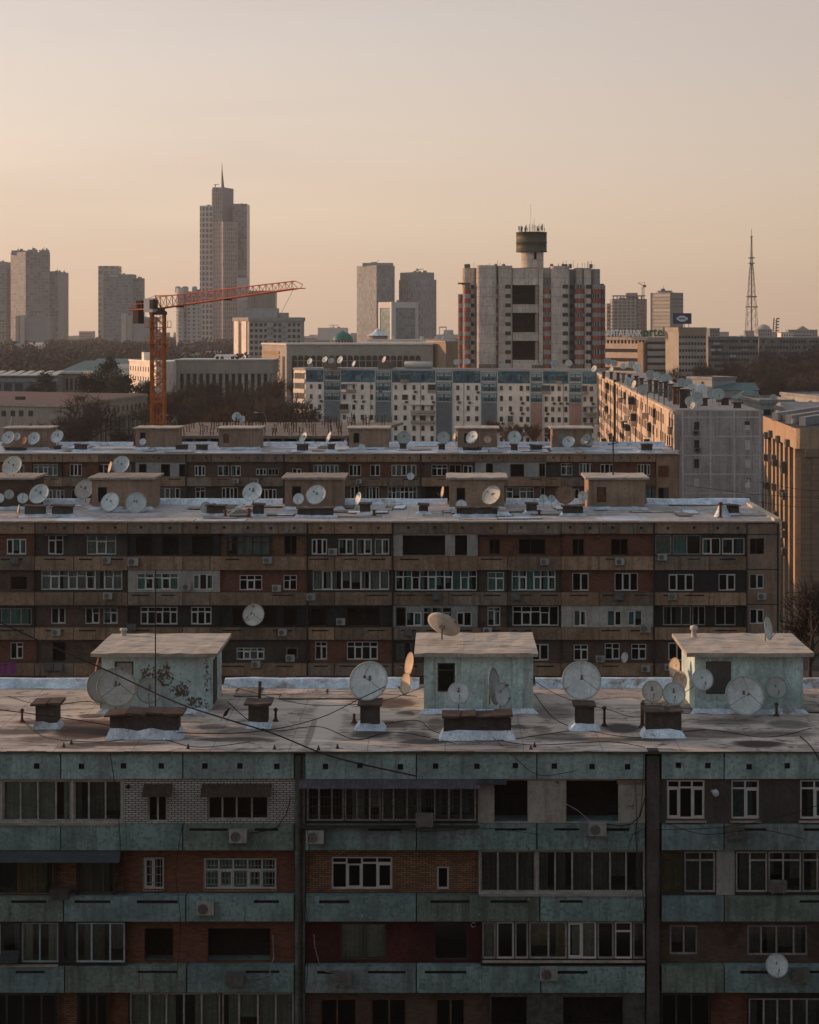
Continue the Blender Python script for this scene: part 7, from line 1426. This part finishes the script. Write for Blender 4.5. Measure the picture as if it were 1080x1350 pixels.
for nm, a, c, yt, Y, lb, mt, nk in (('civic_building', 1040, 1078, 434.5, 2300, 'pale classical building on the right horizon', plainG, 10), ('civic_building', 1030, 1046, 438, 1700, 'low sunlit cream building before the pale classical one', m['whitewall'], 5), ('arena', 1000, 1018, 433, 2000, 'grey domed arena roof right of the radio mast', plainG, 6), ('office_block', 936, 949, 432.5, 1500, 'small bluish block behind the grey apartment row', m['bluegrey'], 4), ('low_building', 560, 604, 446, 900, 'grey building behind the sunlit wing of the arched hall', m['stonegrey'], 7)):
    s = Site(nm, lb, 'building', a, Y, c, Y, ytop=yt); b = MB(); b.box(0, s.w, 0, 20, 0, s.h - .6); b.build('wall', mt, s.t)
    wins(s.t, [(s.w * (k + .5) / nk, s.h - 3 - 4 * j) for j in range(3) for k in range(nk)], s.w / nk * .45, 2.2, 'fdark', 'pane', 0, cross=False); b = MB()
    if nm == 'arena': b.lathe([(s.w * .5, 0), (s.w * .42, 3), (s.w * .2, 5), (.001, 5.6)], 20, (s.w / 2, 10, s.h - .599)); 
    elif nk == 10: b.box(-.5, s.w + .5, -.5, 20.5, s.h - .599, s.h); b.xprism([(s.w * .3, s.h + .001), (s.w * .7, s.h + .001), (s.w * .5, s.h + 5)], 0, 12)
    else: b.box(-.5, s.w + .5, -.5, 20.5, s.h - .599, s.h)
    b.build('roof', m['stonegrey'], s.t)
# ================================================================== trees
m['bark'] = M('dark_bark', (.060, .048, .040), .95, .3, 2, .2)
m['twig'] = M('brown_twigs', (.062, .047, .038), .95, .3, .3, 0)
m['twigred'] = M('rusty_leaf_remnants', (.10, .055, .036), .95, .35, .3, 0)
m['needle'] = M('dark_evergreen', (.028, .04, .028), .9, .4, .4, 0)
m['wood'] = M('far_wood', (.085, .066, .055), .95, .35, .04, 0)
def bare(seed, h, depth=4, spread=.62, twigs=7, tw=.035):
    r = random.Random(seed); T = MB(); C = MB()
    def grow(p, d, L, R, lv):
        n = 3 if lv < 2 else 2; q = p
        for i in range(n):
            d2 = (d + Vector((r.uniform(-.18, .18), r.uniform(-.18, .18), r.uniform(-.05, .12)))).normalized(); e = q + d2 * (L / n)
            T.tube(q, e, R * (1 - .35 * i / n), 5 if lv < 2 else 3, 0, R * (1 - .35 * (i + 1) / n)); q = e; d = d2
            if lv >= 1 and i < n - 1 and r.random() < .6 and lv < depth: side(q, d, L * .6, R * .5, lv + 1)
        if lv < depth:
            for k in range(r.choice((2, 3, 3)) if lv else 4): side(q, d, L * r.uniform(.62, .82), R * .62, lv + 1)
        if lv >= depth - 1:
            for k in range(twigs):
                dd = (d + Vector((r.gauss(0, .6), r.gauss(0, .6), r.gauss(.15, .5)))).normalized(); s = p + (q - p) * r.random(); Lt = r.uniform(.5, 1.3) * h / 12; e = s + dd * Lt; sd = dd.orthogonal().normalized() * tw; e2 = e + Vector((r.gauss(0, .2), r.gauss(0, .2), r.gauss(.1, .2))) * Lt
                C.add([s - sd, s + sd, e + sd * .5, e - sd * .5], [(0, 1, 2, 3)]); C.add([e - sd * .6, e + sd * .6, e2], [(0, 1, 2)])
                sd2 = dd.cross(sd).normalized() * tw * .8; m_ = s + dd * Lt * .5; e3 = m_ + (dd + Vector((r.gauss(0, .7), r.gauss(0, .7), r.gauss(0, .5)))).normalized() * Lt * .6; C.add([m_ - sd2, m_ + sd2, e3], [(0, 1, 2)])
    def side(p, d, L, R, lv):
        o = d.orthogonal().normalized(); a = r.uniform(0, 6.28); o = Matrix.Rotation(a, 3, d) @ o; grow(p, (d + o * spread * r.uniform(.7, 1.5) + Vector((0, 0, .12))).normalized(), L, R, lv)
    grow(Vector((0, 0, 0)), Vector((0, 0, 1)), h * .30, h * .022, 0)
    return T.mesh('trunk', m['bark']), C
BT = []
for i, (sd, h) in enumerate(((1, 12), (2, 13), (5, 11), (9, 14))):
    T, C = bare(sd, h, 4, .7, 5, .05); BT.append((T, C.mesh('crown', m['twig']), C.mesh('crown', m['twigred']), h))
def evergreen(seed, h):
    r = random.Random(seed); T = MB(); C = MB(); T.tube((0, 0, 0), (0, 0, h * .9), h * .02, 6, 0, .04)
    for k in range(26):
        z = h * r.uniform(.22, .98); rad = (h - z) * .36 + .6; a = r.uniform(0, 6.28); c = Vector((rad * r.uniform(.2, .8) * math.cos(a), rad * r.uniform(.2, .8) * math.sin(a), z)); T.tube((0, 0, z - .4), c, .06, 3)
        for j in range(85):
            v = Vector((r.gauss(0, .55), r.gauss(0, .55), r.gauss(0, .38))) * (rad * .38 + .4); d = Vector((r.gauss(0, 1), r.gauss(0, 1), r.gauss(0, .6))).normalized(); s = d.orthogonal().normalized() * r.uniform(.07, .16); L = r.uniform(.2, .55); p = c + v; C.add([p - s, p + d * L * .5 - s * .2 + s * 1.4, p + d * L, p + d * L * .4 - s], [(0, 1, 2, 3)])
    return T.mesh('trunk', m['bark']), C.mesh('crown', m['needle']), h
EV = [evergreen(31, 11), evergreen(32, 9)]
def put(trunk, crown, hm, px, Y, h, rz, label, group, name='bare_tree'):
    t = thing(name, label, 'tree', (X(px, Y), Y, 0), rz, group); s = h / hm; t.scale = (s, s, s); link('trunk', trunk, t); link('crown', crown, t); return t
rt = random.Random(77)
def row(px0, px1, n, Y0, Y1, h0, h1, lab, grp, red=.2):
    L = sorted((px0 + (px1 - px0) * (i + .5) / n + rt.uniform(-5, 5), rt.uniform(Y0, Y1), rt.uniform(h0, h1)) for i in range(n))
    for i, (px, Y, h) in enumerate(L):
        T, C, C2, hm = BT[rt.randrange(4)]; put(T, C2 if rt.random() < red else C, hm, px, Y, h, rt.uniform(0, 6), lab.format(ORD[i + 1]), grp)
G1 = 'bare trees before the colonnade'
row(212, 392, 12, 500, 570, 17, 20.5, 'bare brown tree, {} from the left in the back row before the colonnade', G1)
row(205, 398, 12, 410, 480, 16.5, 20, 'bare brown tree, {} from the left in the middle row below the colonnade', G1, .25)
row(200, 392, 11, 330, 390, 13, 16, 'low bare tree, {} from the left in the front row behind the rebar slab', G1)
G2 = 'bare trees on the right'
row(915, 1090, 18, 830, 930, 24, 31, 'bare tall tree, {} from the left in the back row before the grey apartment rows', G2, .08)
row(895, 1090, 18, 690, 780, 19, 25, 'bare tree, {} from the left in the middle row of the dark trees at right', G2, .15)
row(925, 1090, 16, 560, 660, 16, 21, 'bare dark tree, {} from the left in the front row at right', G2, .08)
G3 = 'bare trees by the maroon roofed hall'
for i, (px, Y, h, k) in enumerate(((80, 392, 15.5, 1), (98, 400, 21.0, 3), (118, 385, 17, 0), (62, 420, 12, 2), (150, 400, 11.5, 0), (172, 395, 11, 2))):
    T, C, C2, hm = BT[k]; put(T, C, hm, px, Y, h, i * 1.3, f'bare tree before the maroon roofed hall, {ORD[i + 1]} in a loose clump', G3)
G4 = 'dark conifers behind the maroon roofed hall'
for i, (px, Y, h) in enumerate(((40, 560, 11), (57, 575, 13.5), (66, 560, 12), (112, 560, 13), (122, 575, 13), (131, 560, 12), (142, 580, 17), (152, 565, 13), (161, 560, 12.5), (168, 575, 13), (182, 560, 11), (196, 570, 11.5))):
    T, C, hm = EV[i % 2]; put(T, C, hm, px, Y, h * 1.42, i * 1.1, f'dark conifer, {ORD[i + 1]} from the left behind the maroon roof', G4, 'conifer')
for i, (px, Y, h) in enumerate(((64, 330, 11.5), (75, 338, 10.5))): T, C, hm = EV[i]; put(T, C, hm, px, Y, h, i, ('left', 'right')[i] + ' dark shrubby conifer just behind the farther block roof', 'conifers behind the farther block', 'conifer')
for i, (px, Y, h, k) in enumerate(((648, 452, 11, 0), (668, 448, 9.5, 2), (690, 440, 10.5, 1), (708, 446, 9.5, 3), (724, 440, 10, 0), (760, 300, 14.5, 2), (772, 296, 13, 1), (716, 300, 13.5, 3), (690, 300, 13, 0))):
    T, C, C2, hm = BT[k]; put(T, C2, hm, px, Y, h, i, f'bare reddish tree at the foot of the blue banded block, {ORD[i + 1]} in the planting order', 'bare trees by the blue banded block')
for i, (px, Y, h, k) in enumerate(((1066, 150, 12.2, 1), (1092, 154, 12, 3))):
    T, C, C2, hm = BT[k]; put(T, C, hm, px, Y, h, i * 2, ('bare tree', 'second bare tree half outside the frame')[i] + ' before the tan building at the right edge', 'bare trees by the tan building')
def lamp(px, Y, h, lb):
    t = thing('street_lamp', lb, 'street lamp', (X(px, Y), Y, 0), 0, 'street lamps by the trees'); b = MB(); b.tube((0, 0, 0), (0, 0, h * .93), .09, 6, 0, .06); b.tube((0, 0, h * .93), (-.5, 0, h), .06, 5); b.tube((-.5, 0, h), (-1.7, 0, h + .05), .05, 5); b.build('pole', m['steel'], t); b = MB(); b.box(-2.3, -1.6, -.16, .16, h - .02, h + .12); b.build('lamp_head', m['dish'], t)
lamp(351.5, 320, 17.5, 'thin street lamp with a bent arm before the dark trees'); lamp(233, 330, 16.5, 'dim street lamp beside the crane mast among trees')
# far woods that read as one mass
def wood(name, label, regs, seed):
    r = random.Random(seed); b = MB()
    for (pa, pb, Ya, Yb, n, h0, h1) in regs:
        for i in range(n):
            Y = Ya + (Yb - Ya) * r.random(); px = pa + (pb - pa) * r.random(); x = X(px, Y); h = r.uniform(h0, h1); w = h * r.uniform(.32, .5); tk = .0011 * Y / 2.2
            for j in range(46):
                th = r.uniform(0, 6.28); u = r.random() ** .5; zz = r.uniform(.18, 1.0); ww = w * math.sin(math.pi * min(1, zz * .72 + .16)); p = Vector((x + ww * u * math.cos(th), Y + ww * u * math.sin(th), h * zz)); d = Vector((math.cos(th) * .7 + r.gauss(0, .3), math.sin(th) * .7, r.uniform(.2, 1.3))).normalized(); s = d.orthogonal().normalized() * tk * r.uniform(.6, 1.8); L = r.uniform(1.2, 3.2)
                b.add([p - s, p + s, p + d * L], [(0, 1, 2)]); dd = Vector((r.gauss(0, 1), r.gauss(0, 1), r.gauss(.4, .6))).normalized(); s2 = dd.orthogonal().normalized() * tk * 1.6; b.add([p - s2, p + s2 * 1.2, p + dd * L * .8 + s2, p + dd * L * .5 - s2 * 1.4], [(0, 1, 2, 3)])
            b.tube((x, Y, 0), (x, Y, h * .7), .25, 3)
    o = b.build(name, m['wood']); tag(o, label, 'wood', None, 'stuff')
wood('distant_wood', 'mass of bare brown woods below the far towers', [(-60, 320, 900, 1300, 230, 14, 21), (-60, 320, 1300, 1900, 230, 16, 23), (-60, 240, 760, 900, 70, 12, 17), (60, 320, 1900, 2600, 120, 15, 22), (400, 480, 900, 1700, 60, 12, 20), (920, 1100, 1000, 1600, 130, 16, 25), (640, 800, 600, 700, 10, 8, 12)], 4)
# far city on the horizon
r = random.Random(15); b = MB()
for i in range(420):
    Y = r.uniform(1900, 5600); px = r.uniform(-40, 1120); x = X(px, Y); w = r.uniform(14, 60); h = r.uniform(6, 17) * (1 + (r.random() < .12) * .9); d = r.uniform(12, 30); mi = r.randrange(3); b.box(x, x + w, Y, Y + d, 0, h, mi); b.box(x - .5, x + w + .5, Y - .5, Y + d + .5, h + .01, h + .9, 1)
    for k in range(int(h / 3.4)): b.box(x + 1, x + w - 1, Y - .12, Y - .03, 1.4 + 3.4 * k, 2.9 + 3.4 * k, 3)
o = b.build('distant_city', [plainL, plainG, m['stonegrey'], m['pane']]); tag(o, 'low pale houses merging into haze along the horizon', 'city', None, 'stuff')
for i, (px, Y, w, yt, dp, wl) in enumerate(((385, 980, 28, 466, 20, 'stonegrey'), (395, 1250, 36, 455, 22, 'greywall'), (250, 1100, 22, 468, 14, 'greyroof'), (280, 1120, 20, 466, 14, 'greywall'), (160, 1350, 16, 463, 14, 'greywall'), (45, 1400, 20, 454, 14, 'whitewall'), (20, 1420, 14, 455, 14, 'stonegrey'), (295, 900, 24, 471, 16, 'greywall'))):
    s = simple('low_building', f'low roof showing among the bare woods, {ORD[i + 1]} of a scattered few', px - w / 2, Y, px + w / 2, Y, yt, dp, wl, 'lightroof' if i % 2 else 'greenroof', 'gable', rh=1.5); s.t['group'] = 'low roofs among the woods'; wins(s.t, [(s.w * (k + .5) / 6, s.h - 2) for k in range(6)], 1, 1.3, cross=False)

# ================================================================== ground, unseen shading tower at the viewpoint
b = MB(); gm = M('city_ground', (.075, .068, .06), .95, .4, .02, 0)
b.quad((-5500, -250, 0), (5500, -250, 0), (5500, 8200, 0), (-5500, 8200, 0)); o = b.build('ground', gm); o['kind'] = 'structure'
asph = M('asphalt', (.05, .05, .052), .9, .2, .3, 0)
for nm, c in (('road', (-60, 60, 28, 36)), ('road', (-60, 60, 100, 108)), ('road', (-90, 30, 320, 330)), ('pavement', (-60, 60, 40, 42.5)), ('pavement', (-60, 60, 112, 114))):
    b = MB(); z = .004 if nm == 'road' else .12
    if nm == 'road': b.quad((c[0], c[2], z), (c[1], c[2], z), (c[1], c[3], z), (c[0], c[3], z))
    else: b.box(c[0], c[1], c[2], c[3], .004, z)
    o = b.build(nm, asph if nm == 'road' else m['greyroof']); o['kind'] = 'structure'
VT = thing('residential_tower', 'unseen tower at the viewpoint, sized to shade the teal block', 'tower', (0, -3.2, 0)); b = MB(); b.box(-52, 52, -16, 0, 0, 57); b.build('wall', m['greywall'], VT)  # unseen tower; height and width set to block sky light from the teal facade
for k in range(17): b = MB(); z = 2.2 + 3.1 * k; b.box(-51, 51, .002, .9, z - .2, z + .9) if k != 10 else b.box(-51, 51, .002, .5, z - .2, z + .7); b.build('balcony_front', m['greywall'], VT)

# ================================================================== cables, antenna, bird
def cable(pts, Ys, label, r=.022, sag=0.0, n=14):
    P = [Vector((X(px, Y), Y, Z(py, Y))) for (px, py), Y in zip(pts, Ys)]; out = []
    for i in range(len(P) - 1):
        p0 = P[max(i - 1, 0)]; p1, p2 = P[i], P[i + 1]; p3 = P[min(i + 2, len(P) - 1)]
        for j in range(n):
            t = j / n; out.append(.5 * ((2 * p1) + (-p0 + p2) * t + (2 * p0 - 5 * p1 + 4 * p2 - p3) * t * t + (-p0 + 3 * p1 - 3 * p2 + p3) * t ** 3))
    out.append(P[-1]); o = out[0].copy(); b = MB(); b.path([p - o for p in out], r, 5); c = b.build('overhead_cable', m['black']); c.location = o; return tag(c, label, 'cable', 'cables strung over the teal block')
cable([(-30, 806), (48, 843), (98, 865), (150, 888), (230, 925), (292, 946), (360, 967), (440, 998), (548, 1023)], [72, 72, 71.5, 71, 69.5, 68.5, 68, 67, 66.6], 'thick black cable sagging from upper left across the left hut to the parapet', .032)
cable([(-30, 932), (80, 946), (180, 961), (270, 967), (350, 963), (420, 947), (475, 921), (508, 905)], [70, 70, 69.5, 69.3, 69.3, 69.6, 70.5, 71.3], 'black cable sagging from the left edge to the lone big dish', .02)
cable([(296, 902), (360, 920), (420, 930), (500, 925), (560, 905)], [79, 76, 74, 73.5, 74], 'thin cable dipping between the left hut and the middle hut', .014)
cable([(700, 895), (740, 918), (800, 935), (850, 944), (915, 905)], [74, 73, 72.5, 72.5, 74], 'thin cable dipping between the middle hut and the right hut', .014)
cable([(98, 860), (170, 875), (204, 858)], [76, 75.5, 75], 'thin cable fixed to the antenna pole on the left hut', .012)
cable([(145, 992), (152, 1040), (158, 1100), (158, 1160)], [67.1, 67.0, 67.05, 67.0], 'dark wire hanging down the left facade past the glazed loggia', .016)
cable([(640, 962), (680, 1000), (712, 1022), (760, 1016)], [70, 67, 66.8, 66.9], 'thin wire trailing from the wide stack over the parapet', .013)
cable([(1052, 968), (1070, 985), (1082, 1008), (1090, 1040)], [70.5, 67.2, 66.9, 66.9], 'dark wire hanging over the parapet at right', .025)
cable([(866, 1094), (960, 1090), (1040, 1074), (1100, 1054)], [66.8, 66.7, 66.7, 66.7], 'reddish wire slung along the grey plaster windows', .014)
cable([(140, 793), (140, 905), (147, 990)], [130, 131, 132], 'black wire hanging before the brown block beside the left hut', .03)
cable([(-30, 883), (40, 871), (90, 868)], [128, 128.5, 129], 'thin line stretched before the brown block at left', .02)
for i, (a, b_) in enumerate((((905, 640), (1100, 658)), ((1000, 662), (1100, 668)), ((1000, 635), (1100, 648)))):
    c = cable([a, ((a[0] + b_[0]) / 2, (a[1] + b_[1]) / 2 + 3), b_], [165, 165, 165], f'thin wire crossing the tan wall at right, {ORD[i + 1]} from the top', .022)
t = thing('antenna_mast', 'tall thin antenna mast with a small comb aerial before the left teal hut', 'antenna', (X(205, 72.3), 72.3, Z(935, 72.3))); hgt = (935 - 752) / F * 72.3
b = MB(); b.tube((0, 0, 0), (0, 0, hgt), .028, 6); b.build('pole', m['black'], t); b = MB(); b.tube((-.30, 0, hgt - .08), (.12, -.3, hgt - .22), .012, 4)
for k in range(6): f = k / 5; c = Vector((-.30 + .42 * f, -.3 * f, hgt - .08 - .14 * f)); d = Vector((.14, .18, .0)); b.tube(c - d, c + d, .008, 4)
b.tube((-.15, 0, hgt - .45), (.1, 0, hgt - .5), .012, 4); b.tube((.02, 0, hgt - .62), (.16, 0, hgt - .50), .012, 4); b.build('aerial', m['steel'], t)
for pts, lb in (([(30, 950), (60, 972), (130, 978), (200, 972), (260, 985), (330, 978)], 'thin cable lying on the roof before the left stacks'), ([(300, 925), (350, 962), (420, 958), (470, 975), (520, 965), (600, 980)], 'thin cable lying across the roof between left and middle huts'), ([(500, 955), (550, 950), (575, 965), (640, 977), (720, 968), (770, 960)], 'thin cable lying around the wide middle stack'),
    ([(705, 915), (735, 950), (790, 966), (850, 972), (930, 962), (1010, 972), (1070, 960)], 'thin cable lying from the middle hut to the right hut'), ([(640, 972), (700, 982), (800, 978), (850, 985)], 'thin cable lying near the roof edge right of the middle stack'), ([(10, 918), (60, 930), (120, 925), (150, 945)], 'thin cable lying at the far left of the roof'), ([(310, 910), (380, 915), (450, 912), (550, 918)], 'thin cable lying along the back of the roof')):
    cable(pts, [A.roofY(p[1]) - .05 for p in pts], lb, .016)
cable([(404, 1085), (408, 1130), (403, 1180), (407, 1240), (404, 1300)], [66.9] * 5, 'loose wire hanging beside the section joint', .016)
cable([(849, 995), (846, 1060), (838, 1100), (846, 1160), (850, 1210)], [66.9] * 5, 'loose wire hanging left of the grey pilaster', .016)
cable([(240, 1090), (232, 1150), (238, 1215), (233, 1290)], [66.95] * 4, 'loose wire hanging between the white brick and the left panels', .014)
cable([(500, 1088), (560, 1096), (640, 1092), (708, 1100)], [66.9] * 4, 'slack wire under the long barred loggia', .013)
cable([(880, 1086), (930, 1100), (1000, 1094), (1060, 1106)], [66.9] * 4, 'slack dark wire under the grey plaster windows', .013)
# crow on the cable
cw = thing('crow', 'black crow perched on the thick cable right of the left hut', 'bird', (X(294.5, 68.4), 68.4, Z(946, 68.4))); b = MB(); ax = Vector((.55, .1, .83)).normalized()
prof = [(-.02, .0), (.03, .035), (.08, .075), (.15, .085), (.21, .07), (.25, .045), (.28, .05), (.32, .048), (.35, .02), (.36, .0)]
q = ax.orthogonal().normalized(); w_ = ax.cross(q); rings = []
for h_, rr_ in prof: rings.append([Vector((0, 0, .03)) + ax * h_ * 1.15 + (q * math.cos(a) + w_ * math.sin(a)) * max(rr_, .002) for a in [2 * math.pi * k / 12 for k in range(12)]])
vs = [v for R_ in rings for v in R_]; b.add(vs, [(j * 12 + i, j * 12 + (i + 1) % 12, (j + 1) * 12 + (i + 1) % 12, (j + 1) * 12 + i) for j in range(len(rings) - 1) for i in range(12)], 0, True)
hd = Vector((0, 0, .03)) + ax * .40; b.tube(hd - ax * .02, hd + Vector((.10, .0, .0)), .018, 6, 0, .003); base = Vector((0, 0, .03)); b.add([base + w_ * .05 + ax * .1, base - w_ * .05 + ax * .1, base - ax * .20 - w_ * .03, base - ax * .20 + w_ * .03], [(0, 1, 2, 3)])
for s_ in (-.03, .03): b.tube(base + w_ * s_ + ax * .05, Vector((0, 0, -.005)) + w_ * s_, .008, 4)
b.build('body', m['black'], cw)
# ================================================================== air
hz = MB(); hz.box(-5600, 5600, -260, 8300, -1, 300); hm = bpy.data.materials.new('city_haze'); hm.use_nodes = True; nt = hm.node_tree; nt.nodes.clear(); o_ = nt.nodes.new('ShaderNodeOutputMaterial'); pv = nt.nodes.new('ShaderNodeVolumePrincipled')
pv.inputs['Color'].default_value = (.72, .74, .78, 1); pv.inputs['Density'].default_value = HAZE; pv.inputs['Anisotropy'].default_value = .2; nt.links.new(pv.outputs[0], o_.inputs['Volume']); ho = hz.build('haze', hm); ho['kind'] = 'stuff'; ho['label'] = 'warm evening haze over the city'
# ================================================================== light
W_ = bpy.data.worlds.new('World'); S.world = W_; W_.use_nodes = True; nt = W_.node_tree; nt.nodes.clear(); g = N(nt)
out = g.new('ShaderNodeOutputWorld'); bg = g.new('ShaderNodeBackground'); g.l.new(bg.outputs[0], out.inputs[0])
sk_ = g.new('ShaderNodeTexSky', sky_type='NISHITA'); sk_.sun_disc = False; sk_.sun_elevation = RAD(SUN_EL); sk_.sun_rotation = RAD(SUN_AZ); sk_.dust_density = 3.0; sk_.air_density = 1.0; sk_.ozone_density = 2.0; sk_.altitude = 450
tc = g.new('ShaderNodeTexCoord').outputs['Generated']; sp = g.new('ShaderNodeSeparateXYZ'); g.l.new(tc, sp.inputs[0])
def ramp(v, stops):
    n = g.new('ShaderNodeValToRGB'); g.l.new(v, n.inputs[0]); el = n.color_ramp.elements
    while len(el) < len(stops): el.new(.5)
    for e, (p, c) in zip(el, stops): e.position = p; e.color = (*c, 1)
    return n.outputs[0]
elev = g.math('MULTIPLY', sp.outputs[2], 1.0, clamp=True)
front = ramp(elev, FRONT); back = ramp(elev, BACK)
fy = g.sstep(g.math('ADD', sp.outputs[1], g.math('MULTIPLY', sp.outputs[0], -.35)), -.45, .55)
dusk = g.mix(fy, back, front)
side = g.math('MULTIPLY_ADD', sp.outputs[0], -.55, 1.0); dusk = g.mix(1.0, dusk, side, 'MULTIPLY')
nz = g.noise(g.mapping(tc, (1.2, 1.2, 9)), 1.6, 4, .55); dusk = g.mix(g.math('MULTIPLY', g.sstep(nz, .45, .70), .35), dusk, (3.9, 2.85, 2.35, 1))
skc = g.mix(1.0, sk_.outputs[0], (SKYK, SKYK, SKYK, 1), 'MULTIPLY')
tot = g.mix(1.0, skc, dusk, 'ADD'); g.l.new(tot, bg.inputs[0]); bg.inputs[1].default_value = BGS
su = bpy.data.lights.new('sun', 'SUN'); su.energy = SUN_E; su.angle = RAD(.6); su.color = (1, .56, .31); so = bpy.data.objects.new('sun', su); COL.objects.link(so)
az = RAD(SUN_AZ); d = Vector((math.sin(az) * math.cos(RAD(SUN_EL)), math.cos(az) * math.cos(RAD(SUN_EL)), math.sin(RAD(SUN_EL)))); so.rotation_euler = d.to_track_quat('Z', 'Y').to_euler(); so.location = (-50, 0, 80)
# ================================================================== camera
cd = bpy.data.cameras.new('camera'); co = bpy.data.objects.new('camera', cd); COL.objects.link(co); co.location = (0, 0, H); co.rotation_euler = (RAD(90), 0, 0)
cd.sensor_fit = 'HORIZONTAL'; cd.sensor_width = 36; cd.lens = 36 * F / 1080; cd.shift_x = (540 - PX) / 1080; cd.shift_y = -(675 - PY) / 1080; cd.clip_start = .5; cd.clip_end = 30000; S.camera = co
S.view_settings.view_transform = 'Standard'; S.view_settings.look = 'None'; S.view_settings.exposure = EXPO; S.view_settings.gamma = 1
S.render.engine = 'CYCLES'; cy = S.cycles; cy.use_denoising = True; cy.denoising_prefilter = 'ACCURATE'; cy.denoising_input_passes = 'RGB_ALBEDO_NORMAL'; cy.max_bounces = 6; cy.diffuse_bounces = 3; cy.glossy_bounces = 2; cy.transparent_max_bounces = 10; cy.volume_bounces = 1; cy.caustics_reflective = False; cy.caustics_refractive = False
